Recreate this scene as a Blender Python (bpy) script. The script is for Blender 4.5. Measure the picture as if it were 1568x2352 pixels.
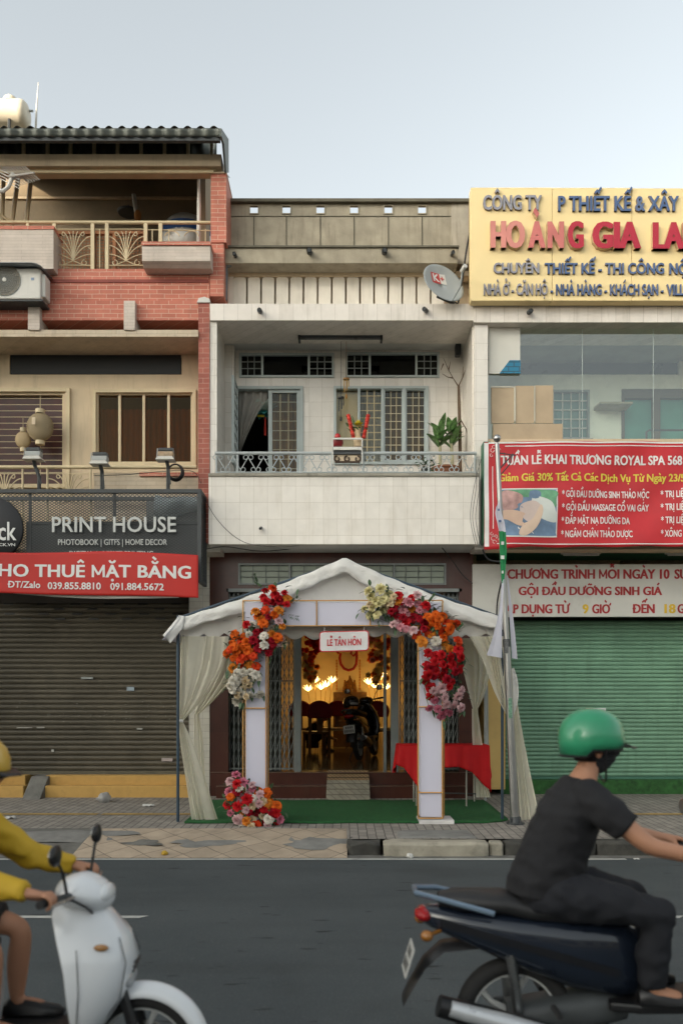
import bpy, bmesh, math, random
from mathutils import Vector, Matrix
R = math.radians
random.seed(11)
sc = bpy.context.scene
for o in list(bpy.data.objects):
    bpy.data.objects.remove(o)
COL = sc.collection

# ------------------------------------------------------------------ camera
F, HC, CX, HY = 1900.0, 1.7, 784.0, 1605.0       # focal length in photo pixels (1568 wide), eye height, vanishing point
cd = bpy.data.cameras.new('camera'); cam = bpy.data.objects.new('camera', cd); COL.objects.link(cam)
cam.location = (0, 0, HC); cam.rotation_euler = (R(90), 0, 0)
cd.sensor_fit = 'HORIZONTAL'; cd.sensor_width = 24.0; cd.lens = 24.0 * F / 1568
cd.shift_y = (HY - 1176) / 1568
cd.clip_start = 0.05; cd.clip_end = 2000
cd.dof.use_dof = True; cd.dof.focus_distance = 11.0; cd.dof.aperture_fstop = 1.6
sc.camera = cam

# ------------------------------------------------------------------ sky, sun, exposure
SUN_EL, SUN_AZ = R(11), R(-52)                    # azimuth from the view direction's opposite: low sun far to the left, in front of the row; an added unseen block shades all but the rooftops
w = bpy.data.worlds.new('World'); sc.world = w; w.use_nodes = True
nt = w.node_tree; nt.nodes.clear()
out = nt.nodes.new('ShaderNodeOutputWorld'); bg = nt.nodes.new('ShaderNodeBackground')
sky = nt.nodes.new('ShaderNodeTexSky'); sky.sky_type = 'NISHITA'; sky.sun_disc = False
sky.sun_elevation = R(12); sky.altitude = 0; sky.air_density = 1.0; sky.dust_density = 4.5; sky.ozone_density = 1.0
hs = nt.nodes.new('ShaderNodeHueSaturation'); hs.inputs['Saturation'].default_value = 0.30
nt.links.new(sky.outputs[0], hs.inputs['Color']); tint = nt.nodes.new('ShaderNodeMix'); tint.data_type = 'RGBA'; tint.blend_type = 'MULTIPLY'; tint.inputs[0].default_value = 1; tint.inputs[7].default_value = (1.0, 1.018, .978, 1)
nt.links.new(hs.outputs[0], tint.inputs[6]); nt.links.new(tint.outputs[2], bg.inputs[0])
bg.inputs[1].default_value = 0.15; nt.links.new(bg.outputs[0], out.inputs[0])
sd = Vector((math.cos(SUN_EL) * math.sin(SUN_AZ), -math.cos(SUN_EL) * math.cos(SUN_AZ), math.sin(SUN_EL)))   # towards the sun
sky.sun_rotation = math.atan2(sd.x, sd.y)
ld = bpy.data.lights.new('sun', 'SUN'); ld.energy = 3.2; ld.angle = R(0.5); ld.color = (1.0, 0.84, 0.62)
sun = bpy.data.objects.new('sun', ld); COL.objects.link(sun)
sun.rotation_euler = sd.to_track_quat('Z', 'Y').to_euler(); sun.location = (-30, 0, 30)
vs = sc.view_settings; sc.display_settings.display_device = 'sRGB'
vs.view_transform = 'Standard'; vs.look = 'None'; vs.gamma = 1.0; vs.exposure = 1.62
try: vs.use_curve_mapping = False
except Exception: pass
sc.cycles.max_bounces = 8; sc.cycles.transparent_max_bounces = 16
sc.cycles.caustics_reflective = False; sc.cycles.caustics_refractive = False
sc.cycles.use_denoising = True
sc.cycles.sample_clamp_indirect = 6

# ------------------------------------------------------------------ pixel -> world helpers (photo pixels at 1568 wide, at a real depth)
def X(px, Y): return (px - CX) * Y / F
def Z(py, Y): return HC - (py - HY) * Y / F
def PT(px, py, Y): return Vector((X(px, Y), Y, Z(py, Y)))
def gz(Y): return 0.15 + 0.05 * max(0.0, min(1.0, (Y - 8.92) / 3.8))     # pavement height, falling to the kerb

# ------------------------------------------------------------------ materials
def _mat(name):
    m = bpy.data.materials.new(name); m.use_nodes = True
    return m, m.node_tree, m.node_tree.nodes['Principled BSDF']
def _n(nt, typ, **kw):
    n = nt.nodes.new(typ)
    for k, v in kw.items(): setattr(n, k, v)
    return n
def _sock(nt, dst, val):
    if hasattr(val, 'links') or hasattr(val, 'is_linked'): nt.links.new(val, dst)
    else: dst.default_value = val
def _mix(nt, fac, a, b, mode='MIX'):
    n = _n(nt, 'ShaderNodeMix', data_type='RGBA', blend_type=mode)
    _sock(nt, n.inputs[0], fac)
    for s, v in ((n.inputs[6], a), (n.inputs[7], b)):
        if isinstance(v, (tuple, list)): s.default_value = (*v[:3], 1)
        else: nt.links.new(v, s)
    return n.outputs[2]
def _noise(nt, vec, scale, detail=4, rough=.55, out='Fac'):
    n = _n(nt, 'ShaderNodeTexNoise'); n.inputs['Scale'].default_value = scale
    n.inputs['Detail'].default_value = detail; n.inputs['Roughness'].default_value = rough
    nt.links.new(vec, n.inputs['Vector']); return n.outputs[out]
def _ramp(nt, fac, lo, hi):
    n = _n(nt, 'ShaderNodeMapRange'); n.inputs[1].default_value = lo; n.inputs[2].default_value = hi
    nt.links.new(fac, n.inputs[0]); return n.outputs[0]
def _bump(nt, b, h, strength, dist=.01):
    n = _n(nt, 'ShaderNodeBump'); n.inputs['Strength'].default_value = strength; n.inputs['Distance'].default_value = dist
    nt.links.new(h, n.inputs['Height']); nt.links.new(n.outputs[0], b.inputs['Normal'])
def _vec(nt, stretch=(1, 1, 1)):
    tc = _n(nt, 'ShaderNodeTexCoord')
    if stretch == (1, 1, 1): return tc.outputs['Object']
    mp = _n(nt, 'ShaderNodeMapping'); mp.inputs['Scale'].default_value = stretch
    nt.links.new(tc.outputs['Object'], mp.inputs['Vector']); return mp.outputs[0]
def hexc(h):
    r = []
    for i in (0, 2, 4):
        c = int(h[i:i + 2], 16) / 255
        r.append(c / 12.92 if c < .04045 else ((c + .055) / 1.055) ** 2.4)
    return tuple(r)
def mul(c, k): return tuple(min(1, x * k) for x in c[:3])

def M(name, col, rough=.65, metal=0.0, var=.16, vs=2.5, bump=.0, bs=60, dirt=0.0, dcol=(.07, .06, .045), dscale=1.6, streak=False, spec=.4, coat=0.0, emit=None, es=0):
    """mottled colour, optional dirt patches / rain streaks, fine bump"""
    m, nt, b = _mat(name)
    v = _vec(nt)
    n1 = _noise(nt, v, vs, 5)
    c = _mix(nt, _ramp(nt, n1, .3, .7), mul(col, 1 - var), mul(col, 1 + var))
    if dirt:
        sv = _vec(nt, (6, 6, .7)) if streak else v
        d = _ramp(nt, _noise(nt, sv, dscale, 6, .65), .52, .78)
        dm = _n(nt, 'ShaderNodeMath', operation='MULTIPLY'); nt.links.new(d, dm.inputs[0]); dm.inputs[1].default_value = dirt
        c = _mix(nt, dm.outputs[0], c, dcol)
    nt.links.new(c, b.inputs['Base Color'])
    rn = _n(nt, 'ShaderNodeMapRange'); nt.links.new(n1, rn.inputs[0]); rn.inputs[3].default_value = max(.02, rough - .1); rn.inputs[4].default_value = min(1, rough + .1)
    nt.links.new(rn.outputs[0], b.inputs['Roughness'])
    b.inputs['Metallic'].default_value = metal; b.inputs['Specular IOR Level'].default_value = spec
    b.inputs['Coat Weight'].default_value = coat
    if emit: b.inputs['Emission Color'].default_value = (*emit, 1); b.inputs['Emission Strength'].default_value = es
    if bump: _bump(nt, b, _noise(nt, v, bs, 6), bump)
    return m

def MB_(name, c1, c2, mortar, bw, bh, ms, offset=.5, rough=.6, bump=.4, flat=False, rot=0, dirt=.3, dcol=(.08, .07, .05), dscale=1.3, var=.12, spec=.4, streak=True, shift=(0, 0)):
    """bricks / tiles in real metres; on walls u = x + y, v = z; flat = on the ground"""
    m, nt, b = _mat(name)
    tc = _n(nt, 'ShaderNodeTexCoord'); sp = _n(nt, 'ShaderNodeSeparateXYZ'); cb = _n(nt, 'ShaderNodeCombineXYZ')
    nt.links.new(tc.outputs['Object'], sp.inputs[0])
    if flat:
        nt.links.new(sp.outputs[0], cb.inputs[0]); nt.links.new(sp.outputs[1], cb.inputs[1])
    else:
        ad = _n(nt, 'ShaderNodeMath', operation='ADD'); nt.links.new(sp.outputs[0], ad.inputs[0]); nt.links.new(sp.outputs[1], ad.inputs[1])
        nt.links.new(ad.outputs[0], cb.inputs[0]); nt.links.new(sp.outputs[2], cb.inputs[1])
    mp = _n(nt, 'ShaderNodeMapping'); mp.inputs['Rotation'].default_value = (0, 0, R(rot)); mp.inputs['Location'].default_value = (shift[0], shift[1], 0)
    nt.links.new(cb.outputs[0], mp.inputs['Vector'])
    # small wobble so that joints are not ruler straight
    wb = _n(nt, 'ShaderNodeVectorMath', operation='MULTIPLY_ADD')
    nt.links.new(_noise(nt, tc.outputs['Object'], 3.5, 2, .5, 'Color'), wb.inputs[0]); wb.inputs[1].default_value = (.012, .012, 0)
    nt.links.new(mp.outputs[0], wb.inputs[2])
    br = _n(nt, 'ShaderNodeTexBrick'); br.offset = offset; br.inputs['Scale'].default_value = 1
    br.inputs['Brick Width'].default_value = bw; br.inputs['Row Height'].default_value = bh
    br.inputs['Mortar Size'].default_value = ms; br.inputs['Mortar Smooth'].default_value = .25; br.inputs['Bias'].default_value = 0
    br.inputs['Color1'].default_value = (*c1, 1); br.inputs['Color2'].default_value = (*c2, 1); br.inputs['Mortar'].default_value = (*mortar, 1)
    nt.links.new(wb.outputs[0], br.inputs['Vector'])
    nz = _noise(nt, tc.outputs['Object'], 5, 6, .6)
    g = _ramp(nt, nz, .25, .75)
    gm = _n(nt, 'ShaderNodeMapRange'); nt.links.new(nz, gm.inputs[0]); gm.inputs[1].default_value = .25; gm.inputs[2].default_value = .75
    gm.inputs[3].default_value = 1 - var; gm.inputs[4].default_value = 1 + var
    hv = _n(nt, 'ShaderNodeVectorMath', operation='SCALE'); nt.links.new(br.outputs[0], hv.inputs[0]); nt.links.new(gm.outputs[0], hv.inputs['Scale'])
    c = hv.outputs[0]
    if dirt:
        s2 = _n(nt, 'ShaderNodeMapping'); s2.inputs['Scale'].default_value = (5, 5, .8) if (streak and not flat) else (1, 1, 1)
        nt.links.new(tc.outputs['Object'], s2.inputs['Vector'])
        d = _ramp(nt, _noise(nt, s2.outputs[0], dscale, 6, .65), .52, .8)
        dm = _n(nt, 'ShaderNodeMath', operation='MULTIPLY'); nt.links.new(d, dm.inputs[0]); dm.inputs[1].default_value = dirt
        c = _mix(nt, dm.outputs[0], c, dcol)
    nt.links.new(c, b.inputs['Base Color'])
    b.inputs['Roughness'].default_value = rough; b.inputs['Specular IOR Level'].default_value = spec
    iv = _n(nt, 'ShaderNodeMath', operation='SUBTRACT'); iv.inputs[0].default_value = 1; nt.links.new(br.outputs['Fac'], iv.inputs[1])
    ad2 = _n(nt, 'ShaderNodeMath', operation='MULTIPLY_ADD'); nt.links.new(_noise(nt, tc.outputs['Object'], 70, 4), ad2.inputs[0]); ad2.inputs[1].default_value = .25
    nt.links.new(iv.outputs[0], ad2.inputs[2])
    _bump(nt, b, ad2.outputs[0], bump, .006)
    return m

def MGlass(name, tint=(.8, .9, .88), glossy=.35, rough=.02, gcol=(.9, .95, .95)):
    """window pane: see-through with a mirror-like share that grows at grazing angles"""
    m, nt, b = _mat(name); nt.nodes.remove(b)
    o = nt.nodes['Material Output']
    t = _n(nt, 'ShaderNodeBsdfTransparent'); t.inputs[0].default_value = (*tint, 1)
    g = _n(nt, 'ShaderNodeBsdfGlossy'); g.inputs['Roughness'].default_value = rough; g.inputs['Color'].default_value = (*gcol, 1)
    fr = _n(nt, 'ShaderNodeLayerWeight'); fr.inputs[0].default_value = glossy
    cl = _n(nt, 'ShaderNodeMapRange'); nt.links.new(fr.outputs['Facing'], cl.inputs[0]); cl.inputs[3].default_value = glossy; cl.inputs[4].default_value = 1
    mx = _n(nt, 'ShaderNodeMixShader'); nt.links.new(cl.outputs[0], mx.inputs[0]); nt.links.new(t.outputs[0], mx.inputs[1]); nt.links.new(g.outputs[0], mx.inputs[2])
    nt.links.new(mx.outputs[0], o.inputs[0]); return m

def MCloth(name, col, trans=.35, see=0.0, rough=.85, var=.08, bump=.25, bs=14, dirt=0.0, bd=.02):
    """cloth lit through from behind; see = share of holes in a sheer weave"""
    m, nt, b = _mat(name); o = nt.nodes['Material Output']; v = _vec(nt)
    c = _mix(nt, _ramp(nt, _noise(nt, v, 4, 5), .3, .7), mul(col, 1 - var), mul(col, 1 + var))
    if dirt:
        d = _ramp(nt, _noise(nt, v, 1.7, 6, .65), .5, .8)
        dm = _n(nt, 'ShaderNodeMath', operation='MULTIPLY'); nt.links.new(d, dm.inputs[0]); dm.inputs[1].default_value = dirt
        c = _mix(nt, dm.outputs[0], c, mul(col, .55))
    nt.links.new(c, b.inputs['Base Color']); b.inputs['Roughness'].default_value = rough; b.inputs['Specular IOR Level'].default_value = .2
    if bump: _bump(nt, b, _noise(nt, v, bs, 5, .6), bump, bd)
    tr = _n(nt, 'ShaderNodeBsdfTranslucent'); nt.links.new(c, tr.inputs[0])
    mx = _n(nt, 'ShaderNodeMixShader'); mx.inputs[0].default_value = trans
    nt.links.new(b.outputs[0], mx.inputs[1]); nt.links.new(tr.outputs[0], mx.inputs[2]); s = mx.outputs[0]
    if see:
        tp = _n(nt, 'ShaderNodeBsdfTransparent'); m2 = _n(nt, 'ShaderNodeMixShader'); m2.inputs[0].default_value = see
        nt.links.new(s, m2.inputs[1]); nt.links.new(tp.outputs[0], m2.inputs[2]); s = m2.outputs[0]
    nt.links.new(s, o.inputs[0]); return m

# ------------------------------------------------------------------ mesh builder
class MB:
    def __init__(s): s.v = []; s.f = []; s.uv = None
    def add(s, vs, fs):
        k = len(s.v); s.v += [tuple(p) for p in vs]; s.f += [tuple(i + k for i in f) for f in fs]; return s
    def quad(s, a, b, c, d): return s.add([a, b, c, d], [(0, 1, 2, 3)])
    def box(s, x0, x1, y0, y1, z0, z1):
        return s.add([(x0, y0, z0), (x1, y0, z0), (x1, y1, z0), (x0, y1, z0), (x0, y0, z1), (x1, y0, z1), (x1, y1, z1), (x0, y1, z1)],
                     [(0, 3, 2, 1), (4, 5, 6, 7), (0, 1, 5, 4), (1, 2, 6, 5), (2, 3, 7, 6), (3, 0, 4, 7)])
    def pb(s, px0, px1, py0, py1, Y, d):
        """box whose front face covers photo pixels px0..px1, py0..py1 at depth Y and which goes d metres back"""
        return s.box(X(px0, Y), X(px1, Y), Y, Y + d, Z(py1, Y), Z(py0, Y))
    def tube(s, pts, r, n=8, closed=False, cap=True):
        pts = [Vector(p) for p in pts]; N = len(pts)
        rs = r if isinstance(r, (list, tuple)) else [r] * N
        vs, fs = [], []; up = None
        for i, p in enumerate(pts):
            a = pts[(i - 1) % N] if (i > 0 or closed) else p; b = pts[(i + 1) % N] if (i < N - 1 or closed) else p
            d = (b - a); d = d.normalized() if d.length > 1e-9 else Vector((0, 0, 1))
            if up is None:
                up = d.orthogonal().normalized()
            up = (up - d * up.dot(d)); up = up.normalized() if up.length > 1e-6 else d.orthogonal().normalized()
            sd = d.cross(up)
            for j in range(n):
                t = 2 * math.pi * (j + .5) / n
                vs.append(p + (up * math.cos(t) + sd * math.sin(t)) * rs[i])
        M_ = N if closed else N - 1
        for i in range(M_):
            for j in range(n):
                a = i * n + j; b = i * n + (j + 1) % n; c = ((i + 1) % N) * n + (j + 1) % n; d = ((i + 1) % N) * n + j
                fs.append((a, b, c, d))
        if cap and not closed: fs += [tuple(range(n - 1, -1, -1)), tuple(range((N - 1) * n, N * n))]
        return s.add(vs, fs)
    def prism(s, poly, y0, y1, axis='y'):
        """closed outline extruded; axis y: (x,z); axis z: (x,y); axis x: (y,z)"""
        n = len(poly)
        mk = {'y': lambda p, t: (p[0], t, p[1]), 'z': lambda p, t: (p[0], p[1], t), 'x': lambda p, t: (t, p[0], p[1])}[axis]
        vs = [mk(p, y0) for p in poly] + [mk(p, y1) for p in poly]
        fs = [tuple(range(n)), tuple(range(2 * n - 1, n - 1, -1))] + [(i, n + i, n + (i + 1) % n, (i + 1) % n) for i in range(n)]
        return s.add(vs, fs)
    def grid(s, fn, nu, nv):
        vs = [fn(i / nu, j / nv) for j in range(nv + 1) for i in range(nu + 1)]
        fs = [(j * (nu + 1) + i, j * (nu + 1) + i + 1, (j + 1) * (nu + 1) + i + 1, (j + 1) * (nu + 1) + i) for j in range(nv) for i in range(nu)]
        return s.add(vs, fs)
    def loft(s, rings, cap=True):
        n = len(rings[0]); vs = [p for r in rings for p in r]
        fs = [(i * n + j, i * n + (j + 1) % n, (i + 1) * n + (j + 1) % n, (i + 1) * n + j) for i in range(len(rings) - 1) for j in range(n)]
        if cap: fs += [tuple(range(n - 1, -1, -1)), tuple(range((len(rings) - 1) * n, len(rings) * n))]
        return s.add(vs, fs)
    def lathe(s, prof, c, axis='z', n=24, cap=True):
        """profile [(r, h)] turned round an axis through c"""
        rings = []
        for r, h in prof:
            ring = []
            for j in range(n):
                t = 2 * math.pi * j / n; a, b = r * math.cos(t), r * math.sin(t)
                ring.append({'z': (c[0] + a, c[1] + b, c[2] + h), 'y': (c[0] + a, c[1] + h, c[2] + b), 'x': (c[0] + h, c[1] + a, c[2] + b)}[axis])
            rings.append(ring)
        return s.loft(rings, cap)
    def ball(s, c, r, n=14, m=9, fn=None):
        r = r if isinstance(r, (tuple, list)) else (r, r, r)
        rings = []
        for i in range(m + 1):
            a = -math.pi / 2 + math.pi * i / m; a = max(-1.5, min(1.5, a)) if i in (0, m) else a
            rings.append([Vector((c[0] + r[0] * math.cos(a) * math.cos(2 * math.pi * j / n), c[1] + r[1] * math.cos(a) * math.sin(2 * math.pi * j / n), c[2] + r[2] * math.sin(a))) for j in range(n)])
        if fn: rings = [[fn(p) for p in q] for q in rings]
        return s.loft(rings)
    def build(s, name, mat, parent=None, smooth=False, bevel=0, local=False, solid=0, sub=0, seg=2):
        me = bpy.data.meshes.new(name); me.from_pydata(s.v, [], s.f); me.update()
        bm = bmesh.new(); bm.from_mesh(me); bmesh.ops.recalc_face_normals(bm, faces=bm.faces); bm.to_mesh(me); bm.free()
        if mat: me.materials.append(mat)
        if smooth:
            me.polygons.foreach_set('use_smooth', [True] * len(me.polygons))
            if smooth != 2:
                try: me.set_sharp_from_angle(angle=R(40))
                except Exception: pass
        o = bpy.data.objects.new(name, me); COL.objects.link(o)
        attach(o, parent, local)
        if solid:
            md = o.modifiers.new('thickness', 'SOLIDIFY'); md.thickness = solid; md.offset = 0
        if sub:
            md = o.modifiers.new('smooth', 'SUBSURF'); md.levels = sub; md.render_levels = sub
        if bevel:
            md = o.modifiers.new('edge', 'BEVEL'); md.width = bevel; md.segments = seg; md.limit_method = 'ANGLE'; md.angle_limit = R(50)
        return o
def wm(o):
    m = o.matrix_basis.copy()
    return (wm(o.parent) @ o.matrix_parent_inverse @ m) if o.parent else m
def attach(o, parent, local=False):
    if parent is None: return
    o.parent = parent
    if not local: o.matrix_parent_inverse = wm(parent).inverted()
def tag(o, label, cat, group=None):
    o['label'] = label; o['category'] = cat
    if group: o['group'] = group
    return o
def thing(name, label, cat, loc=(0, 0, 0), rz=0, group=None):
    o = bpy.data.objects.new(name, None); COL.objects.link(o); o.location = loc; o.rotation_euler = (0, 0, rz); o.empty_display_size = .1
    return tag(o, label, cat, group)
def struct(o, kind='structure'): o['kind'] = kind; return o

def wall(mb, px0, px1, py0, py1, Y, d, holes=()):
    """slab with real openings; every edge of an opening is closed"""
    x = sorted({X(px0, Y), X(px1, Y)} | {min(max(X(h[k], Y), X(px0, Y)), X(px1, Y)) for h in holes for k in (0, 1)})
    z = sorted({Z(py0, Y), Z(py1, Y)} | {min(max(Z(h[k], Y), Z(py1, Y)), Z(py0, Y)) for h in holes for k in (2, 3)})
    H = [(X(h[0], Y), X(h[1], Y), Z(h[3], Y), Z(h[2], Y)) for h in holes]
    def solid(i, j):
        if i < 0 or j < 0 or i >= len(x) - 1 or j >= len(z) - 1: return False
        cx, cz = (x[i] + x[i + 1]) / 2, (z[j] + z[j + 1]) / 2
        return not any(a < cx < b and c < cz < e for a, b, c, e in H)
    for i in range(len(x) - 1):
        for j in range(len(z) - 1):
            if not solid(i, j): continue
            a, b, c, e = x[i], x[i + 1], z[j], z[j + 1]; y0, y1 = Y, Y + d
            mb.quad((a, y0, c), (b, y0, c), (b, y0, e), (a, y0, e)); mb.quad((a, y1, c), (a, y1, e), (b, y1, e), (b, y1, c))
            if not solid(i - 1, j): mb.quad((a, y0, c), (a, y0, e), (a, y1, e), (a, y1, c))
            if not solid(i + 1, j): mb.quad((b, y0, c), (b, y1, c), (b, y1, e), (b, y0, e))
            if not solid(i, j - 1): mb.quad((a, y0, c), (a, y1, c), (b, y1, c), (b, y0, c))
            if not solid(i, j + 1): mb.quad((a, y0, e), (b, y0, e), (b, y1, e), (a, y1, e))
    return mb
def frame(mb, px0, px1, py0, py1, Y, d, t, cols=(), rows=()):
    """rectangular frame t pixels wide, with mullions at cols / transoms at rows (pixel positions, same width)"""
    mb.pb(px0, px0 + t, py0, py1, Y, d); mb.pb(px1 - t, px1, py0, py1, Y, d)
    mb.pb(px0 + t, px1 - t, py0, py0 + t, Y, d); mb.pb(px0 + t, px1 - t, py1 - t, py1, Y, d)
    xs = [px0 + t] + [k for c in cols for k in (c - t / 2, c + t / 2)] + [px1 - t]
    for c in cols: mb.pb(c - t / 2, c + t / 2, py0 + t, py1 - t, Y, d)
    for r in rows:
        for a, b in zip(xs[::2], xs[1::2]): mb.pb(a, b, r - t / 2, r + t / 2, Y + .004, d - .008)
    return mb
def bars(mb, px0, px1, py0, py1, Y, r, nx, ny):
    for i in range(1, nx): 
        x = X(px0 + (px1 - px0) * i / nx, Y); mb.tube([(x, Y, Z(py0, Y)), (x, Y, Z(py1, Y))], r, 5)
    for j in range(1, ny):
        z = Z(py0 + (py1 - py0) * j / ny, Y); mb.tube([(X(px0, Y), Y + r, z), (X(px1, Y), Y + r, z)], r, 5)
    return mb
def room(px0, px1, py0, py1, Y, depth, mat, parent, name='room'):
    """open-fronted box behind an opening"""
    a, b, c, e = X(px0, Y), X(px1, Y), Z(py1, Y), Z(py0, Y); y0, y1 = Y, Y + depth; m = MB()
    m.quad((a, y1, c), (b, y1, c), (b, y1, e), (a, y1, e)); m.quad((a, y0, c), (a, y1, c), (a, y1, e), (a, y0, e)); m.quad((b, y0, c), (b, y1, c), (b, y1, e), (b, y0, e))
    m.quad((a, y0, c), (b, y0, c), (b, y1, c), (a, y1, c)); m.quad((a, y0, e), (b, y0, e), (b, y1, e), (a, y1, e))
    return m.build(name, mat, parent, solid=.02)

FCACHE = {}
def glyphs(body, off=0.0, shear=0.0, space=1.0, res=3):
    c = bpy.data.curves.new('lettering', 'FONT'); c.body = body; c.offset = off; c.shear = shear; c.space_character = space; c.resolution_u = res; c.fill_mode = 'FRONT'
    o = bpy.data.objects.new('lettering', c); COL.objects.link(o); bpy.context.view_layer.update()
    me = o.to_mesh(); v = [tuple(p.co) for p in me.vertices]; f = [tuple(p.vertices) for p in me.polygons]
    o.to_mesh_clear(); bpy.data.objects.remove(o); bpy.data.curves.remove(c)
    return v, f
import unicodedata
HCAP = None
def _rib(pts, t):
    """flat stroke of width t along a 2-D line, mitred"""
    n = len(pts); L, Rr = [], []
    for i in range(n):
        p0, p1 = Vector(pts[max(0, i - 1)]), Vector(pts[min(n - 1, i + 1)]); d = (p1 - p0).normalized(); m = Vector((-d.y, d.x)); k = 1.0
        if 0 < i < n - 1:
            e = (Vector(pts[i]) - p0).normalized(); k = 1 / max(.55, abs(m.dot(Vector((-e.y, e.x)))))
        q = Vector(pts[i]); L.append(q + m * t / 2 * k); Rr.append(q - m * t / 2 * k)
    v = [(p.x, p.y, 1.0) for p in L] + [(p.x, p.y, 1.0) for p in Rr]
    return v, [(i, n + i, n + i + 1, i + 1) for i in range(n - 1)]
GC = {}
def _ext(sx, off, space):
    k = (sx, off, space)
    if k not in GC:
        v, f = glyphs(sx, off, 0, space); GC[k] = (min(p[0] for p in v), max(p[0] for p in v), min(p[1] for p in v), max(p[1] for p in v))
    return GC[k]
def compose(body, off=0.0, space=1.0):
    """text with Vietnamese marks: plain letters from the font, marks drawn as strokes of the same weight"""
    base, marks = '', []
    for ch in body:
        d = unicodedata.normalize('NFD', ch); b, mk = d[0], list(d[1:])
        if b in '\u0110\u0111': mk.append('bar'); b = 'D' if b == '\u0110' else 'd'
        base += b; marks.append(mk)
    bold, off = max(0, off - .014), min(off, .014)     # heavy strokes: outlines grown a little, then doubled sideways
    shifts = [0] if not bold else ([-bold * 1.15, 0, bold * 1.15] if bold < .03 else [-bold * 1.3, -bold * .45, bold * .45, bold * 1.3])
    v, f = [], []; t = .075 + 1.7 * off + 1.5 * bold; H = _ext('H', off, space)[3]
    for i, c in enumerate(base):
        if c == ' ': continue
        x1 = _ext(base[:i + 1], off, space)[1]
        if c == 'M':
            o1 = _ext('M', off, space); x0 = x1 - (o1[1] - o1[0]) + t / 2 - bold; xr = x1 - t / 2 + bold; cx = (x0 + xr) / 2
            for q, (p, tt) in enumerate((([(x0, 0), (x0, H)], t), ([(xr, 0), (xr, H)], t), ([(x0 + .01, H - t * .45), (cx, .14)], t * .9), ([(cx, .14), (xr - .01, H - t * .45)], t * .9))):
                rv, rf_ = _rib(p, tt); k = len(v); v += [(e[0], e[1], .25 * q) for e in rv]; f += [tuple(e + k for e in g) for g in rf_]
            continue
        if (c, off) not in GC: GC[(c, off)] = glyphs(c, off)
        v0, f0 = GC[(c, off)]; dx0 = x1 - max(p[0] for p in v0)
        for q, sh in enumerate(shifts):
            k = len(v); v += [(p[0] + dx0 + sh, p[1], .25 * q) for p in v0]; f += [tuple(e + k for e in g) for g in f0]
    for i, mk in enumerate(marks):
        if not mk: continue
        c = base[i]; one = _ext(c, off, space)
        x1 = _ext(base[:i + 1], off, space)[1]; x0 = x1 - (one[1] - one[0]); cx = (x0 + x1) / 2; top = one[3] + .07 + t / 2; S = []
        dx = dy = 0.0
        if '\u0302' in mk: S.append([(cx - .16, top), (cx, top + .13), (cx + .16, top)]); dx, dy = .17, .12
        if '\u0306' in mk: S.append([(cx - .15, top + .12), (cx - .09, top + .02), (cx, top - .01), (cx + .09, top + .02), (cx + .15, top + .12)]); dx, dy = .0, .20
        if '\u031b' in mk: S.append([(x1 - .06, one[3] - .07), (x1 + .04, one[3] - .04), (x1 + .08, one[3] + .10)])
        if '\u0301' in mk: S.append([(cx + dx - .02 - .25 * t, top + dy), (cx + dx + .06 + .45 * t, top + dy + .12 + .3 * t)])
        if '\u0300' in mk: S.append([(cx + dx - .06 - .45 * t, top + dy + .12 + .3 * t), (cx + dx + .02 + .25 * t, top + dy)])
        if '\u0309' in mk: S.append([(cx + dx - .07, top + dy + .13), (cx + dx + .02, top + dy + .17), (cx + dx + .07, top + dy + .11), (cx + dx, top + dy + .05), (cx + dx, top + dy - .01)])
        if '\u0303' in mk:
            o = .15 if dy else 0; S.append([(cx - .17, top + o), (cx - .08, top + o + .07), (cx + .08, top + o + .01), (cx + .17, top + o + .08)])
        if 'bar' in mk: S.append([(x0 - .07, H * .5), (x0 + .22, H * .5)] if c == 'D' else [(x1 - .2, .58), (x1 + .06, .58)])
        for s in S:
            a, b = _rib(s, t * (.9 if len(s) > 2 else 1)); k = len(v); v += a; f += [tuple(q + k for q in g) for g in b]
        if '\u0323' in mk:
            k = len(v); r = t * .66; y = one[2] - .07 - r; v += [(cx + r * math.cos(q * math.pi / 5), y + r * math.sin(q * math.pi / 5), 1.0) for q in range(10)]; f.append(tuple(range(k, k + 10)))
    return v, f
def text(name, body, px0, px1, cap, base, Y, mat, parent, dep=.006, off=.0, slope=0.0, surf=None, shear=0, space=1.0, proud=.002, side=None):
    """lettering of real thickness: width px0..px1, capital height cap..base (photo pixels) at depth Y"""
    v, f = compose(body, off, space)
    hv, _ = glyphs('H', off); ch0 = min(p[1] for p in hv); ch1 = max(p[1] for p in hv)
    x0 = min(p[0] for p in v); x1 = max(p[0] for p in v)
    sx = (X(px1, Y) - X(px0, Y)) / (x1 - x0); sz = (Z(cap, Y) - Z(base, Y)) / (ch1 - ch0)
    def P(p, back):
        wx = X(px0, Y) + (p[0] - x0) * sx; wz = Z(base, Y) + (p[1] - ch0) * sz + slope * (p[0] - x0) * sx
        yy = Y + (surf(wx, wz) if surf else 0)
        return (wx, yy - proud - (0 if back else dep + .0012 * p[2]), wz)
    m = MB(); n = len(v)
    edges = {}
    for q in f:
        for a, b in zip(q, q[1:] + q[:1]): edges[(a, b)] = edges.get((a, b), 0) + 1
    vs_ = [P(p, False) for p in v] + [P(p, True) for p in v]
    fs = list(f) + [(a, b, b + n, a + n) for (a, b) in edges if (b, a) not in edges]
    m.add(vs_, fs)
    me = bpy.data.meshes.new(name); me.from_pydata(m.v, [], m.f); me.update(); me.materials.append(mat)
    if side:
        me.materials.append(side)
        for p in me.polygons:
            if p.index >= len(f): p.material_index = 1
    o = bpy.data.objects.new(name, me); COL.objects.link(o); attach(o, parent)
    return o

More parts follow.
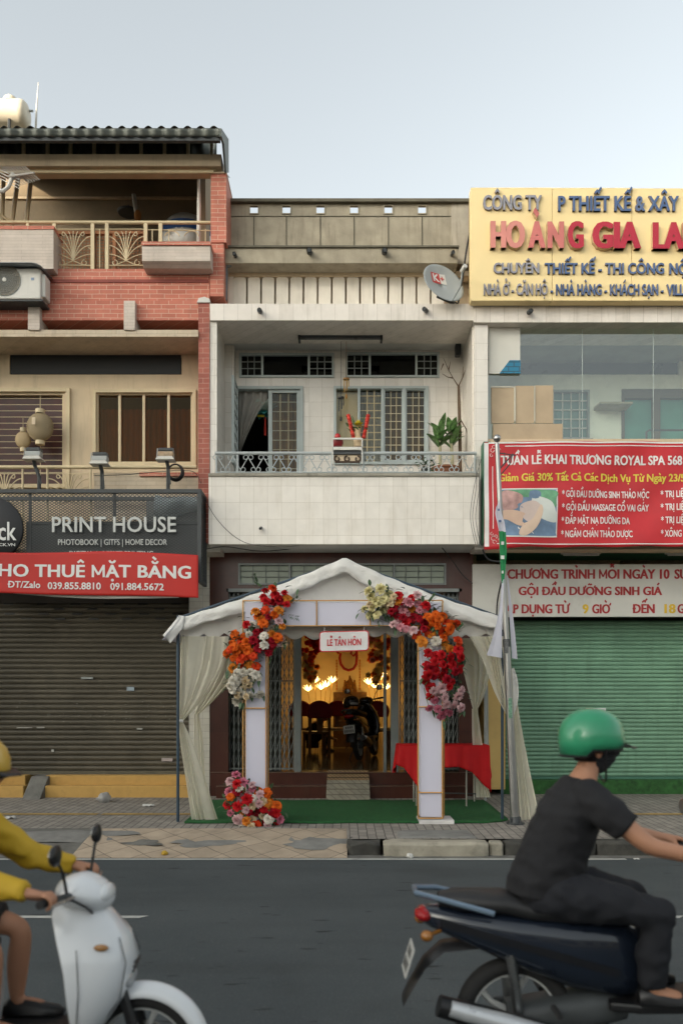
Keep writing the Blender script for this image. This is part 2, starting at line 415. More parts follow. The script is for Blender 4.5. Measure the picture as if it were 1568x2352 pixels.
# ------------------------------------------------------------------ palette
m_white = M('white_paint', (.62, .60, .55), .6, var=.06, dirt=.25, streak=True)
m_cream = M('cream_paint', (.60, .48, .33), .6, var=.08, dirt=.25, streak=True)
m_creamwall = M('cream_plaster', (.58, .46, .31), .8, var=.08, dirt=.25, streak=True, bump=.1)
m_beige_metal = M('beige_enamel', (.58, .47, .29), .45, var=.1, dirt=.2)
m_dkmetal = M('dark_grey_steel', (.045, .05, .052), .5, var=.2, dirt=.15)
m_grey = M('grey_paint', (.28, .30, .29), .5, var=.1, dirt=.2)
m_gate = M('gate_grey_paint', (.17, .185, .18), .45, .2, var=.15, dirt=.3)
m_blue_grey = M('blue_grey_frame_paint', (.40, .45, .44), .45, var=.08, dirt=.2)
m_steel = M('stainless_steel', (.42, .42, .41), .3, 1.0, var=.08)
m_gold = M('gold_paint', (.55, .30, .10), .35, .55, var=.12)
m_black = M('black_plastic', (.012, .012, .013), .38, var=.2)
m_rubber = M('black_rubber', (.018, .018, .018), .8, var=.2)
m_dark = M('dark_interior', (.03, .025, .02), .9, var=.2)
m_concrete = M('weathered_concrete', (.36, .315, .235), .9, var=.16, vs=5, bump=.35, bs=50, dirt=.5, dcol=(.14, .115, .08), dscale=2.2, streak=True)
m_concrete_l = M('pale_concrete', (.42, .37, .29), .9, var=.14, vs=5, bump=.3, bs=50, dirt=.5, dcol=(.12, .10, .07), dscale=2.0, streak=True)
m_brick = MB_('salmon_brick', (.55, .185, .125), (.46, .145, .095), (.60, .40, .30), .215, .0655, .0042, rough=.7, dirt=.25)
m_brick_r = MB_('red_brick', (.37, .105, .07), (.29, .075, .052), (.48, .28, .21), .19, .074, .0042, rough=.6, dirt=.25)
m_brick_w = MB_('whitewashed_brick', (.60, .52, .45), (.55, .47, .40), (.40, .33, .27), .62, .046, .002, rough=.75, dirt=.2, bump=.5)
m_brick_c = MB_('cream_brick', (.58, .49, .37), (.53, .43, .31), (.38, .30, .22), .3, .062, .003, rough=.75, dirt=.3)
m_tile = MB_('white_glazed_tile', (.72, .675, .61), (.665, .62, .555), (.44, .39, .32), .203, .24, .002, offset=0, rough=.22, bump=.25, dirt=.28, dcol=(.36, .28, .19), var=.06, spec=.5)
m_tile_v = MB_('white_fascia_tile', (.76, .70, .63), (.69, .63, .56), (.40, .35, .29), .205, .9, .0022, offset=0, rough=.25, bump=.25, dirt=.35, dcol=(.26, .22, .16), var=.07, spec=.5, shift=(0, .31))
m_tile_s = MB_('small_white_tile', (.55, .53, .46), (.50, .47, .40), (.34, .31, .26), .2, .1, .003, offset=0, rough=.35, dirt=.3)
m_maroon = MB_('maroon_granite', (.062, .019, .012), (.052, .016, .011), (.03, .012, .008), .6, .6, .002, offset=0, rough=.3, bump=.1, dirt=.25, var=.2)
m_soffit = M('soffit_plaster', (.50, .49, .46), .85, var=.06, dirt=.35, dcol=(.2, .19, .17), dscale=.9)
m_litflower = None
# ================================================================== ground
def sheet(name, mat, fn, nu, nv, kind='structure', parent=None):
    return struct(MB().grid(fn, nu, nv).build(name, mat, parent, smooth=True), kind)
def mk_asphalt():
    m, nt, b = _mat('asphalt'); v = _vec(nt)
    c = _mix(nt, _ramp(nt, _noise(nt, v, .6, 5), .3, .7), (.042, .052, .056), (.064, .075, .079))
    c = _mix(nt, _ramp(nt, _noise(nt, v, 120, 2), .60, .72), c, (.18, .18, .178)); c = _mix(nt, _ramp(nt, _noise(nt, v, 75, 3), .60, .75), c, (.03, .032, .033))
    c = _mix(nt, _ramp(nt, _noise(nt, v, .35, 4, .6), .56, .70), c, (.034, .039, .040))
    tr = _ramp(nt, _noise(nt, _vec(nt, (.25, 3, 1)), 1.0, 4), .5, .75); t2 = _n(nt, 'ShaderNodeMath', operation='MULTIPLY'); nt.links.new(tr, t2.inputs[0]); t2.inputs[1].default_value = .45
    c = _mix(nt, t2.outputs[0], c, (.038,.043,.044))
    pit = _ramp(nt, _noise(nt, _vec(nt, (2.2, 10, 1)), 1.25, 2, .5), .68, .72)
    c = _mix(nt, pit, c, (.018, .020, .021))
    nt.links.new(c, b.inputs['Base Color']); b.inputs['Roughness'].default_value = .78; b.inputs['Specular IOR Level'].default_value = .35
    _bump(nt, b, _noise(nt, v, 150, 4), .5, .006); return m
m_asph = mk_asphalt()
m_line = M('worn_white_road_paint', (.42, .42, .39), .7, var=.12, vs=9, dirt=.75, dcol=(.09, .09, .088), dscale=5)
m_pave = MB_('grey_paving_tiles', (.28, .255, .22), (.22, .20, .175), (.075, .068, .058), .2, .1, .006, rough=.85, bump=.7, flat=True, rot=90, dirt=.45, dcol=(.06, .055, .045), dscale=1.6, var=.2)
m_diag = MB_('tan_diagonal_tiles', (.40, .32, .235), (.33, .265, .195), (.13, .105, .08), .3, .3, .005, offset=0, rough=.8, bump=.6, flat=True, rot=45, dirt=.75, dcol=(.12, .11, .095), dscale=1.6, var=.18)
m_ramp = M('cracked_cement', (.14, .135, .12), .9, var=.3, vs=4, bump=.6, bs=30, dirt=.6, dcol=(.05, .05, .046), dscale=3)
m_ylw_tac = M('yellow_tactile_paving', (.36, .24, .08), .8, var=.2, vs=6, dirt=.6, dcol=(.13, .11, .08), dscale=4)
m_soil = M('bare_ground', (.12, .11, .09), .95)
struct(MB().quad((-300, -300, -.03), (300, -300, -.03), (300, 300, -.03), (-300, 300, -.03)).build('ground', m_soil))
struct(MB().quad((-70, -1.5, 0), (70, -1.5, 0), (70, 8.95, 0), (-70, 8.95, 0)).build('road', m_asph))
def strip(name, x0, x1, y0, y1, z, mat, skew=0.0):
    return struct(MB().quad((x0, y0, z), (x1, y0, z), (x1 + skew, y1, z), (x0 + skew, y1, z)).build(name, mat))
strip('edge_line', -40, 3.0, 8.69, 8.765, .005, m_line)
strip('lane_line', -4.6, X(322, 6.42), 6.385, 6.455, .005, m_line, .06)
strip('lane_line', X(1245, 6.42), X(1556, 6.42), 6.385, 6.455, .005, m_line, .06)
strip('lane_line', 7.0, 10.2, 6.385, 6.455, .005, m_line, .06)
KX = X(797, 9.0)                                   # where the ramped pavement ends and the kerb begins
def pav(u, v, x0, x1, y0, y1):
    y = y0 + (y1 - y0) * v; return (x0 + (x1 - x0) * u, y, gz(y))
sheet('pavement', m_pave, lambda u, v: pav(u, v, -40, KX, 9.80, 13.4), 60, 12)
sheet('pavement', m_pave, lambda u, v: pav(u, v, KX, 40, 9.12, 13.4), 60, 12)
def rampf(x0, x1):
    def fn(u, v):
        x = x0 + (x1 - x0) * u; y = 8.80 + 1.0 * v
        n = .008 * math.sin(x * 5.1 + y * 3) + .006 * math.sin(x * 11 + 1)
        return (x, y, max(.004, (gz(9.8)) * (v ** .85) + n * math.sin(math.pi * v)))
    return fn
DX = X(200, 9.4)
sheet('pavement_ramp', m_ramp, rampf(-40, DX), 120, 8)
sheet('tiled_pavement_ramp', m_diag, rampf(DX, KX), 40, 8)
# cement patches smeared over the ramp
def patch(px, py, rx, ry, seed, mat=m_ramp):
    rnd = random.Random(seed); s = 1.0; v = []
    Yc = HC * F / max(1, (py - HY)); Yc = 9.25 if py > 1930 else 9.5
    c = ((px - CX) * Yc / F, Yc)
    n = 26; ph = [rnd.uniform(0, 6) for _ in range(3)]
    poly = []
    for i in range(n):
        a = 2 * math.pi * i / n; r = 1 + .22 * math.sin(3 * a + ph[0]) + .14 * math.sin(5 * a + ph[1]) + .08 * math.sin(9 * a + ph[2])
        x, y = c[0] + rx * r * math.cos(a), c[1] + ry * r * math.sin(a)
        y = min(9.78, max(8.83, y)); poly.append((x, y, gz(9.8) * ((y - 8.8) ** .85) + .006))
    m = MB(); m.add(poly + [(c[0], c[1], gz(9.8) * ((c[1] - 8.8) ** .85) + .012)], [(i, (i + 1) % n, n) for i in range(n)])
    return struct(m.build('cement_patch', mat, smooth=True))
m_patch = M('smeared_cement', (.19, .185, .17), .9, var=.2, vs=6, bump=.4, bs=25, dirt=.4, dcol=(.1, .1, .09))
patch(470, 1958, .38, .13, 1, m_patch); patch(150, 1930, .75, .22, 2, m_patch); patch(735, 1955, .42, .2, 3, m_patch); patch(330, 1940, .2, .1, 5, m_ramp)
# yellow tactile line
def tact(x0, x1): return struct(MB().grid(lambda u, v: (x0 + (x1 - x0) * u, 10.82 + .13 * v, gz(10.85 + .13 * v) + .005), 4, 1).build('tactile_line', m_ylw_tac))
tact(-5.6, -3.2); tact(-3.15, -1.98); tact(2.6, 3.1); tact(3.4, 6.0)
# kerb blocks
m_kerb = M('kerb_concrete', (.34, .31, .245), .95, var=.2, vs=4, bump=.8, bs=22, dirt=.75, dcol=(.07, .068, .055), dscale=3.2)
m_kerbd = M('blackened_kerb', (.05, .048, .042), .95, var=.3, vs=5, bump=.8, bs=24, dirt=.5, dcol=(.16, .15, .12), dscale=3)
def rough_block(name, x0, x1, y0, y1, z1, mat, seed, amp=.012):
    rnd = random.Random(seed); bm = bmesh.new(); bmesh.ops.create_cube(bm, size=1)
    bmesh.ops.subdivide_edges(bm, edges=bm.edges, cuts=9, use_grid_fill=True)
    me = bpy.data.meshes.new(name)
    from mathutils import noise
    for v in bm.verts:
        p = Vector((x0 + (x1 - x0) * (v.co.x + .5), y0 + (y1 - y0) * (v.co.y + .5), -.04 + (z1 + .04) * (v.co.z + .5)))
        e = sum(abs(abs(c) - .5) < .02 for c in v.co)
        k = amp * (1.0 if e < 2 else 2.2)
        d = noise.noise_vector(p * 5 + Vector((seed, 0, 0))) * k
        if e >= 2: d -= Vector((v.co.x, v.co.y, v.co.z)) * .03
        v.co = p + d
    bm.to_mesh(me); bm.free(); me.materials.append(mat); me.polygons.foreach_set('use_smooth', [True] * len(me.polygons))
    o = bpy.data.objects.new(name, me); COL.objects.link(o); return struct(o)
KY = 8.90
rough_block('kerb', X(799, KY), X(874, KY), KY + .04, 9.3, .145, m_kerbd, 1, .028)
rough_block('kerb', X(880, KY), X(1122, KY), KY - .02, 9.13, .15, m_kerb, 2, .012)
rough_block('kerb', X(1126, KY), X(1158, KY), KY + .03, 9.13, .14, m_kerb, 3, .02)
for i, (a, b) in enumerate(((1162, 1370), (1374, 1580), (1584, 1800), (1804, 2020))):
    rough_block('kerb', X(a, KY), X(b, KY), KY + .03, 9.14, .15, m_kerbd, 5 + i, .01)
strip('gutter', KX - .1, 9, 8.78, 8.95, .004, m_ramp)
# drain cover slab in its trough behind the kerb
cv = rough_block('drain_cover', X(912, 9.3), X(1092, 9.3), 9.15, 9.66, .172, m_patch, 21, .004)
cv['kind'] = 'thing'; tag(cv, 'grey concrete drain cover behind the pale kerb block, before the right arch column', 'drain cover')

# ================================================================== LEFT HOUSE
YF = 12.3
LB = thing('townhouse', 'red brick townhouse with corrugated roof, terrace and brown shutter, left of the white house', 'building', (X(200, 12.5), 12.5, .2))
L0 = -170
mb = MB(); mb.pb(L0, 481, 617, 690, YF, .45)
mb.build('brick_wall', m_brick, LB)
MB().pb(L0, 479, 641, 648, YF - .012, .03).build('groove_strip', M('groove_dark_red', (.25, .06, .045), .7), LB)  # raised strip stands in for a recessed groove, its darkness in the colour
MB().pb(L0, 455, 690, 735, 12.22, .5).build('brick_band', m_brick, LB)
mb = MB(); mb.pb(455.5, 481, 694, 1246, 12.2, .6); mb.build('brick_pilaster', m_brick_r, LB)
MB().prism([(X(452, 12.18), Z(694, 12.18)), (X(483, 12.18), Z(694, 12.18)), (X(481, 12.18), Z(686, 12.18)), (X(470, 12.18), Z(681, 12.18)), (X(456, 12.18), Z(684, 12.18))], 12.18, 12.5).build('pilaster_cap', m_white, LB)
mb = MB(); mb.pb(484, 520, 397, 556, 12.25, .6); mb.pb(482, 514, 556, 680, 12.27, .5)
mb.build('brick_pillar', m_brick, LB, bevel=.004)
MB().pb(482, 521, 394, 397, 12.23, .63).build('pillar_cap', m_cream, LB)
for a, b in ((64, 91), (284, 310)):
    MB().pb(a, b, 690, 757, 12.12, .35).build('pilaster', m_brick_w, LB, bevel=.004)
mb = MB(); mb.pb(L0, 455, 757, 773, 12.15, .75); mb.build('lintel', m_brick_c, LB, bevel=.003)
MB().pb(L0, 455, 732, 757, 12.62, .1).build('shadow_gap_wall', m_creamwall, LB)
mb = MB(); wall(mb, L0, 478, 745, 1260, 12.78, .15, [(22, 417, 808, 860), (224, 440, 905, 1064), (-60, 146, 903, 1130)])
mb.build('balcony_wall', m_creamwall, LB)
# balcony slab + parapet behind the mesh sign
mb = MB(); mb.pb(L0, 455.5, 1236, 1262, 12.25, 1.3); mb.build('balcony_slab', m_creamwall, LB)
mb = MB(); mb.pb(216, 455, 1086, 1236, 12.36, .12); mb.build('balcony_parapet', m_brick_c, LB)
MB().pb(320, 455, 1085, 1093, 12.33, .16).build('parapet_coping', m_brick, LB)
m_amber = MGlass('amber_tinted_glass', (.62, .45, .25), .012, gcol=(.8, .7, .5))
m_blk_board = M('black_board_paint', (.012, .013, .014), .5, var=.2)
MB().pb(24, 415, 809.5, 858.5, 12.80, .03).build('transom_board', m_blk_board, LB)
# window with four panes and a pleated curtain behind
wn = MB(); frame(wn, 212, 450, 893, 1070, 12.74, .1, 8); 
wnd = wn.build('window', m_beige_metal, LB, bevel=.004)
fr2 = MB(); frame(fr2, 220, 444, 901, 1066, 12.79, .07, 6, [274.5, 330, 387]); fr2.build('window_frame', m_beige_metal, wnd, bevel=.003)
MB().pb(225, 440, 905, 1062, 12.84, .006).build('pane', m_amber, wnd)
def pleats(px0, px1, py0, py1, Y, amp, n, mat, name, parent, bottom=None):
    m = MB(); m.grid(lambda u, v: (X(px0 + (px1 - px0) * u, Y), Y + amp * math.sin(u * n * 2 * math.pi + .6 * math.sin(v * 5 + u * 9)), Z(py0 + (py1 - py0) * v, Y)), n * 8, 6)
    return m.build(name, mat, parent, smooth=2)
m_curt_br = M('brown_curtain', (.30, .17, .05), .9, var=.2)
pleats(226, 440, 940, 1064, 12.98, .02, 16, m_curt_br, 'curtain', wnd)
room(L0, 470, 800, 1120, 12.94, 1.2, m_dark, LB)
# barred door on the left
dr = MB(); frame(dr, -70, 160, 890, 1120, 12.74, .1, 9); door = dr.build('door', m_beige_metal, LB, bevel=.004)
dr = MB(); frame(dr, -61, 150, 900, 1120, 12.79, .07, 7); dr.build('door_frame', m_beige_metal, door)
gb = MB()
for k in range(13):
    z = Z(914 + k * 14.2, 12.77); gb.tube([(X(-61, 12.77), 12.79, z), (X(143, 12.77), 12.79, z)], .006, 5)
gb.tube([(X(92, 12.77), 12.785, Z(906, 12.77)), (X(92, 12.77), 12.785, Z(1118, 12.77))], .006, 5)
gb.build('door_grille', m_beige_metal, door)
MB().pb(-54, 143, 907, 1114, 12.87, .01).build('door_panel', M('dark_red_wood', (.055, .014, .010), .4, var=.3, vs=6), door)
# low rail and wrought iron of the first balcony
yr = 12.3
ib = MB(); ib.tube([(X(L0, yr), yr, Z(1073, yr)), (X(452, yr), yr, Z(1073, yr))], .028, 10)
for px in (-40, 52, 109, 208): ib.tube([(X(px, yr), yr, Z(1075, yr)), (X(px, yr), yr, Z(1236, yr))], .016, 8)
def arcpts(cx, cy, r, a0, a1, Y, n=14, k=0.0):
    return [(X(cx + (r - k * i / n) * math.cos(R(a0 + (a1 - a0) * i / n)), Y), Y, Z(cy - (r - k * i / n) * math.sin(R(a0 + (a1 - a0) * i / n)), Y)) for i in range(n + 1)]
def fan(mb_, cx, cy, w, h, Y, th=.007):
    """sheaf of bars spreading from one point, ends curling over"""
    for s in (-1, 1):
        for k, (dx, dy) in enumerate(((.98, .22), (1.0, .52), (1.02, .82), (.6, .97), (.27, .98))):
            pts = []
            for i in range(13):
                t = i / 12; x = dx * w * (t ** (1.0 if k < 1 else 1.25)); y = dy * h * math.sin(t * math.pi * .5)
                pts.append((X(cx + s * x, Y), Y, Z(cy - y, Y)))
            mb_.tube(pts, th, 5)
            if k in (1, 3): mb_.tube(arcpts(cx + s * (dx * w - (4 if k == 3 else 2)), cy - dy * h + 5, 5, 90, 90 - s * 300, Y, 10, 2), th * .9, 5)
    mb_.tube([(X(cx, Y), Y, Z(cy, Y)), (X(cx, Y), Y, Z(cy - h, Y))], th, 5)
    for s in (-1, 1): mb_.tube(arcpts(cx + s * 26, cy + 5, 7, 90, 90 + s * 330, Y, 12, 3) , th, 5); mb_.tube([(X(cx, Y), Y, Z(cy, Y)), (X(cx + s * 20, Y), Y, Z(cy + 9, Y))], th, 5)
fan(ib, 158, 1150, 46, 62, yr, .009); fan(ib, 10, 1150, 40, 62, yr, .009)
ib.tube([(X(L0, yr), yr, Z(1088, yr)), (X(216, yr), yr, Z(1088, yr))], .008, 6)
ib.build('balcony_railing', m_beige_metal, LB, smooth=True)
# ---- terrace
ty = 12.32
tb = MB()
tb.tube([(X(L0, ty), ty, Z(510, ty)), (X(483, ty), ty, Z(511, ty))], .027, 10)
for px in (124, 212, 245, 334, 368): tb.pb(px - 4, px + 4, 512, 617 if px < 330 else 556, ty - .02, .04)
tb.pb(60, 66, 512, 520, ty - .02, .04)
for a, b in ((126, 210), (247, 332)):
    tb.tube([(X(a, ty), ty, Z(526, ty)), (X(b, ty), ty, Z(526, ty))], .008, 6); tb.tube([(X(a, ty), ty, Z(609, ty)), (X(b, ty), ty, Z(609, ty))], .008, 6)
    fan(tb, (a + b) / 2, 598, 42, 68, ty)
tb.tube([(X(212, ty), ty, Z(526, ty)), (X(245, ty), ty, Z(526, ty))], .008, 6); tb.tube([(X(335, ty), ty, Z(527, ty)), (X(483, ty), ty, Z(529, ty))], .008, 6)
for px in (229, 350, 388, 472): tb.tube([(X(px, ty), ty, Z(526, ty)), (X(px, ty), ty, Z(556 if px > 300 else 616, ty))], .008, 6)
for px in (395, 440): tb.tube(arcpts(px, 548, 18, 20, 160, ty), .008, 6)
tb.build('terrace_railing', m_beige_metal, LB, smooth=True)
pl = MB().pb(-140, 123, 526, 617, 12.12, .36).build('planter_wall', m_brick_w, LB, bevel=.006)
MB().pb(-140, 124, 518, 526, 12.11, .38).build('planter_coping', m_brick, pl)
z0, z1 = Z(597, 12.0), Z(562, 12.0); zb = Z(606, 12.0)
pm = MB().prism([(12.02, z0), (12.02, z1), (12.5, z1), (12.5, zb), (12.12, zb)], X(326, 12.02), X(483, 12.02), 'x')
pb_ = pm.build('planter_box', m_brick_w, LB, bevel=.005)
MB().pb(325, 484, 554, 562, 12.0, .5).build('planter_coping', m_brick, pb_)
cage = MB(); bars(cage, 127, 332, 533, 617, 13.0, .007, 26, 12)
for px in (127, 214, 262, 332): cage.pb(px - 4, px + 4, 530, 617, 12.97, .05)
cage.pb(127, 332, 529, 536, 12.96, .05)
cage.build('terrace_grille', M('rusty_orange_paint', (.33, .14, .06), .6, var=.25), LB)
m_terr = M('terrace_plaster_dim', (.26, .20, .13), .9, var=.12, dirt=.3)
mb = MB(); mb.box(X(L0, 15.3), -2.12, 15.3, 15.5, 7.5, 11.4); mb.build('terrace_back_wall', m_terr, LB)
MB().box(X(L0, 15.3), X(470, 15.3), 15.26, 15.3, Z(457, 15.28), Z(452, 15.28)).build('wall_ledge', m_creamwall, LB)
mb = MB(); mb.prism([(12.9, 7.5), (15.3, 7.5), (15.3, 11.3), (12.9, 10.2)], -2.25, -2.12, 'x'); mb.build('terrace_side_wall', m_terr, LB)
MB().box(X(L0, 12.3), X(520, 12.3), 12.75, 15.5, Z(617, 12.3) - .2, Z(617, 12.3)).build('terrace_floor', m_creamwall, LB)
# beam, its posts and the corrugated roof
bm_ = MB(); bm_.pb(L0, 508, 353, 380, 12.18, .3); bm_.build('roof_beam', m_cream, LB, bevel=.006)
bm_ = MB(); bm_.pb(L0, 495, 385, 391, 12.26, .2); bm_.tube([(X(L0, 12.22), 12.22, Z(394.5, 12.22)), (X(490, 12.22), 12.22, Z(394.5, 12.22))], .022, 8); bm_.build('beam_pipe', m_beige_metal, LB)
ps = MB()
for px in (53, 108, 161, 215, 269, 323, 377, 431, 486): ps.pb(px - 3.4, px + 3.4, 318, 354, 12.3, .05)
ps.build('roof_posts', m_beige_metal, LB)
m_corr = M('corrugated_roof_sheet', (.115, .125, .11), .55, .3, var=.2, dirt=.4)
def corr(x0, x1, pa, pb2, name, pitch=.186, amp=.022, parent=LB):
    """corrugated sheet between two (y, z) lines"""
    n = int((x1 - x0) / pitch * 8); m = MB()
    d = Vector((0, pb2[0] - pa[0], pb2[1] - pa[1])); nn = Vector((0, -d.z, d.y)).normalized()
    def fn(u, v):
        x = x0 + (x1 - x0) * u; k = amp * math.sin(2 * math.pi * x / pitch)
        return (x, pa[0] + d.y * v + nn.y * k, pa[1] + d.z * v + nn.z * k)
    m.grid(fn, n, 3); return m.build(name, m_corr, parent, smooth=2, solid=.004)
xr = X(505, 11.75)
corr(X(L0, 12), xr, (11.75, Z(292, 11.75)), (12.42, Z(292, 11.75) + .30), 'roof')
corr(X(L0, 12), -2.1, (12.40, Z(292, 11.75) + .29), (15.6, 11.55), 'roof')
corr(X(L0, 12), xr, (11.74, Z(294, 11.74)), (11.78, Z(313, 11.78)), 'roof_fascia')
corr(X(L0, 12), X(498, 12.55), (12.55, Z(318, 12.55)), (12.56, Z(400, 12.56)), 'eaves_sheet')
MB().prism([(11.7, Z(312, 11.7)), (11.95, Z(330, 11.95)), (12.2, Z(396, 12.2)), (12.46, Z(396, 12.46)), (12.44, Z(292, 11.75) + .30), (11.7, Z(294, 11.7))], X(505, 11.75), X(505, 11.75) + .03, 'x').build('roof_end_sheet', m_corr, LB)
MB().box(X(L0, 12), X(505, 11.8), 11.8, 11.86, Z(322, 11.8), Z(313, 11.8)).build('eaves_shadow_strip', m_dkmetal, LB)  # dark strip drawn for the shadow below the roof edge
# stair frame at the far left of the terrace
sf = MB()
for a, b, c, d in ((8, 405, 4, 520), (42, 405, 26, 520), (-30, 470, 26, 512), (72, 405, 60, 512)): sf.tube([PT(a, b, 12.9), PT(c, d, 12.9)], .035, 6)
sf.build('stair_frame', m_beige_metal, LB)
MB().tube([PT(456, 402, 12.5), PT(457, 470, 12.5), PT(456, 556, 12.5)], [.02, .03, .03], 8).build('terrace_pole', m_white, LB)
# ---- ground floor
yw = 12.75
MB().pb(434, 481, 1248, 1842, yw - .02, .5).build('tiled_pier', m_tile_s, LB)
MB().pb(430, 505, 1247, 1268, 12.3, .45).build('pier_capital', m_tile_s, LB)
MB().pb(L0, 434, 1262, 1385, 12.92, .4).build('shutter_header', m_dark, LB)
m_shut = M('brown_shutter_paint', (.090, .077, .054), .5, .15, var=.2, vs=3, dirt=.7, dcol=(.035, .03, .022), dscale=1.5)
def shutter(px0, px1, py0, py1, Y, pitch, mat, parent, slots=None, name='roller_shutter'):
    """interlocking slats: rounded face with a groove under each"""
    x0, x1 = X(px0, Y), X(px1, Y); z0, z1 = Z(py1, Y), Z(py0, Y); n = int(round((z1 - z0) / pitch)); p = (z1 - z0) / n
    prof = []
    for i in range(n):
        zb_ = z0 + i * p
        for t, d in ((.0, .022), (.08, .022), (.12, .004), (.3, -.004), (.55, -.006), (.8, -.002), (.92, .008), (.97, .022)): prof.append((zb_ + t * p, Y + d))
    m = MB(); NX = 24
    m.grid(lambda u, v: (x0 + (x1 - x0) * u, prof[min(len(prof) - 1, int(round(v * (len(prof) - 1))))][1] + .006 * math.sin(u * 9 + v * 3) + .009 * math.sin(u * 23 + 2) * math.sin(v * 7 + u * 4) ** 3, prof[min(len(prof) - 1, int(round(v * (len(prof) - 1))))][0]), NX, len(prof) - 1)
    return m.build(name, mat, parent, smooth=True)
sh = shutter(L0, 433, 1360, 1771, 12.98, .080, m_shut, LB)
sl = MB()
for r, (py, off) in enumerate(((1387, 0), (1398.5, 38), (1410, 0), (1421.5, 38))):
    for k in range(-1, 6):
        px = 8 + off + k * 77 + (3 if r > 1 else 0)
        if px < 420: sl.pb(px, px + 23, py - 2, py + 2, 12.969, .02)
sl.build('slot_marking', m_black, sh)
MB().pb(L0, 433, 1771, 1780, 12.95, .06).build('bottom_rail', M('dusty_steel', (.12, .11, .08), .6, .3, dirt=.5), sh)
MB().pb(186, 213, 1555.5, 1560, 12.955, .02).build('shutter_handle', m_grey, sh)
for a, b, c, d, col in ((291, 308, 1578, 1587, (.30, .36, .40)), (371, 396, 1742, 1749, (.42, .36, .35)), (38, 74, 1671, 1673, (.4, .38, .33)), (84, 102, 1670, 1673, (.4, .38, .33)), (314, 327, 1673, 1676, (.4, .4, .36)), (118, 124, 1722, 1727, (.4, .4, .36))):
    MB().pb(a, b, c, d, 12.963, .012).build('paper_scrap', M('old_sticker', col, .8, var=.2), sh)
rg = random.Random(4); fl = MB()
for k in range(70):
    px, py = rg.uniform(20, 420), rg.choice((1615, 1630, 1640, 1640, 1650)) + rg.gauss(0, 5)
    fl.pb(px, px + rg.uniform(.8, 3.2), py, py + rg.uniform(.5, 1.6), 12.966, .01)
fl.build('glue_marking', M('glue_residue', (.30, .28, .23), .8), sh)
MB().pb(433, 436, 1385, 1782, 12.9, .1).build('shutter_guide', m_dkmetal, sh)
m_yel = M('yellow_step_paint', (.50, .30, .085), .7, var=.14, vs=4, dirt=.55, dcol=(.17, .11, .04), dscale=4)
for a, b in ((L0, 58), (104, 434)):
    st = MB(); st.box(X(a, 12.75), X(b, 12.75), 12.75, 13.3, .18, Z(1782, 12.75)); st.build('step', m_yel, LB, bevel=.012)
    st = MB(); st.box(X(a - 4 if a < 0 else a - 3, 12.55), X(b + (2 if b > 400 else -4), 12.55), 12.55, 12.75, .15, Z(1806, 12.55)); st.build('step', m_yel, LB, bevel=.012)
MB().prism([(12.32, .19), (12.7, Z(1784, 12.7) - .0), (13.0, Z(1780, 12.9)), (13.0, .15), (12.32, .15)], X(60, 12.5), X(101, 12.5), 'x').build('ramp', m_ramp, LB, bevel=.01)
# flank walls and rear body so that the house is solid from the side
fk = MB(); fk.box(X(470, 12.3), X(470, 12.3) + .12, 12.9, 19, .1, Z(617, 12.3)); fk.box(X(L0, 12.3) - .2, X(L0, 12.3), 12.3, 19, .1, 9.5); fk.box(X(L0, 12.3), X(470, 12.3), 18.8, 19, .1, Z(617, 12.3)); fk.build('flank_wall', m_creamwall, LB)

# ------------------------------------------------------------------ things on the left house
ac = thing('air_conditioner', 'cream outdoor air conditioner unit under a small awning, on the brick wall', 'air conditioner', (X(20, 11.95), 12.1, Z(688, 11.95)))
ya = 11.92
MB().pb(-110, 93, 615, 686, ya, .30).build('casing', m_white, ac, bevel=.02, seg=3)
sc_ = MB(); sc_.pb(93, 104, 628, 682, ya + .05, .22); sc_.build('valve_cover', m_white, ac, bevel=.02)
fg = MB()
for r in (36, 32, 28, 24, 20, 16, 12, 8): fg.tube([(X(11 + r * math.cos(a * math.pi / 18), ya), ya - .02 + (.008 if r < 30 else .012), Z(643 - r * math.sin(a * math.pi / 18), ya)) for a in range(36)], .004, 4, closed=True)
for a in range(24): fg.tube([(X(11 + r * math.cos(a * math.pi / 12), ya), ya - .014, Z(643 - r * math.sin(a * math.pi / 12), ya)) for r in (6, 36)], .0028, 4)
fg.build('fan_grille', m_grey, ac)
MB().lathe([(0, 0), (.225, 0), (.225, .01), (0, .01)], (X(11, ya), ya - .009, Z(643, ya)), 'y', 28).build('fan_shade_disc', M('fan_shadow_plastic', (.17, .14, .10), .7), ac)  # flat disc, coloured like the shade behind the fan grille
MB().lathe([(0, -.012), (.03, -.01), (.034, .0), (0, .004)], (X(11, ya), ya - .014, Z(643, ya)), 'y', 14).build('fan_hub', m_white, ac)
MB().pb(71, 78, 637, 643, ya - .004, .01).build('badge', M('badge_blue', (.2, .26, .36), .5), ac)
br_ = MB(); br_.pb(-110, 98, 687, 691, ya + .02, .35); br_.build('bracket', m_dkmetal, ac)
aw = MB(); aw.grid(lambda u, v: (X(-110 + 212 * u, ya), ya - .14 + .5 * v, Z(614, ya) + .045 * v - .05 * max(0, u - .93) * 14 * (1 - v * .4)), 20, 4)
aw.build('awning', M('blue_grey_tin', (.26, .28, .30), .45, .4, dirt=.3), ac, smooth=True, solid=.006)
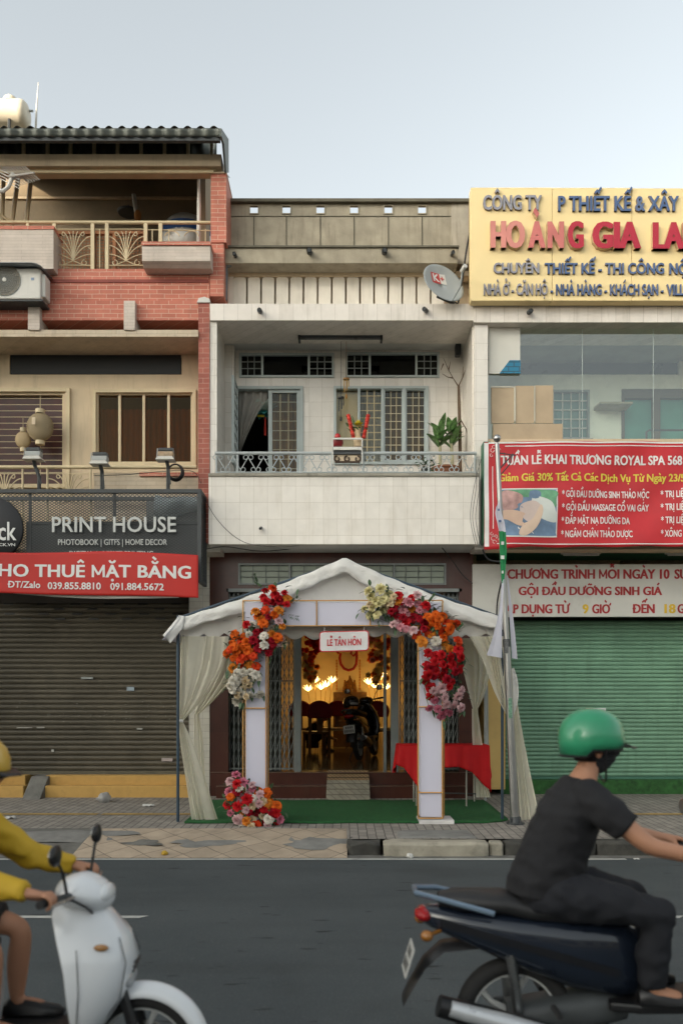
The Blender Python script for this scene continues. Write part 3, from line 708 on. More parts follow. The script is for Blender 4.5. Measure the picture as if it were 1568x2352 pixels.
# TV aerial
an = thing('tv_antenna', 'white yagi television aerial on a curved pipe beside the terrace roof', 'antenna', PT(10, 440, 11.95))
am = MB(); ya = 11.95
am.tube([PT(-10, 436, ya), PT(8, 438, ya), PT(20, 428, ya), PT(26, 412, ya), PT(30, 398, ya)], .03, 8)
am.build('mast', m_white, an)
am = MB(); am.tube([PT(18, 405, ya), PT(78, 396, ya - .3)], .014, 6)
for k in range(9):
    t = k / 8; c = PT(26 + 48 * t, 404 - 7 * t, ya - .28 * t); w_ = .17 - .05 * t
    am.tube([c + Vector((-w_ * .75, -w_ * .3, w_ * .62)), c + Vector((w_ * .75, w_ * .3, -w_ * .62))], .006, 5)
for k in range(4): 
    c = PT(10, 396 + k * 7, ya); am.tube([c + Vector((-.2, 0, .12)), c + Vector((.22, 0, -.10))], .006, 5)
am.build('elements', M('aluminium', (.5, .48, .45), .4, .6), an)
# roof water tank, pole
tk = thing('water_tank', 'cream cylindrical water tank catching sunlight above the corrugated roof', 'water tank', (X(5, 16.2), 16.2, 11.6))
mt = M('pale_tank_enamel', (.66, .60, .48), .4, var=.05)
MB().lathe([(0.02, -1.3), (.21, -1.27), (.245, -1.2), (.255, -1.1), (.262, -1.09), (.262, -.98), (.255, -.97), (.255, .34), (.245, .42), (.20, .47), (.12, .50), (.02, .51)], (X(8, 16.2), 16.2, Z(262, 16.2)), 'x', 32).build('tank_body', mt, tk, smooth=True)
MB().lathe([(.13, .0), (.13, .06), (.11, .085), (.02, .09)], (X(24, 16.2), 16.2, Z(262, 16.2) + .235), 'z', 16).build('tank_lid', mt, tk, smooth=True)
MB().tube([(X(64, 16.2), 16.2, Z(254, 16.2)), (X(76, 16.2), 16.2, Z(254, 16.2))], .022, 8).build('outlet_pipe', m_grey, tk)
lg = MB()
for dx in (-.7, .2):
    for dy in (-.25, .25): lg.tube([(X(5, 16.2) + dx, 16.2 + dy, 11.4), (X(5, 16.2) + dx, 16.2 + dy * .6, Z(262, 16.2) - .2)], .03, 6)
lg.build('stand', m_dkmetal, tk)
pr = MB().tube([PT(82, 300, 16.4), PT(84, 245, 16.4), PT(88, 188, 16.4)], [.022, .018, .006], 6).build('roof_pole', m_white, smooth=True)
tag(pr, 'thin white pole rising above the corrugated roof next to the cream tank', 'pole')
tk = thing('water_tank', 'stainless steel and blue water tank lying on the terrace behind the railing', 'water tank', PT(420, 556, 13.2))
c0 = PT(420, 536, 13.2)
MB().lathe([(0.02, -.12), (.12, -.11), (.25, -.06), (.36, .03), (.42, .14), (.42, 1.2), (.3, 1.3)], c0, 'y', 36).build('tank_body', M('dull_stainless', (.50, .49, .46), .42, .45), tk, smooth=True)
lb = MB(); lb.grid(lambda u, v: (c0.x + (.425 - .0) * math.cos(R(200 - 220 * u)) * (1.004), c0.y + .16 + .5 * v, c0.z + .425 * math.sin(R(200 - 220 * u)) * 1.004), 24, 2)
lb.build('label_wrap', M('blue_label', (.03, .08, .22), .4), tk, smooth=True)
bd = MB()
def dome(r):  # front dome height for a radius
    pr_ = [(0.0, -.12), (.12, -.11), (.25, -.06), (.36, .03), (.42, .14)]
    for (a, b), (c, d) in zip(pr_, pr_[1:]):
        if a <= r <= c: return b + (d - b) * (r - a) / (c - a)
    return .14
bd.grid(lambda u, v: (c0.x + (-.36 + .78 * u), c0.y + dome(min(.42, math.hypot(-.36 + .78 * u, .03 + .17 * v))) - .006, c0.z + .03 + .17 * v), 22, 5)
bd.build('label', M('blue_label_front', (.025, .07, .20), .4), tk, smooth=True)
text('label_lettering', 'AA', 397, 425, 520, 527, c0.y - .14, m_white, tk, dep=.004, off=.03, surf=lambda x, z: dome(min(.42, math.hypot(x - c0.x, z - c0.z))) + .13)
MB().lathe([(.06, 0), (.06, .08), (.09, .09), (.09, .11), (.02, .12)], (c0.x - .05, c0.y + .4, c0.z + .41), 'z', 14).build('tank_lid', m_dkmetal, tk)
cr = MB(); cr.box(c0.x - .4, c0.x + .4, c0.y + .1, c0.y + .2, Z(617, 12.3), c0.z - .3); cr.box(c0.x - .4, c0.x + .4, c0.y + .9, c0.y + 1, Z(617, 12.3), c0.z - .3); cr.build('cradle', m_dkmetal, tk)
st = thing('incense_stick_lamp', 'pale hanging rod with orange tassel in the dark terrace', 'ornament', PT(308, 448, 13.6))  # hanging stick ornament, gives no light
MB().tube([PT(307, 446, 13.6), PT(313, 488, 13.6)], .035, 8).build('rod', M('pale_rod', (.4, .38, .33), .6), st)
MB().ball(PT(316, 495, 13.6), (.06, .06, .1)).build('tassel', M('orange_thread', (.3, .14, .04), .8), st)
fn_ = MB().lathe([(0.01, .03), (.17, .02), (.20, .0), (.18, -.03), (0.01, -.04)], PT(295, 486, 15.0), 'z', 18).build('pendant_lamp', m_dkmetal, smooth=True)
tag(fn_, 'round dark pendant lamp shade at the back of the terrace', 'lamp')
MB().tube([PT(295, 484, 15.0), PT(295, 470, 15.22)], .012, 5).build('lamp_arm', m_dkmetal, fn_)

# lanterns in front of the barred door
def lantern(px, py, r, Y, label, mat):
    t = thing('lantern', label, 'lantern', PT(px, py + r + 9, Y), group='hanging lanterns at the barred door'); k = Y / F
    prof = []
    for i in range(41):
        a = -math.pi / 2 * .93 + math.pi * .93 * i / 40; prof.append((max(.02, r * k * math.cos(a) * (1 if i % 2 else .955)), r * k * 1.05 * math.sin(a)))
    b = MB().lathe(prof, (0, 0, 0), 'z', 28)
    b.v = [(X(px, Y) + x, Y + y * .55, Z(py, Y) + z) for x, y, z in b.v]
    b.build('shade', mat, t, smooth=True)
    for s in (-1, 1):
        c = MB().lathe([(.0, -.03), (.06 * r / 32 + .01, -.03), (.06 * r / 32 + .01, .03), (0, .03)], (X(px, Y), Y, Z(py - s * (r * 1.05 + 3), Y)), 'z', 14); c.build('cap', m_beige_metal, t)
    MB().tube([PT(px, py - r - 4, Y), (X(px, Y), Y, Z(880 if r > 25 else 960, Y))], .004, 4).build('string', m_beige_metal, t)
    return t
lantern(92, 981, 31.5, 12.55, 'larger round lantern with dark ribs hanging before the barred door', M('ribbed_lantern_gauze', (.26, .20, .115), .7, var=.2))
MB().pb(73, 81, 958, 974, 12.38, .012).build('lantern_paper', m_cream, bpy.data.objects['lantern'])
lantern(53, 1010, 18.5, 12.62, 'smaller plain tan lantern hanging behind the larger ribbed one', M('tan_lantern_paper', (.42, .31, .17), .7))

# ------------------------------------------------------------------ print shop sign: expanded metal box
ys = 11.75
PS = thing('shop_sign', 'dark expanded-metal shop sign with pale PRINT HOUSE lettering on the brick house', 'sign', (X(200, ys), ys + .2, Z(1340, ys)))
fb = MB(); P0, P1, Q0, Q1 = -120, 462, 1123, 1338
fb.pb(P0, P1, Q0, Q0 + 9, ys, .05); fb.pb(P1 - 9, P1, Q0 + 9, Q1, ys, .05); fb.pb(P0, P1 - 9, Q1 - 8, Q1, ys, .05)
for px in (68, 262): fb.pb(px - 3, px + 3, Q0 + 9, Q1 - 8, ys + .04, .04)
xa, xb = X(P1, ys) - .05, X(P1, ys)
fb.box(xa, xb, ys + .05, ys + .5, Z(Q0 + 8, ys), Z(Q0, ys)); fb.box(xa, xb, ys + .05, ys + .5, Z(Q1, ys), Z(Q1 - 8, ys)); fb.box(xa, xb, ys + .45, ys + .5, Z(Q1 - 8, ys), Z(Q0 + 8, ys))
fb.box(X(P0, ys), xa, ys + .45, ys + .5, Z(Q0 + 8, ys), Z(Q0, ys))
fb.build('frame', m_dkmetal, PS, bevel=.004)
def clipline(x0, z0, x1, z1, bx0, bx1, bz0, bz1):
    t0, t1 = 0, 1; dx, dz = x1 - x0, z1 - z0
    for p, q in ((-dx, x0 - bx0), (dx, bx1 - x0), (-dz, z0 - bz0), (dz, bz1 - z0)):
        if abs(p) < 1e-9:
            if q < 0: return None
        else:
            r = q / p
            if p < 0: t0 = max(t0, r)
            else: t1 = min(t1, r)
    return None if t0 >= t1 else (x0 + dx * t0, z0 + dz * t0, x0 + dx * t1, z0 + dz * t1)
em = MB(); bx0, bx1, bz0, bz1 = X(P0, ys), X(P1 - 8, ys), Z(Q1 - 7, ys), Z(Q0 + 8, ys); hgt = bz1 - bz0
sl_ = .62; pitch = .062
for s in (-1, 1):
    k = bx0 - hgt / sl_ - 1
    while k < bx1 + hgt / sl_ + 1:
        l = clipline(k, bz0, k + s * hgt / sl_, bz1, bx0, bx1, bz0, bz1)
        if l:
            a, b, c, d = l; yy = ys + .03 + (.004 if s > 0 else 0); t = .0058
            em.add([(a, yy, b - t), (c, yy, d - t), (c, yy, d + t), (a, yy, b + t)], [(0, 1, 2, 3)])
        k += pitch
em.build('mesh', m_dkmetal, PS, solid=.003)
em = MB()
for s in (-1, 1):
    k = ys - 3
    while k < ys + 4:
        l = clipline(k, bz0, k + s * hgt / .9, bz1, ys + .05, ys + .45, bz0, bz1)
        if l: a, b, c, d = l; em.add([(xb - .01, a, b - .006), (xb - .01, c, d - .006), (xb - .01, c, d + .006), (xb - .01, a, b + .006)], [(0, 1, 2, 3)])
        k += .055
em.build('side_mesh', m_dkmetal, PS, solid=.003)
MB().pb(60, 455, 1204, 1345, ys + .33, .03).build('backing_panel', M('dim_grey_panel', (.085, .088, .088), .6, var=.15), PS)
MB().pb(60, 455, 1198, 1204, ys + .30, .06).build('backing_rail', m_dkmetal, PS)
MB().pb(336, 455, 1150, 1198, ys + .36, .03).build('upper_panel', M('grey_panel', (.16, .165, .16), .6), PS)
m_letter = M('pale_grey_letters', (.50, .51, .49), .5, var=.04)
text('lettering', 'PRINT HOUSE', 121, 405, 1188, 1223, ys, m_letter, PS, dep=.03, off=.012, space=1.02)
text('lettering', 'PHOTOBOOK | GITFS | HOME DECOR', 134, 384, 1239, 1252, ys, m_letter, PS, dep=.015, off=.003)
text('lettering', 'DIGITAL & OFFSET PRINTING', 160, 352, 1266, 1279, ys, m_letter, PS, dep=.015, off=.003)
dsc = MB().lathe([(0, 0), (.44, 0), (.452, .008), (.452, .05), (0, .05)], (X(-18, ys), ys - .055, Z(1216, ys)), 'y', 56).build('round_logo', M('black_disc', (.010, .010, .012), .45), PS, smooth=True)
m_wl = M('white_letters', (.68, .68, .66), .5, var=.03)
text('logo_lettering', 'ick', -12, 38, 1199, 1241, ys - .055, m_wl, dsc, dep=.008, off=.012)
text('logo_lettering', 'CLICK.VN', -21, 35, 1248, 1254.5, ys - .055, m_wl, dsc, dep=.004, off=.01)
tp = MB(); rt = random.Random(3)
tp.grid(lambda u, v: (X(356 + 112 * u, 12.05), 12.05 - .1 * math.sin(math.pi * v) + .03 * math.sin(9 * u + 4 * v), Z(1136 + 30 * u * .4 + (54 - 22 * u) * v + 4 * math.sin(6 * u), 12.05)), 18, 8)
o = tp.build('tarpaulin', M('blue_grey_tarp', (.22, .26, .27), .6, var=.2), smooth=True, solid=.01); tag(o, 'crumpled blue grey tarpaulin stuffed behind the dark metal mesh sign', 'tarpaulin')

# red letting banner
yb = 11.62
def bsurf(x, z): return .018 * math.sin(x * 3.1 + z * 2.2) + .014 * math.sin(x * 1.3 - z * 3.4 + 1) + .008 * math.sin(x * 6.5 + z * 7)
m_redban = M('red_vinyl', (.44, .024, .018), .5, var=.06, vs=1.5, spec=.3, bump=.5, bs=3.0)
RBN = thing('banner', 'red cloth banner CHO THUÊ MẶT BẰNG hung below the PRINT HOUSE sign', 'banner', (X(200, yb), yb, Z(1372, yb)))
def edgev(u): return 1264 + 9 * u + 3 * math.sin(u * 7), 1357 + 18 * u + 2 * math.sin(u * 5)
rb = MB()
def rbf(u, v):
    px = -110 + 565 * u; a, b = edgev(u); z = Z(a + (b - a) * v, yb); x = X(px, yb)
    return (x, yb + bsurf(x, z), z)
rb.grid(rbf, 90, 18); rb.build('cloth', m_redban, RBN, smooth=True, solid=.003)
wb_ = MB(); wb_.grid(lambda u, v: (X(30 + 380 * u, yb + .04), yb + .045 + bsurf(X(30 + 380 * u, yb), 3.4), Z(1352 + 10 * u + (11 + 7 * math.sin(math.pi * u)) * v, yb + .04)), 40, 2)
wb_.build('white_backing', m_white, RBN, smooth=True, solid=.003)
m_bl = M('white_vinyl_letters', (.66, .66, .64), .5, var=.03)
text('lettering', 'CHO THUÊ MẶT BẰNG', -36, 439, 1294, 1324, yb, m_bl, RBN, dep=.002, off=.030, slope=-.0125, surf=bsurf, proud=.005, space=1.04)
text('lettering', 'ĐT/Zalo', 19, 92, 1334.5, 1350, yb, m_bl, RBN, dep=.002, off=.016, slope=-.0125, surf=bsurf, proud=.005)
text('lettering', '039.855.8810', 109, 232, 1337, 1353, yb, m_bl, RBN, dep=.002, off=.018, slope=-.0125, surf=bsurf, proud=.005)
text('lettering', '091.884.5672', 254, 377, 1339.5, 1355.5, yb, m_bl, RBN, dep=.002, off=.018, slope=-.0125, surf=bsurf, proud=.005)

# three flood lights on stalks above the sign
m_lampb = M('lamp_housing_paint', (.36, .37, .36), .5, var=.1, dirt=.3)
for px, py, bx, lab in ((75, 1041, 90, 'floodlight standing before the barred door, nearest the round black logo'), (228, 1052, 234, 'floodlight before the pale wall, lowest of the three'), (380, 1042, 386, 'floodlight with rust stain, beside the coiled cable')):
    t = thing('floodlight', lab, 'floodlight', PT(bx, 1123, ys + .2), group='floodlights above the mesh sign'); y = ys + .05
    h = MB(); h.pb(px - 18, px + 17, py - 6, py + 5, y, .12); h.build('housing', m_lampb if px < 300 else M('rusted_housing', (.38, .28, .18), .6, var=.3, vs=20, dirt=.4, dcol=(.4, .13, .02), dscale=8), t, bevel=.01)
    h = MB(); h.prism([(X(px - 22, y), Z(py + 14, y)), (X(px + 21, y), Z(py + 14, y)), (X(px + 16, y), Z(py + 7, y)), (X(px - 17, y), Z(py + 7, y))], y - .04, y + .15); h.build('visor', m_white, t)
    h = MB(); h.pb(px - 16, px + 16, py - 14, py - 7, y + .02, .14); h.build('cooling_fins', m_dkmetal, t, bevel=.005)
    h = MB(); h.tube([PT(px + 2, py + 14, y + .06), PT(px + 6, py + 30, y + .12), PT(bx, 1095, y + .16), PT(bx, 1125, y + .18)], .028, 7); h.tube([PT(px + 8, py + 36, y + .1), PT(bx + 5, py + 70, y + .1)], .014, 5); h.build('arm', m_dkmetal, t)
    MB().tube([PT(px - 18, py - 12, y + .06), PT(px - 20, py + 12, y + .06)], .008, 5).build('yoke', m_lampb, t); MB().tube([PT(px + 17, py - 12, y + .06), PT(px + 19, py + 12, y + .06)], .008, 5).build('yoke', m_lampb, t)
cc = MB()
for k in range(4): cc.tube([(X(402 + (15 + k) * math.cos(a * math.pi / 12), 12.1), 12.1 + .02 * k, Z(1083 - (17 + k * .8) * math.sin(a * math.pi / 12), 12.1)) for a in range(24)], .012, 6, closed=True)
tag(cc.build('cable_coil', m_black), 'coil of black cable hanging on the rail beside the rusted floodlight', 'cable')
# ================================================================== MIDDLE HOUSE (white tiles)
MH = thing('townhouse', 'narrow white tiled townhouse with grey concrete parapet, open balcony and maroon ground floor', 'building', (X(784, 12.6), 12.6, .2))
# pierced parapet
hx = (583, 657.5, 735.5, 813, 891.5, 969)
mb = MB(); wall(mb, 500, 1036, 462, 567, 12.75, .06, [(c - 9.5, c + 9.5, 471, 489) for c in hx]); mb.build('parapet', m_concrete, MH)
MB().pb(500, 1082, 454, 462, 12.68, .15).build('parapet_coping', M('mossy_coping', (.15, .135, .10), .95, var=.2, bump=.4, dirt=.6), MH, bevel=.008)
gr = MB()
for c in hx: gr.pb(c - 1, c + 1, 496.5, 566, 12.743, .02)
gr.pb(522, 1036, 495, 496.6, 12.742, .02)
gr.build('parapet_joints', M('dark_joint', (.10, .09, .065), .95), MH)
rm = MB()
for c in hx: frame(rm, c - 11, c + 11, 469.5, 490.5, 12.735, .03, 2)
rm.build('opening_rims', m_concrete, MH)
MB().pb(1036, 1083, 462, 606, 12.74, .3).build('parapet_pier', m_concrete_l, MH)
mb = MB(); mb.pb(489, 1052, 566, 604, 12.42, .5); mb.build('cornice', m_concrete, MH, bevel=.006)
MB().pb(487, 1054, 562.5, 567, 12.39, .5).build('cornice_lip', M('stained_lip', (.13, .12, .09), .95, bump=.3, dirt=.6), MH, bevel=.004)
# louvred ventilation band
MB().pb(503, 1083, 604, 702, 12.95, .25).build('vent_wall', m_creamwall, MH)
MB().pb(505, 1083, 622, 633, 12.70, .2).build('vent_lintel', m_creamwall, MH)
m_louv = M('cream_louvre_paint', (.76, .70, .60), .7, var=.08, dirt=.3, dcol=(.25, .21, .15), streak=True)
lv = MB()
for k in range(15):
    a = 536.5 + 32.45 * k; Yv = 12.74; x0, x1 = X(a, Yv), X(a + 28.4, Yv); zt, zb = Z(641, Yv), Z(703, Yv); r = (x1 - x0) / 2; cx = (x0 + x1) / 2
    pts = [(x0, zb), (x1, zb), (x1, zt)] + [(cx + r * math.cos(t * math.pi / 8), zt + .05 * math.sin(t * math.pi / 8)) for t in range(1, 8)] + [(x0, zt)]
    lv.prism(pts, Yv, Yv + .08)
lv.build('vent_louvres', m_louv, MH, bevel=.004)
MB().pb(505, 536, 633, 703, 12.72, .1).build('vent_pier', m_louv, MH)
dp = MB(); dp.tube([PT(518, 606, 12.5), PT(518, 640, 12.5), PT(517, 690, 12.5)], .035, 8); dp.tube([PT(512, 612, 12.5), PT(530, 606, 12.5)], .04, 8); dp.build('downpipe', M('blue_grey_pipe', (.13, .15, .16), .5), MH, smooth=True)
# fascia, pilasters, ceiling and back wall of the balcony
MB().pb(482, 1087, 697, 735.5, 12.18, .8).build('fascia', m_tile_v, MH, bevel=.004)
mb = MB(); mb.pb(482, 498, 735.5, 1090, 12.22, .25); mb.build('tiled_pilaster', m_tile, MH)
zc = Z(735.5, 12.18) + .03
xl, xrr = X(498, 12.22), X(1086, 12.22)
MB().box(xl - .06, xrr + .06, 12.3, 13.4, zc, zc + .12).build('balcony_ceiling', m_soffit, MH)
MB().box(xl - .10, xl, 12.47, 13.45, Z(1092, 12.2) - .3, zc).build('side_wall', m_tile, MH); MB().box(xrr, xrr + .10, 12.3, 13.45, Z(1092, 12.2) - .3, zc).build('side_wall', m_tile, MH)
mb = MB(); mb.box(xl, X(537, 13.1), 13.1, 13.3, Z(1100, 12.2) - .3, zc); mb.build('wall_pier', m_tile, MH)
mb = MB(); wall(mb, 470, 1078, 760, 1120, 13.3, .15, [(550, 766, 811, 865), (794, 1008, 809, 865), (536, 692, 889, 1110), (769, 981, 889, 1062)]); mb.build('balcony_wall', m_tile, MH)
MB().box(xl - .1, xrr + .1, 12.2, 13.3, Z(1250, 12.05), Z(1250, 12.05) + .16).build('balcony_slab', m_soffit, MH)
MB().box(xl - .1, xrr + .1, 12.25, 13.3, Z(1092, 12.05) - .35, Z(1092, 12.05) - .3).build('balcony_floor', m_soffit, MH)
MB().pb(479, 1100, 1093, 1250, 12.03, .18).build('balcony_parapet', m_tile, MH, bevel=.004)
MB().pb(478, 1101, 1086.5, 1093, 12.0, .26).build('parapet_ledge', M('mossy_ledge', (.30, .28, .23), .9, var=.2, bump=.4, bs=40, dirt=.95, dcol=(.035, .034, .025), dscale=4.5), MH, bevel=.006)
m_pane = MGlass('window_glass', (.85, .85, .8), .015)
m_dpane = MGlass('dark_transom_glass', (.2, .22, .23), .035)
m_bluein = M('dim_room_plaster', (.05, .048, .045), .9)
def transom(px0, px1, py0, py1, c1, c2):
    f = MB(); frame(f, px0, px1, py0, py1, 13.27, .1, 5, [c1, c2]); o = f.build('transom_window', m_blue_grey, MH, bevel=.003)
    MB().pb(px0 + 4, px1 - 4, py0 + 4, py1 - 4, 13.325, .006).build('pane', m_dpane, o)
    g = MB(); bars(g, px0 + 5, c1 - 3, py0 + 5, py1 - 5, 13.31, .008, 3, 3); bars(g, c2 + 3, px1 - 5, py0 + 5, py1 - 5, 13.31, .008, 3, 3); g.build('grille', m_grey, o)
transom(549, 767, 810, 866, 602, 709); transom(793, 1009, 808, 866, 849, 956)
# door: open left, gridded leaf right
f = MB(); frame(f, 534, 696, 886, 1108, 13.26, .12, 7); dr = f.build('balcony_door', m_blue_grey, MH, bevel=.003)
f = MB(); frame(f, 616, 690, 893, 1105, 13.30, .06, 9); f.build('door_leaf', m_blue_grey, dr, bevel=.003)
MB().pb(624, 682, 901, 1098, 13.335, .006).build('pane', m_pane, dr)
g = MB(); bars(g, 625, 681, 901, 1098, 13.345, .008, 3, 9); g.build('grille', m_beige_metal, dr)
pleats(622, 684, 896, 1100, 13.6, .03, 6, M('amber_curtain', (.22, .11, .03), .9, var=.25), 'curtain', dr)
xh = X(545, 13.26); f = MB()
for y in (13.24, 12.74): f.box(xh - .02, xh + .02, y - .03, y, Z(1085, 13.26), Z(892, 13.26))
for k in range(9):
    z = Z(892, 13.26) + (Z(1085, 13.26) - Z(892, 13.26)) * k / 8; f.box(xh - .012, xh + .012, 12.74, 13.21, z - .012, z + .012)
for y in (12.9, 13.05): f.box(xh - .01, xh + .01, y - .008, y + .008, Z(1085, 13.26), Z(892, 13.26))
f.build('open_leaf', m_blue_grey, dr)
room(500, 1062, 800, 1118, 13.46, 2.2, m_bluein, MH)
m_sheer = MCloth('white_sheer', (.55, .52, .47), .4, .12)
cu = MB()
def cuf(u, v):
    L = 549 + 1 * v; Rr = 613 - 62 * max(0, v - .18) ** .75 * 1.18 if v > .18 else 613
    Rr = max(L + 3, Rr); px = L + (Rr - L) * u; Y = 13.38 + .02 * math.sin(u * 22 + v * 2)
    return (X(px, Y), Y, Z(894 + 150 * v, Y))
cu.grid(cuf, 40, 24); o = cu.build('sheer_curtain', m_sheer, None, smooth=True); tag(o, 'white sheer curtain swept aside in the open balcony doorway', 'curtain')
# window of four bays
f = MB(); frame(f, 766, 984, 886, 1066, 13.26, .12, 6, [824, 878, 928]); wn = f.build('window', m_blue_grey, MH, bevel=.003)
f = MB(); frame(f, 880, 926, 892, 1060, 13.29, .06, 4); frame(f, 930, 978, 892, 1060, 13.29, .06, 4); f.build('casement', m_blue_grey, wn)
MB().pb(772, 978, 892, 1060, 13.345, .006).build('pane', MGlass('reflecting_window_glass', (.88, .88, .82), .02), wn)
g = MB(); bars(g, 827, 875, 892, 1060, 13.33, .009, 3, 10); bars(g, 884, 923, 895, 1058, 13.335, .007, 3, 9); bars(g, 934, 975, 895, 1058, 13.335, .007, 3, 9); g.build('grille', m_beige_metal, wn)
MB().pb(772, 822, 892, 1060, 13.40, .01).build('painted_reflection', m_cream, wn)  # cream panel imitates a sunlit wall mirrored in this bay
pleats(826, 876, 892, 1062, 13.5, .012, 7, M('grey_patterned_curtain', (.30, .29, .28), .9, var=.35, vs=9), 'curtain', wn)
pleats(878, 980, 892, 1062, 13.55, .03, 9, M('brown_drapes', (.15, .08, .03), .9, var=.25), 'curtain', wn)
# railing of the balcony
Yr = 12.14; rl = MB()
rl.tube([(X(494, Yr), Yr, Z(1041, Yr)), (X(1094, Yr), Yr, Z(1041, Yr))], .024, 8)
rl.tube([(X(494, Yr), Yr, Z(1085, Yr)), (X(1094, Yr), Yr, Z(1085, Yr))], .012, 6)
for px in (497, 546, 690, 762, 834, 985, 1090): rl.tube([(X(px, Yr), Yr, Z(1041, Yr)), (X(px, Yr), Yr, Z(1087, Yr))], .014, 6)
k = 0; px = 500
while px < 1080:
    w_ = 17.5; a, b = (1050, 1079) if k % 2 == 0 else (1079, 1050)
    rl.tube([PT(px, a, Yr), PT(px + w_, b, Yr)], .0075, 5)
    if k % 2 == 0: rl.tube(arcpts(px - 6, 1051, 6.5, 0, 300, Yr, 10, 2.5), .0065, 5); rl.tube(arcpts(px + 6, 1051, 6.5, 180, -120, Yr, 10, 2.5), .0065, 5)
    else: rl.tube(arcpts(px - 6, 1078, 6.5, 0, -300, Yr, 10, 2.5), .0065, 5); rl.tube(arcpts(px + 6, 1078, 6.5, 180, 480, Yr, 10, 2.5), .0065, 5)
    px += w_; k += 1
rl.build('balcony_railing', M('pale_grey_rail_paint', (.38, .41, .41), .45, var=.1, dirt=.35, dcol=(.2, .15, .1)), MH, smooth=True)
# drain spouts
def spout(px, py, Y, r, tilt, parent):
    m = MB(); d = Vector((tilt, -.17, -.05)); p = PT(px, py, Y + .02)
    m.tube([p, p + d * .5, p + d], r, 10, cap=False); m.tube([p + d * .2, p + d], r * .75, 10); m.build('drain_spout', m_dkmetal, parent, smooth=True)
for px, py, r in ((541, 588, .028), (711, 580, .042), (882, 580, .042), (1037, 585, .028)): spout(px, py, 12.42, r, 0, MH)
spout(598, 716, 12.18, .034, 0, MH); spout(979, 714, 12.18, .034, -.05, MH)
spout(600, 1212, 12.03, .02, 0, MH)
# ceiling light fitting, balcony
lf = thing('light_fitting', 'dark fluorescent batten under the white balcony ceiling', 'light', (X(782, 12.75), 12.75, zc - .07))
MB().box(X(687, 12.75), X(877, 12.75), 12.68, 12.8, zc - .05, zc - .002).build('batten', m_dkmetal, lf, bevel=.01)
m = MB(); m.tube([(X(690, 12.75), 12.71, zc - .07), (X(874, 12.75), 12.71, zc - .07)], .015, 8); m.build('tube', M('dead_tube', (.12, .12, .12), .3), lf)
m = MB(); m.box(X(685, 12.75), X(690, 12.75), 12.67, 12.81, zc - .10, zc - .002); m.box(X(873, 12.75), X(878, 12.75), 12.67, 12.81, zc - .10, zc - .002); m.build('end_cap', m_black, lf)
sp_ = MB().pb(1046, 1059, 787, 814, 13.0, .14).build('loudspeaker', m_black, bevel=.02); tag(sp_, 'small black loudspeaker box high on the balcony side wall', 'loudspeaker')
# ---- satellite dish
dn = Vector((.385, -.817, .34)).normalized(); dc = PT(1018, 650, 12.05)
DS = thing('satellite_dish', 'grey satellite dish with a red and white mark above the white fascia', 'satellite dish', PT(1040, 697, 12.3))
q = Vector((0, 0, 1)).rotation_difference(dn).to_matrix()
def dishp(r, a): return dc + q @ Vector((r * math.cos(a), r * math.sin(a), .55 * r * r - .05))
m = MB(); rings = [[dishp(r, 2 * math.pi * j / 40) for j in range(40)] for r in (.01, .1, .2, .3, .335)]
m.loft(rings, cap=False); m.build('reflector', M('grey_dish_paint', (.33, .35, .35), .5, var=.06, dirt=.2), DS, smooth=True, solid=.006)
ux = Vector((1, .7576, 0)); ux = (ux - dn * ux.dot(dn)).normalized(); uz = dn.cross(ux) * -1; uz = uz if uz.z > 0 else -uz
def dl(a, b, h=.012):
    p = ux * a + uz * b; r = p.length; return dc + p + dn * (.55 * r * r - .05 + h)
def dishpatch(a0, a1, b0, b1, mat, name, h): 
    m = MB(); m.grid(lambda u, v: dl(a0 + (a1 - a0) * u, b0 + (b1 - b0) * v, h), 8, 8); return m.build(name, mat, DS, smooth=True)
m_dred = M('dish_red', (.52, .05, .05), .5); 
dishpatch(-.16, -.01, .02, .19, m_dred, 'red_mark', .010); dishpatch(-.01, .09, .02, .19, m_white, 'white_mark', .010)
v, f = glyphs('K', .03); m = MB(); m.add([dl(-.145 + p[0] * .17, .05 + p[1] * .17, .014) for p in v], f); m.build('mark_letter', m_wl, DS)
v, f = glyphs('+', .02); m = MB(); m.add([dl(-.01 + p[0] * .13, .06 + p[1] * .15, .014) for p in v], f); m.build('mark_letter', m_dred, DS)
m = MB(); e = dc + Vector((.245, -.25, .07))
m.tube([dl(.05, -.32, 0), (dl(.05, -.32, 0) + e) / 2 + Vector((.03, -.04, -.05)), e], .012, 6); m.build('feed_arm', m_grey, DS)
m = MB(); m.tube([e - dn * .03, e + dn * .07], [.03, .035], 10); m.build('feed_horn', m_white, DS)
m = MB(); m.tube([dc - dn * .06, dc - dn * .16 + Vector((0, .05, -.05)), PT(1042, 697, 12.35)], .022, 8); m.tube([dl(.1, -.28, -.03), PT(1052, 698, 12.3)], .01, 5); m.build('mount', m_dkmetal, DS)

# ---- ground floor of the white house
yg = 12.75
mb = MB(); wall(mb, 481, 1086, 1240, 1842, yg, .3, [(549, 1022, 1296, 1341), (524, 1054, 1352, 1850)]); mb.build('granite_front', m_maroon, MH)
f = MB(); frame(f, 547, 1024, 1294, 1343, yg - .02, .1, 4, [784, 905, 665]); tr = f.build('transom_window', m_gate, MH)
MB().pb(550, 1021, 1297, 1340, yg + .05, .01).build('pane', M('lit_room_pane', (.26, .30, .24), .35, var=.12), tr)  # pale green of the lit room is painted into the pane
g = MB(); bars(g, 552, 1019, 1298, 1339, yg + .02, .006, 16, 3); g.build('grille', m_gate, tr)
MB().box(X(520, yg), X(1060, yg), yg + .0, yg + .3, Z(1352, yg) - .05, Z(1352, yg)).build('gate_track', m_gate, MH)
lf = thing('light_fitting', 'white fluorescent tube over the maroon ground floor, above the tent peak', 'light', PT(770, 1262, 12.65))
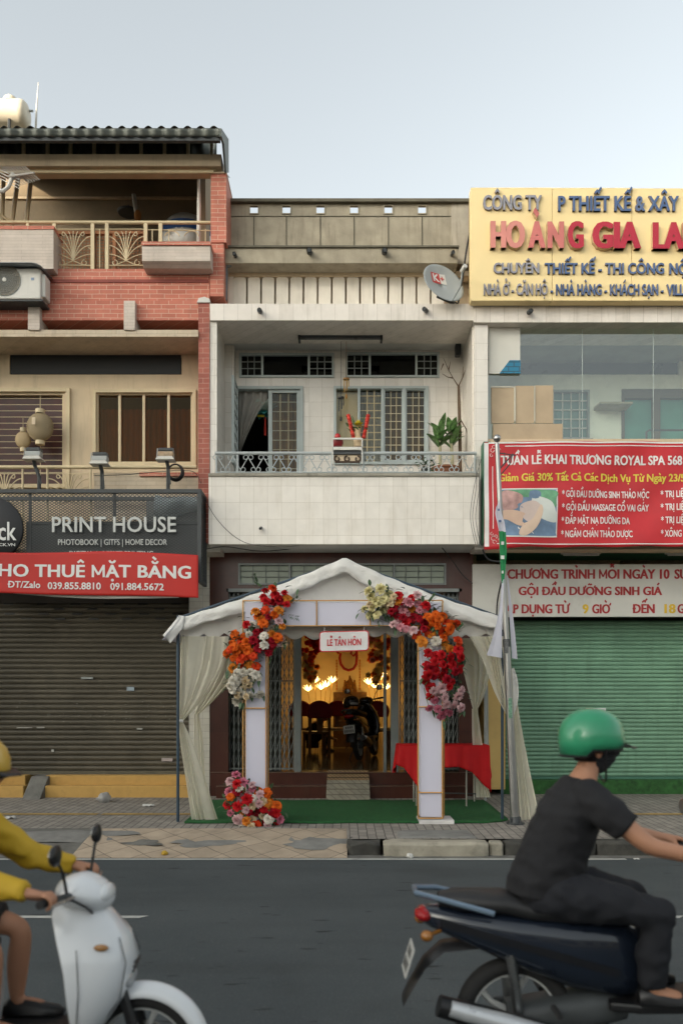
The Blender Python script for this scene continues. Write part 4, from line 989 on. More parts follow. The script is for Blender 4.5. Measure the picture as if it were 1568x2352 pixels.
MB().pb(690, 850, 1261, 1265, 12.6, .05).build('tube', M('white_tube', (.7, .7, .68), .35), lf); MB().pb(686, 854, 1257, 1261, 12.58, .08).build('batten', m_grey, lf)
# steps and threshold
fz = .56
st = MB(); st.box(X(484, yg), X(1084, yg), yg - .02, 13.1, .15, fz); st.build('step', m_maroon, MH, bevel=.006)
st = MB(); st.box(X(496, 12.45), X(1070, 12.45), 12.46, yg - .02, .14, .375); st.build('step', m_maroon, MH, bevel=.006)
m_nose = M('worn_step_nosing', (.16, .10, .07), .4)
st = MB(); st.box(X(496, 12.45), X(1070, 12.45), 12.448, 12.5, .375, .381); st.build('step_nosing', m_nose, MH)
st = MB(); st.box(X(484, yg), X(1084, yg), yg - .032, yg + .04, fz, fz + .006); st.build('step_nosing', m_nose, MH)
# threshold ramp of tiled cement
RP = thing('threshold_ramp', 'small tiled cement ramp laid over the maroon steps in the doorway', 'ramp', (X(800, 12.2), 12.3, .19))
def rampprof(t): return (12.18 + .60 * t, .195 + .385 * t)
m_rt = MB_('broken_mosaic_cement', (.27, .25, .19), (.22, .21, .165), (.12, .11, .085), .11, .07, .006, rough=.85, bump=.6, dirt=.5)
m_rt2 = MB_('tan_mosaic_cement', (.30, .20, .10), (.26, .17, .09), (.08, .055, .03), .06, .05, .008, rough=.8, bump=.7, dirt=.3)
xa, xb = X(749, 12.2), X(850, 12.2); xc, xd = X(752, 12.7), X(846, 12.7)
m = MB(); m.add([(xa, 12.14, .16), (xb, 12.14, .16), (xb, 12.2, .235), (xa, 12.2, .235), (xd + .01, 12.55, .46), (xc - .01, 12.55, .46), (xb, 12.72, .16), (xa, 12.72, .16), (xc, 12.72, .46), (xd, 12.72, .46)],
                 [(0, 1, 2, 3), (3, 2, 4, 5), (0, 3, 5, 8, 7), (1, 6, 9, 4, 2), (5, 4, 9, 8), (7, 8, 9, 6)]); m.build('lower_slab', m_rt, RP, bevel=.008)
m = MB(); m.add([(xc - .008, 12.55, .462), (xd + .008, 12.55, .462), (xd, 12.83, fz + .035), (xc, 12.83, fz + .035), (xc, 12.83, .42), (xd, 12.83, .42)], [(0, 1, 2, 3), (0, 3, 4), (1, 5, 2), (0, 4, 5, 1), (2, 5, 4, 3)]); m.build('upper_slab', m_rt2, RP)
# sliding scissor gates
def gate(px0, px1, parent, name='folding_gate'):
    y = yg + .12; m = MB(); z0, z1 = fz + .02, Z(1358, y); n = max(2, int(round((px1 - px0) / 10.5))); xs = [X(px0 + (px1 - px0) * i / n, y) for i in range(n + 1)]
    for x in xs: m.box(x - .008, x + .008, y - .012, y + .012, z0, z1)
    h = .21; k = int((z1 - z0) / h)
    for a, b in zip(xs, xs[1:]):
        for j in range(k):
            za = z0 + .05 + j * h
            m.tube([(a, y - .018, za), (b, y - .018, za + h)], .005, 4); m.tube([(b, y + .018, za), (a, y + .018, za + h)], .005, 4)
    for z in (z0 + .03, (z0 + z1) / 2, z1 - .1): m.box(xs[0], xs[-1], y - .006, y + .006, z - .012, z + .012)
    return m.build(name, m_gate, parent)
for a, b in ((524, 560), (616, 646), (928, 962), (1020, 1054)): MB().pb(a, b, 1358, 1772, yg + .34, .03).build('gate_shade_board', M('dark_shade_board', (.05, .052, .045), .6, var=.2), MH)  # dark boards added behind the gates to cut the room's glow
gl = thing('folding_gate', 'grey folding lattice gate pushed open behind the left white arch column', 'gate', (X(600, yg), yg + .12, fz)); gate(527, 674, gl, 'lattice')
MB().box(X(675, yg), X(691, yg), yg + .06, yg + .2, fz, Z(1356, yg)).build('lock_post', m_gate, gl, bevel=.006)
gr_ = thing('folding_gate', 'grey folding lattice gate pushed open behind the right white arch column', 'gate', (X(970, yg), yg + .12, fz)); gate(918, 1050, gr_, 'lattice')
MB().box(X(898, yg), X(916, yg), yg + .06, yg + .2, fz, Z(1356, yg)).build('lock_post', m_gate, gr_, bevel=.006)
MB().box(X(881, yg), X(888, yg), yg + .1, yg + .15, fz, Z(1356, yg)).build('gate_bar', m_gate, gr_)
# shell of the ground floor room
ra, rb_, rz = X(482, yg), X(1086, yg), Z(1250, 12.05)
m_roomwall = M('warm_cream_wall', (.55, .44, .25), .8, var=.06)
m_floor = MB_('glossy_tan_floor_tile', (.20, .155, .09), (.18, .14, .08), (.09, .07, .04), .6, .6, .003, offset=0, rough=.12, bump=.05, flat=True, dirt=.1)
MB().quad((ra, yg + .3, fz - .001), (rb_, yg + .3, fz - .001), (rb_, 20.2, fz - .001), (ra, 20.2, fz - .001)).build('room_floor', m_floor, MH)
m = MB(); m.box(ra - .1, ra, yg + .3, 20.2, .1, rz + .2); m.box(rb_, rb_ + .1, yg + .3, 20.2, .1, rz + .2); m.box(ra, rb_, 20.0, 20.2, .1, rz + .2); m.box(ra, rb_, yg + .3, 20.2, rz, rz + .2); m.build('room_wall', m_roomwall, MH)
m = MB(); m.box(ra - .1, rb_ + .1, 19.8, 20.2, rz + .2, Z(566, 12.75)); m.box(ra - .12, ra - .02, 13.46, 20, rz + .2, Z(566, 12.75)); m.box(rb_ + .02, rb_ + .12, 13.46, 20, rz + .2, Z(566, 12.75)); m.box(ra - .1, rb_ + .1, 12.97, 20, Z(566, 12.75) - .2, Z(566, 12.75) - .02); m.build('flank_wall', m_creamwall, MH)

# ---- things on the white balcony
def flat_leaf(mb_, base, dirv, length, width, droop=.25, n=6, fold=.12):
    d = Vector(dirv).normalized(); side = d.cross(Vector((0, 0, 1)))
    side = side.normalized() if side.length > .05 else Vector((1, 0, 0)); up = side.cross(d).normalized()
    vs, fs = [], []
    for i in range(n + 1):
        t = i / n; w_ = width * (math.sin(math.pi * (t ** .8)) ** .8 if 0 < t < 1 else 0) + .001
        c = Vector(base) + d * length * t + Vector((0, 0, -droop * length * t * t))
        vs += [c - side * w_ + up * w_ * fold * 2, c, c + side * w_ + up * w_ * fold * 2]
    for i in range(n):
        a = 3 * i; fs += [(a, a + 1, a + 4, a + 3), (a + 1, a + 2, a + 5, a + 4)]
    mb_.add(vs, fs)
m_leaf = M('green_leaf', (.055, .15, .045), .45, var=.5, vs=18, spec=.5)
m_leaf2 = M('variegated_leaf', (.10, .20, .06), .42, var=.75, vs=16, spec=.5)
m_stem = M('green_stem', (.10, .14, .06), .6)
m_wood = M('brown_bark', (.10, .065, .04), .9, var=.3, vs=9, bump=.5)
PY = 12.75
pt = thing('potted_plant', 'leafy dieffenbachia with two pale cane stems behind the balcony railing', 'plant', PT(1020, 1100, PY))
lf_ = MB(); rl_ = random.Random(5)
for cx in (1010, 1036):
    for k in range(17):
        a = rl_.uniform(0, 2 * math.pi); b = PT(cx + rl_.uniform(-3, 3), 1032 - 38 * (k / 17), PY + rl_.uniform(-.05, .05)); el = .35 + 1.0 * k / 17
        flat_leaf(lf_, b, (math.cos(a) * .75, math.sin(a) * .6, el + .35), rl_.uniform(.30, .44), rl_.uniform(.045, .065), .28)
lf_.build('leaves', m_leaf2, pt, smooth=True)
sm = MB(); sm.tube([PT(1012, 1098, PY), PT(1010, 1040, PY), PT(1011, 990, PY)], .025, 8); sm.tube([PT(1040, 1098, PY), PT(1037, 1040, PY), PT(1034, 990, PY)], .028, 8); sm.build('stems', M('pale_cane', (.34, .32, .20), .7, var=.3, vs=14), pt)
MB().lathe([(.02, 0), (.15, 0), (.2, .26), (.22, .27), (.22, .30), (.17, .29), (.02, .27)], PT(1023, 1120, PY), 'z', 20).build('pot', M('terracotta', (.25, .10, .05), .8), pt, smooth=True)
bt = thing('bare_tree', 'thin bare brown tree climbing the right side of the balcony', 'tree', PT(1056, 1110, 12.8))
tm = MB(); tm.tube([PT(1057, 1112, 12.8), PT(1056, 1010, 12.8), PT(1054, 930, 12.8), PT(1053, 885, 12.8)], [.03, .028, .024, .02], 7)
tm.build('trunk', m_wood, bt, smooth=True)
tm = MB()
for pts in (((1053, 888), (1040, 868), (1030, 850), (1018, 822)), ((1053, 886), (1062, 866), (1063, 842)), ((1040, 868), (1028, 866), (1015, 858)), ((1030, 850), (1034, 830)), ((1018, 835), (1012, 850)), ((1055, 960), (1070, 985), (1078, 1020)), ((1062, 866), (1068, 850))):
    tm.tube([PT(a, b, 12.8 + .02 * i) for i, (a, b) in enumerate(pts)], [.012] + [.007] * (len(pts) - 2) + [.003], 5)
tm.build('branches', m_wood, bt)
spn = thing('potted_plant', 'small trailing green plant at the foot of the balcony railing', 'plant', PT(978, 1086, 12.3))
lf_ = MB()
for k in range(60):
    a = rl_.uniform(0, 6.28); b = PT(978 + rl_.gauss(0, 12), 1070 + rl_.gauss(0, 11), 12.3 + rl_.uniform(-.08, .08)); flat_leaf(lf_, b, (math.cos(a), math.sin(a), rl_.uniform(-.4, .8)), .07, .022, .3, 3)
lf_.build('leaves', m_leaf, spn, smooth=True)
MB().lathe([(.01, 0), (.06, 0), (.08, .1), (.01, .1)], PT(978, 1092, 12.3), 'z', 12).build('pot', m_dkmetal, spn)
# shrine shelf and offerings
ysn = 12.05
sh_ = thing('shrine_shelf', 'white metal shrine shelf hung on the balcony railing', 'shrine', PT(798, 1064, ysn))
m = MB(); m.pb(762, 833, 1026, 1033, ysn, .26); m.pb(762, 765, 1006, 1064, ysn, .02); m.pb(830, 833, 1006, 1064, ysn, .02); m.pb(765, 830, 1005, 1009, ysn, .02); m.pb(762, 765, 1006, 1026, ysn + .24, .02); m.pb(830, 833, 1006, 1026, ysn + .24, .02)
m.build('frame', m_white, sh_, bevel=.003)
MB().pb(766, 829, 1036, 1043, ysn + .03, .2).build('drawer', m_dkmetal, sh_)
m = MB(); m.pb(768, 827, 1044, 1062, ysn + .06, .01)
m.build('ornamental_panel', m_cream, sh_)
m = MB()
for px, s in ((774, 1), (821, -1), (797, 1)): m.tube(arcpts(px, 1054, 7, 90, 90 + s * 320, ysn + .05, 12, 3), .014, 5)
m.tube([PT(770, 1061, ysn + .05), PT(826, 1061, ysn + .05)], .016, 5); m.build('scrollwork', M('dark_bronze', (.06, .035, .02), .5), sh_)
jr = thing('offering_jar', 'red lidded jar on the left end of the shrine shelf', 'jar', PT(775, 1026, ysn + .12))
MB().lathe([(.01, 0), (.06, 0), (.085, .05), (.08, .09), (.05, .11), (.01, .11)], PT(775, 1026, ysn + .12), 'z', 16).build('body', M('red_lacquer', (.20, .015, .02), .3), jr, smooth=True)
MB().ball(PT(775, 1003, ysn + .12), (.045, .045, .05)).build('apple', M('red_apple', (.42, .02, .02), .3), jr, smooth=True)
va = thing('flower_vase', 'cream vase of red gladioli and a yellow flower on the shrine shelf', 'vase', PT(822, 1026, ysn + .12)); yv = ysn + .12
MB().lathe([(.01, 0), (.06, .0), (.065, .1), (.05, .13), (.035, .18), (.05, .27), (.06, .29), (.01, .28)], PT(822, 1026, yv), 'z', 16).build('vase', M('cream_ceramic', (.52, .38, .22), .3), va, smooth=True)
m = MB()
for a, b in ((808, 955), (838, 953), (822, 965), (801, 950)): m.tube([PT(822, 990, yv), PT((822 + a) / 2, (990 + b) / 2, yv), PT(a, b, yv)], .006, 4)
for k in range(16): flat_leaf(m, PT(820 + rl_.gauss(0, 7), 985 + rl_.gauss(0, 5), yv + rl_.uniform(-.05, .05)), (rl_.uniform(-1, 1), rl_.uniform(-.6, .6), .6), .11, .02, .3, 4)
m.build('stems', m_leaf, va)
for s, x0 in ((-1, 800), (1, 845)):
    m = MB()
    for k in range(9):
        p = PT(x0 - s * k * 1.8 * -1 * (1 if s < 0 else -1) if False else (x0 + (1.4 * k if s < 0 else -1.2 * k)), 955 + 6 * k, yv + rl_.uniform(-.03, .03)); m.ball(p, (.032, .03, .03), 8, 5)
    m.build('gladiolus', M('scarlet_petals', (.50, .035, .02), .6, var=.3, vs=20), va, smooth=True)
m = MB()
for k in range(30): flat_leaf(m, PT(824, 977, yv - .02), (rl_.gauss(0, 1), rl_.gauss(-.4, .6), rl_.gauss(.3, .8)), .075, .02, -.1, 3)
m.build('chrysanthemum', M('yellow_petals', (.62, .48, .03), .6), va, smooth=True)
# wind chimes
def chime(px, top, bot, mat, lab, wood, Y, n=5):
    t = thing('wind_chime', lab, 'wind chime', PT(px, bot, Y)); 
    MB().lathe([(.01, 0), (.05, 0), (.05, .02), (.01, .03)], PT(px, top + 10, Y), 'z', 14).build('disc', wood, t)
    m = MB()
    for k in range(n):
        a = 2 * math.pi * k / n; c = PT(px, 0, Y); m.tube([(c.x + .038 * math.cos(a), Y + .038 * math.sin(a), Z(top + 12, Y)), (c.x + .038 * math.cos(a), Y + .038 * math.sin(a), Z(top + 26 + 6 * (k % 3), Y))], .009, 6)
    m.build('tubes', mat, t)
    m = MB(); m.tube([PT(px, top - 18, Y), PT(px, bot, Y)], .0035, 4); m.ball(PT(px, bot - 5, Y), (.018, .012, .04), 8, 6); m.build('cord', wood, t)
m_ow = M('orange_wood', (.36, .17, .035), .5)
chime(795, 862, 915, M('brass_tubes', (.48, .30, .10), .35, .6), 'golden wind chime with orange wooden disc, hanging higher of the two', m_ow, 12.9)
MB().tube([(X(795, 12.9), 12.9, Z(845, 12.9)), (X(795, 12.9), 12.9, zc)], .003, 4).build('line', m_ow, bpy.data.objects['wind_chime'])
chime(783, 905, 967, m_dkmetal, 'black metal wind chime hanging lower in front of the cream window bay', m_black, 12.9)
MB().tube([(X(783, 12.9), 12.9, Z(888, 12.9)), (X(783, 12.9), 12.9, zc)], .003, 4).build('line', m_black, bpy.data.objects['wind_chime.001'])
# lotus lantern in the open balcony door
ll = thing('paper_lantern', 'white and teal lotus paper lantern with red tassel in the open balcony doorway', 'lantern', PT(606, 1000, 13.55)); yl = 13.55
m = MB()
for k in range(9):
    a = 2 * math.pi * k / 9
    for e, L_ in ((1.1, .22), (.35, .2)): flat_leaf(m, PT(604, 945, yl) + Vector((math.cos(a) * .06, math.sin(a) * .06, 0)), (math.cos(a + e), math.sin(a + e) * .7, 1.2 * e), L_, .075, -.15, 5)
m.build('upper_petals', M('pale_aqua_paper', (.55, .62, .56), .6), ll, smooth=True)
m = MB()
for k in range(9):
    a = 2 * math.pi * k / 9; flat_leaf(m, PT(604, 945, yl), (math.cos(a), math.sin(a), -.35), .17, .06, .2, 5)
m.build('lower_petals', M('teal_paper', (.06, .32, .30), .6), ll, smooth=True)
m = MB(); m.pb(591, 607, 952, 957, yl - .02, .02); m.build('yellow_trim', M('yellow_paper', (.6, .5, .03), .6), ll)
m = MB(); m.tube([PT(609, 958, yl), PT(609, 1000, yl)], [.012, .02], 6); m.build('tassel', M('red_thread', (.45, .03, .02), .8), ll)
m = MB(); m.tube([PT(604, 930, yl), PT(604, 893, yl)], .004, 4); m.build('string', m_black, ll)

# ================================================================== RIGHT HOUSE
RB = thing('townhouse', 'tiled townhouse with a glazed upper floor and green roller shutter, at the right', 'building', (X(1400, 12.8), 12.8, .2))
R1 = 1760
MB().pb(1087.5, R1, 692, 740, 12.16, .8).build('fascia', m_tile_v, RB, bevel=.004)
MB().pb(1090, R1, 740, 745, 12.24, .5).build('fascia_shadow_strip', m_dkmetal, RB)  # dark strip stands in for the shadow line under the fascia
MB().pb(1089, 1120, 745, 1262, 12.22, .4).build('tiled_pilaster', m_tile, RB)
MB().pb(1083, R1, 560, 692, 12.6, .4).build('upper_wall', m_creamwall, RB)
MB().pb(1120, R1, 1008, 1262, 12.25, .3).build('sill_wall', m_creamwall, RB)
m_shopglass = MGlass('tinted_shop_glass', (.90, .97, .92), .13, .04)
gs = MB().quad(PT(1120, 1008, 12.36), PT(R1, 1008, 12.36), PT(R1, 745, 12.36), PT(1120, 745, 12.36)).build('glass_front', m_shopglass, RB)
m = MB()
for px in (1337, 1500, 1640): m.pb(px - .5, px + .5, 745, 1008, 12.355, .012)
m.build('glass_joints', M('pale_joint', (.4, .45, .43), .3), RB)
# loggia behind the glass
m_lgw = M('loggia_plaster', (.78, .76, .68), .8, var=.06, dirt=.3)
yk = 13.7
zt = Z(745, 12.36)
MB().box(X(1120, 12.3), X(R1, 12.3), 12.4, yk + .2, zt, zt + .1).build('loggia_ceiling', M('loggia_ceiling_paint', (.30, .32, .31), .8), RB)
MB().box(X(1120, 12.3), X(R1, 12.3), 12.4, yk + .2, Z(1040, 12.36) - .1, Z(1040, 12.36)).build('loggia_floor', m_lgw, RB)
MB().box(X(1112, 12.3), X(1119.5, 12.3), 12.4, yk + .2, Z(1040, 12.36), zt).build('loggia_side_wall', m_lgw, RB)
mb = MB(); wall(mb, 1050, R1, 770, 1060, yk, .15, [(1190, 1560, 812, 860), (1270, 1352, 897, 1006), (1432, R1 - 20, 896, 1080)]); mb.build('loggia_wall', m_lgw, RB)
MB().pb(1190, 1560, 812, 860, yk + .08, .02).build('dark_transom', M('dim_green_grey', (.045, .055, .052), .3), RB)
f = MB(); frame(f, 1268, 1354, 895, 1008, yk - .03, .1, 4); wn = f.build('window', m_grey, RB)
MB().pb(1271, 1351, 898, 1005, yk + .06, .01).build('pane', M('teal_pane', (.06, .15, .13), .25, var=.2), wn)
g = MB(); bars(g, 1272, 1350, 899, 1004, yk + .02, .011, 4, 5); g.build('grille', m_white, wn)
MB().pb(1262, 1362, 1006, 1020, yk - .1, .12).build('sill', m_grey, wn)
f = MB(); frame(f, 1428, R1 - 16, 893, 1080, yk - .03, .1, 6); 
for px in (1508, 1590): f.pb(px - 8, px + 8, 899, 1076, yk - .03, .1)
f.pb(1434, R1 - 24, 899, 914, yk - .026, .09)
dd = f.build('door', M('brown_frame', (.10, .085, .065), .6), RB)
MB().pb(1432, R1 - 20, 912, 1078, yk + .06, .02).build('door_panel', M('teal_door_paint', (.07, .24, .20), .5, var=.1), dd)
sb = MB(); sb.prism([(yk - .35, Z(944, yk)), (yk, Z(944, yk)), (yk, Z(936, yk)), (yk - .35, Z(940, yk))], X(1363, yk), X(1436, yk), 'x'); o = sb.build('wall_shelf', m_concrete); tag(o, 'small grey shelf on the white wall behind the shop glass', 'shelf')
rr = MB(); rr.tube([PT(1484, 1012, 13.0), PT(1484, 992, 13.0), PT(1490, 988, 13.0), PT(1640, 988, 13.0)], .018, 6); o = rr.build('grab_rail', m_dkmetal); tag(o, 'bent dark metal rail before the teal doors', 'rail')
wp = MB().pb(1122, 1194, 747, 858, 12.33, .02).build('white_board', M('white_board', (.62, .60, .54), .8, var=.05)); tag(wp, 'white board covering the top left corner of the shop glass', 'board')
m = MB(); yy = 12.31; m.prism([(X(1147, yy), Z(857, yy)), (X(1195, yy), Z(857, yy)), (X(1195, yy), Z(827, yy)), (X(1170, yy), Z(827, yy))], yy, yy + .015); o = m.build('blue_panel', MB_('blue_plastic_tiles', (.02, .20, .33), (.02, .17, .29), (.03, .08, .12), .16, .07, .008, rough=.3, dirt=0)); tag(o, 'blue gridded plastic offcut at the corner of the white board', 'panel')
m_card = M('brown_cardboard', (.44, .34, .23), .9, var=.12, vs=2, dirt=.2)
cbt = thing('cardboard_sheet', 'tall brown cardboard sheets taped over the shop glass', 'cardboard', PT(1200, 972, 12.5))
for a, b, c, d, y in ((1128, 1180, 890, 972, 12.335), (1184, 1226, 886, 972, 12.34), (1229, 1270, 885, 972, 12.335)): MB().pb(a, b, c, d, y, .012).build('panel', m_card, cbt)
m = MB(); m.pb(1180, 1184, 890, 968, 12.325, .01); m.pb(1226, 1229, 886, 968, 12.325, .01); m.pb(1128, 1184, 887, 890, 12.325, .01); m.build('tape', M('pale_tape', (.5, .47, .38), .5), cbt)
bx = MB().pb(1132, 1292, 973, 1010, 12.30, .03).build('folded_box', m_card, bevel=.006); tag(bx, 'wide folded cardboard box standing below the taped sheets, behind the flagpole tip', 'cardboard')
# ground floor
m_green = M('green_soffit_paint', (.035, .13, .075), .5, var=.15, dirt=.3)
zs = Z(1250, 12.2)
MB().box(X(1108, 12.2), X(R1, 12.2), 12.08, 13.5, zs - .02, zs + .05).build('green_soffit', m_green, RB)
MB().box(X(1104, 12.2), X(1120, 12.2), 11.98, 12.2, zs - .02, Z(1015, 12.0)).build('green_side', m_green, RB)
MB().pb(1113, 1160, 1300, 1814, 12.78, .6).build('yellow_pier', M('yellow_pier_paint', (.56, .38, .13), .6, var=.08, dirt=.2), RB, bevel=.006)
m = MB(); m.tube([PT(1116, 1500, 12.74), PT(1119, 1720, 12.74)], .022, 8); m.build('drainpipe', m_grey, RB)
MB().pb(1160, R1, 1400, 1440, 13.25, .2).build('shutter_box', m_dark, RB)
m_gsh = M('green_shutter_paint', (.155, .29, .195), .5, .05, var=.12, vs=2, dirt=.45, dcol=(.06, .11, .075), dscale=1.2, streak=True)
gsh = shutter(1161, R1, 1425, 1784, 13.2, .0655, m_gsh, RB)
MB().pb(1161, R1, 1784, 1791, 13.17, .05).build('bottom_rail', M('green_rail', (.06, .16, .11), .5), gsh)
MB().pb(1346, 1362, 1627, 1634, 13.16, .03).build('sticker', M('cream_sticker', (.5, .46, .34), .6), gsh); MB().pb(1363, 1391, 1627, 1634, 13.16, .03).build('sticker', M('white_sticker', (.6, .6, .6), .6), gsh)
m_turf = M('green_turf', (.030, .105, .028), .95, var=.35, vs=14, bump=.9, bs=160, dirt=.35, dcol=(.015, .05, .014), dscale=2.5)
MB().box(X(1150, 12.98), X(R1, 12.98), 12.98, 13.4, .15, Z(1791, 13.1)).build('turf_step', m_turf, RB)
m = MB(); m.box(X(1120, 12.3), X(R1, 12.3), 18.8, 19, .1, 8); m.box(X(1119, 12.3) - .02, X(1119, 12.3) + .06, 13.9, 19, .1, 8); m.box(X(R1, 12.3), X(R1, 12.3) + .2, 12.3, 19, .1, 8); m.box(X(1120, 12.3), X(R1, 12.3), 13.9, 19, 7.9, 8); m.build('flank_wall', m_creamwall, RB)
for px in (1320, 1560):
    t = thing('light_fitting', 'white fluorescent fitting under the green soffit, ' + ('nearer the flagpole' if px < 1400 else 'further from the flagpole'), 'light', PT(px, 1266, 12.6)); z = zs - .03
    MB().box(X(px - 30, 12.6), X(px + 60, 12.6), 12.6, 12.68, z - .04, z + .005).build('batten', m_white, t, bevel=.006); MB().tube([(X(px - 26, 12.6), 12.62, z - .055), (X(px + 56, 12.6), 12.62, z - .055)], .014, 8).build('tube', m_white, t)

# ---- yellow sign
yy = 11.98
YS = thing('shop_sign', 'large yellow sign with raised blue and red HOÀNG GIA lettering, upper right', 'sign', (X(1330, yy), yy + .15, Z(690, yy)))
m_yel_s = M('yellow_sign_board', (.84, .66, .34), .5, var=.05, vs=1.2, dirt=.3, dcol=(.80, .66, .36), dscale=.9, streak=True)
m_yel_side = M('brown_sign_edge', (.12, .07, .03), .7)
for a, b, t in ((1081, 1267, 430), (1268, 1450, 430.5), (1451, 1640, 431.5), (1641, R1, 432)):
    MB().pb(a, b, t, 690, yy, .16).build('board', m_yel_s, YS, bevel=.004)
MB().pb(1083, R1, 434, 688, yy + .16, .3).build('sign_box', m_yel_side, YS)
m_lside = M('tan_letter_edge', (.50, .34, .20), .6)
m_bside = M('dark_letter_edge', (.20, .16, .14), .6)
m_blue = M('blue_letters', (.075, .125, .25), .5, var=.1, vs=1.5, dirt=.45, dcol=(.28, .28, .32), dscale=1.4)
m_bluef = M('faded_blue_letters', (.27, .27, .31), .55, var=.12, vs=3, dirt=.4, dcol=(.12, .14, .25), dscale=2.5)
m_redl = M('crimson_letters', (.42, .022, .045), .4, var=.06, vs=2)
m_redf = M('faded_crimson_letters', (.56, .17, .15), .5, var=.15, vs=2, dirt=.9, dcol=(.45, .03, .05), dscale=2.2)
m_redff = M('pink_faded_letters', (.62, .24, .20), .55, var=.12, vs=2, dirt=.3, dcol=(.50, .10, .10), dscale=3)
def yt(body, a, b, c, d, mat, off, dep=.035, side=m_bside): return text('lettering', body, a, b, c, d, yy, mat, YS, dep=dep, off=off, side=side)
yt('CÔNG TY', 1108, 1243, 450, 485, m_bluef, .030); yt('P THIẾT KẾ & XÂY', 1280, 1557, 452, 487.5, m_blue, .028); yt('DỰNG', 1577, 1668, 453, 488, m_blue, .028)
yt('HO', 1124, 1203, 510, 578, m_redff, .055, .07, m_lside); yt('À', 1210, 1250, 511, 578, m_redf, .055, .07, m_lside); yt('N', 1254, 1292, 511, 578.5, m_redf, .055, .07, m_lside); yt('G', 1300, 1337, 511, 578.5, m_redl, .055, .07, m_lside)
yt('GIA', 1356, 1468, 512, 579, m_redl, .055, .07, m_lside); yt('LAND', 1494, 1655, 513, 580, m_redl, .055, .07, m_lside)
yt('CHUYÊN', 1132, 1237, 605, 630, m_bluef, .030, .03); yt('THIẾT KẾ - THI CÔNG', 1250, 1523, 605.5, 631, m_blue, .026, .03); yt('NỘI THẤT', 1535, 1665, 606, 632, m_blue, .026, .03)
yt('NHÀ Ở - CĂN HỘ', 1110, 1256, 653, 679, m_bluef, .022, .028); yt('- NHÀ HÀNG - KHÁCH SẠN -', 1263, 1522, 654, 679.5, m_blue, .022, .028); yt('VILLA', 1529, 1584, 654.5, 680, m_blue, .022, .028)
o = spout(1213, 718, 12.16, .034, 0, RB)

# ---- red spa banner
yb2 = 11.93
def b2(x, z): return .020 * math.sin(x * 2.6 - z * 2.0) + .014 * math.sin(x * 4.1 + z * 3.0 + 2) + .008 * math.sin(x * 7 - z * 8)
BN = thing('banner', 'big red spa opening banner with a photo panel behind the flagpole', 'banner', (X(1330, yb2), yb2, Z(1258, yb2)))
def b2f(u, v, a=1113, b=R1, t0=1014, t1=1255, e=0):
    px = a + (b - a) * u; l = 1 + 6 * max(0, 1 - u * 6); z = Z(t0 + (t1 - t0 + (3.0 * (1 - u) + l - 2)) * v + 1.2 * math.sin(u * 30), yb2); x = X(px - 2 * v, yb2); return (x, yb2 + b2(x, z) - e, z)
MB().grid(lambda u, v: b2f(u, v), 110, 26).build('cloth', M('red_banner_vinyl', (.45, .020, .026), .45, var=.14, vs=1.6, spec=.4, bump=.5, bs=3.0), BN, smooth=True, solid=.003)
def ribbon(px0, px1, py0, py1, mat, name, e=.006):
    m = MB(); n = max(2, int((px1 - px0) / 5)); k = max(1, int((py1 - py0) / 8))
    m.grid(lambda u, v: (X(px0 + (px1 - px0) * u, yb2), yb2 + b2(X(px0 + (px1 - px0) * u, yb2), Z(py0 + (py1 - py0) * v, yb2)) - e, Z(py0 + (py1 - py0) * v, yb2)), n, k); return m.build(name, mat, BN, smooth=True)
m_wv = M('white_vinyl_print', (.64, .62, .60), .5)
ribbon(1112, 1122, 1016, 1256, m_wv, 'white_border'); ribbon(1122, R1, 1014.5, 1018, m_wv, 'white_border')
ribbon(1160, R1, 1023, 1025, m_wv, 'border_line'); ribbon(1140, R1, 1248.5, 1250.5, m_wv, 'border_line'); ribbon(1130.5, 1132.5, 1070, 1215, m_wv, 'border_line')
sc2 = MB()
for cx, cy, s in ((1132, 1034, 1), (1132, 1238, -1)):
    for r, a0, a1, dx, dy in ((7, 0, 300, 0, 0), (5, 180, -100, 6, 4), (4, 90, 400, -3, 11), (5, 0, 300, 2, -8), (3.5, 0, 330, 14, -2)):
        p = arcpts(cx + dx, cy + s * dy, r, a0, a1, yb2, 12, r * .5); p = [(q_[0], yb2 + b2(q_[0], q_[2]) - .007, q_[2]) for q_ in p]; sc2.tube(p, .006, 4)
sc2.build('corner_flourish', M('pink_print', (.62, .36, .34), .5), BN)
def bt2(body, a, b, c, d, mat, off, space=1.0): return text('lettering', body, a, b, c, d, yb2, mat, BN, dep=.002, off=off, surf=b2, proud=.006, slope=-.004, space=space)
m_ylp = M('yellow_print', (.62, .50, .06), .5)
bt2('TUẦN LỄ KHAI TRƯƠNG ROYAL SPA 568', 1150, 1566, 1045, 1067, m_wv, .028); bt2('Giảm Giá 30% Tất Cả Các Dịch Vụ Từ Ngày 23/5', 1145, 1572, 1087, 1105, m_ylp, .026)
for body, x1, c in (('* GỘI ĐẦU DƯỠNG SINH THẢO MỘC', 1491, 1127.5), ('* GỘI ĐẦU MASSAGE CỔ VAI GÁY', 1491, 1157.5), ('* ĐẮP MẶT NẠ DƯỠNG DA', 1447, 1187.5), ('* NGÂM CHÂN THẢO DƯỢC', 1452, 1218)):
    bt2(body, 1289, x1, c, c + 15.5, m_wv, .018)
for body, x1, c in (('* TRỊ LIỆU', 1577, 1127), ('* TRỊ LIỆU', 1577, 1157), ('* TRỊ LIỆU', 1577, 1187), ('* XÔNG HƠI', 1590, 1217.5)): bt2(body, 1517, x1, c, c + 15.5, m_wv, .018)
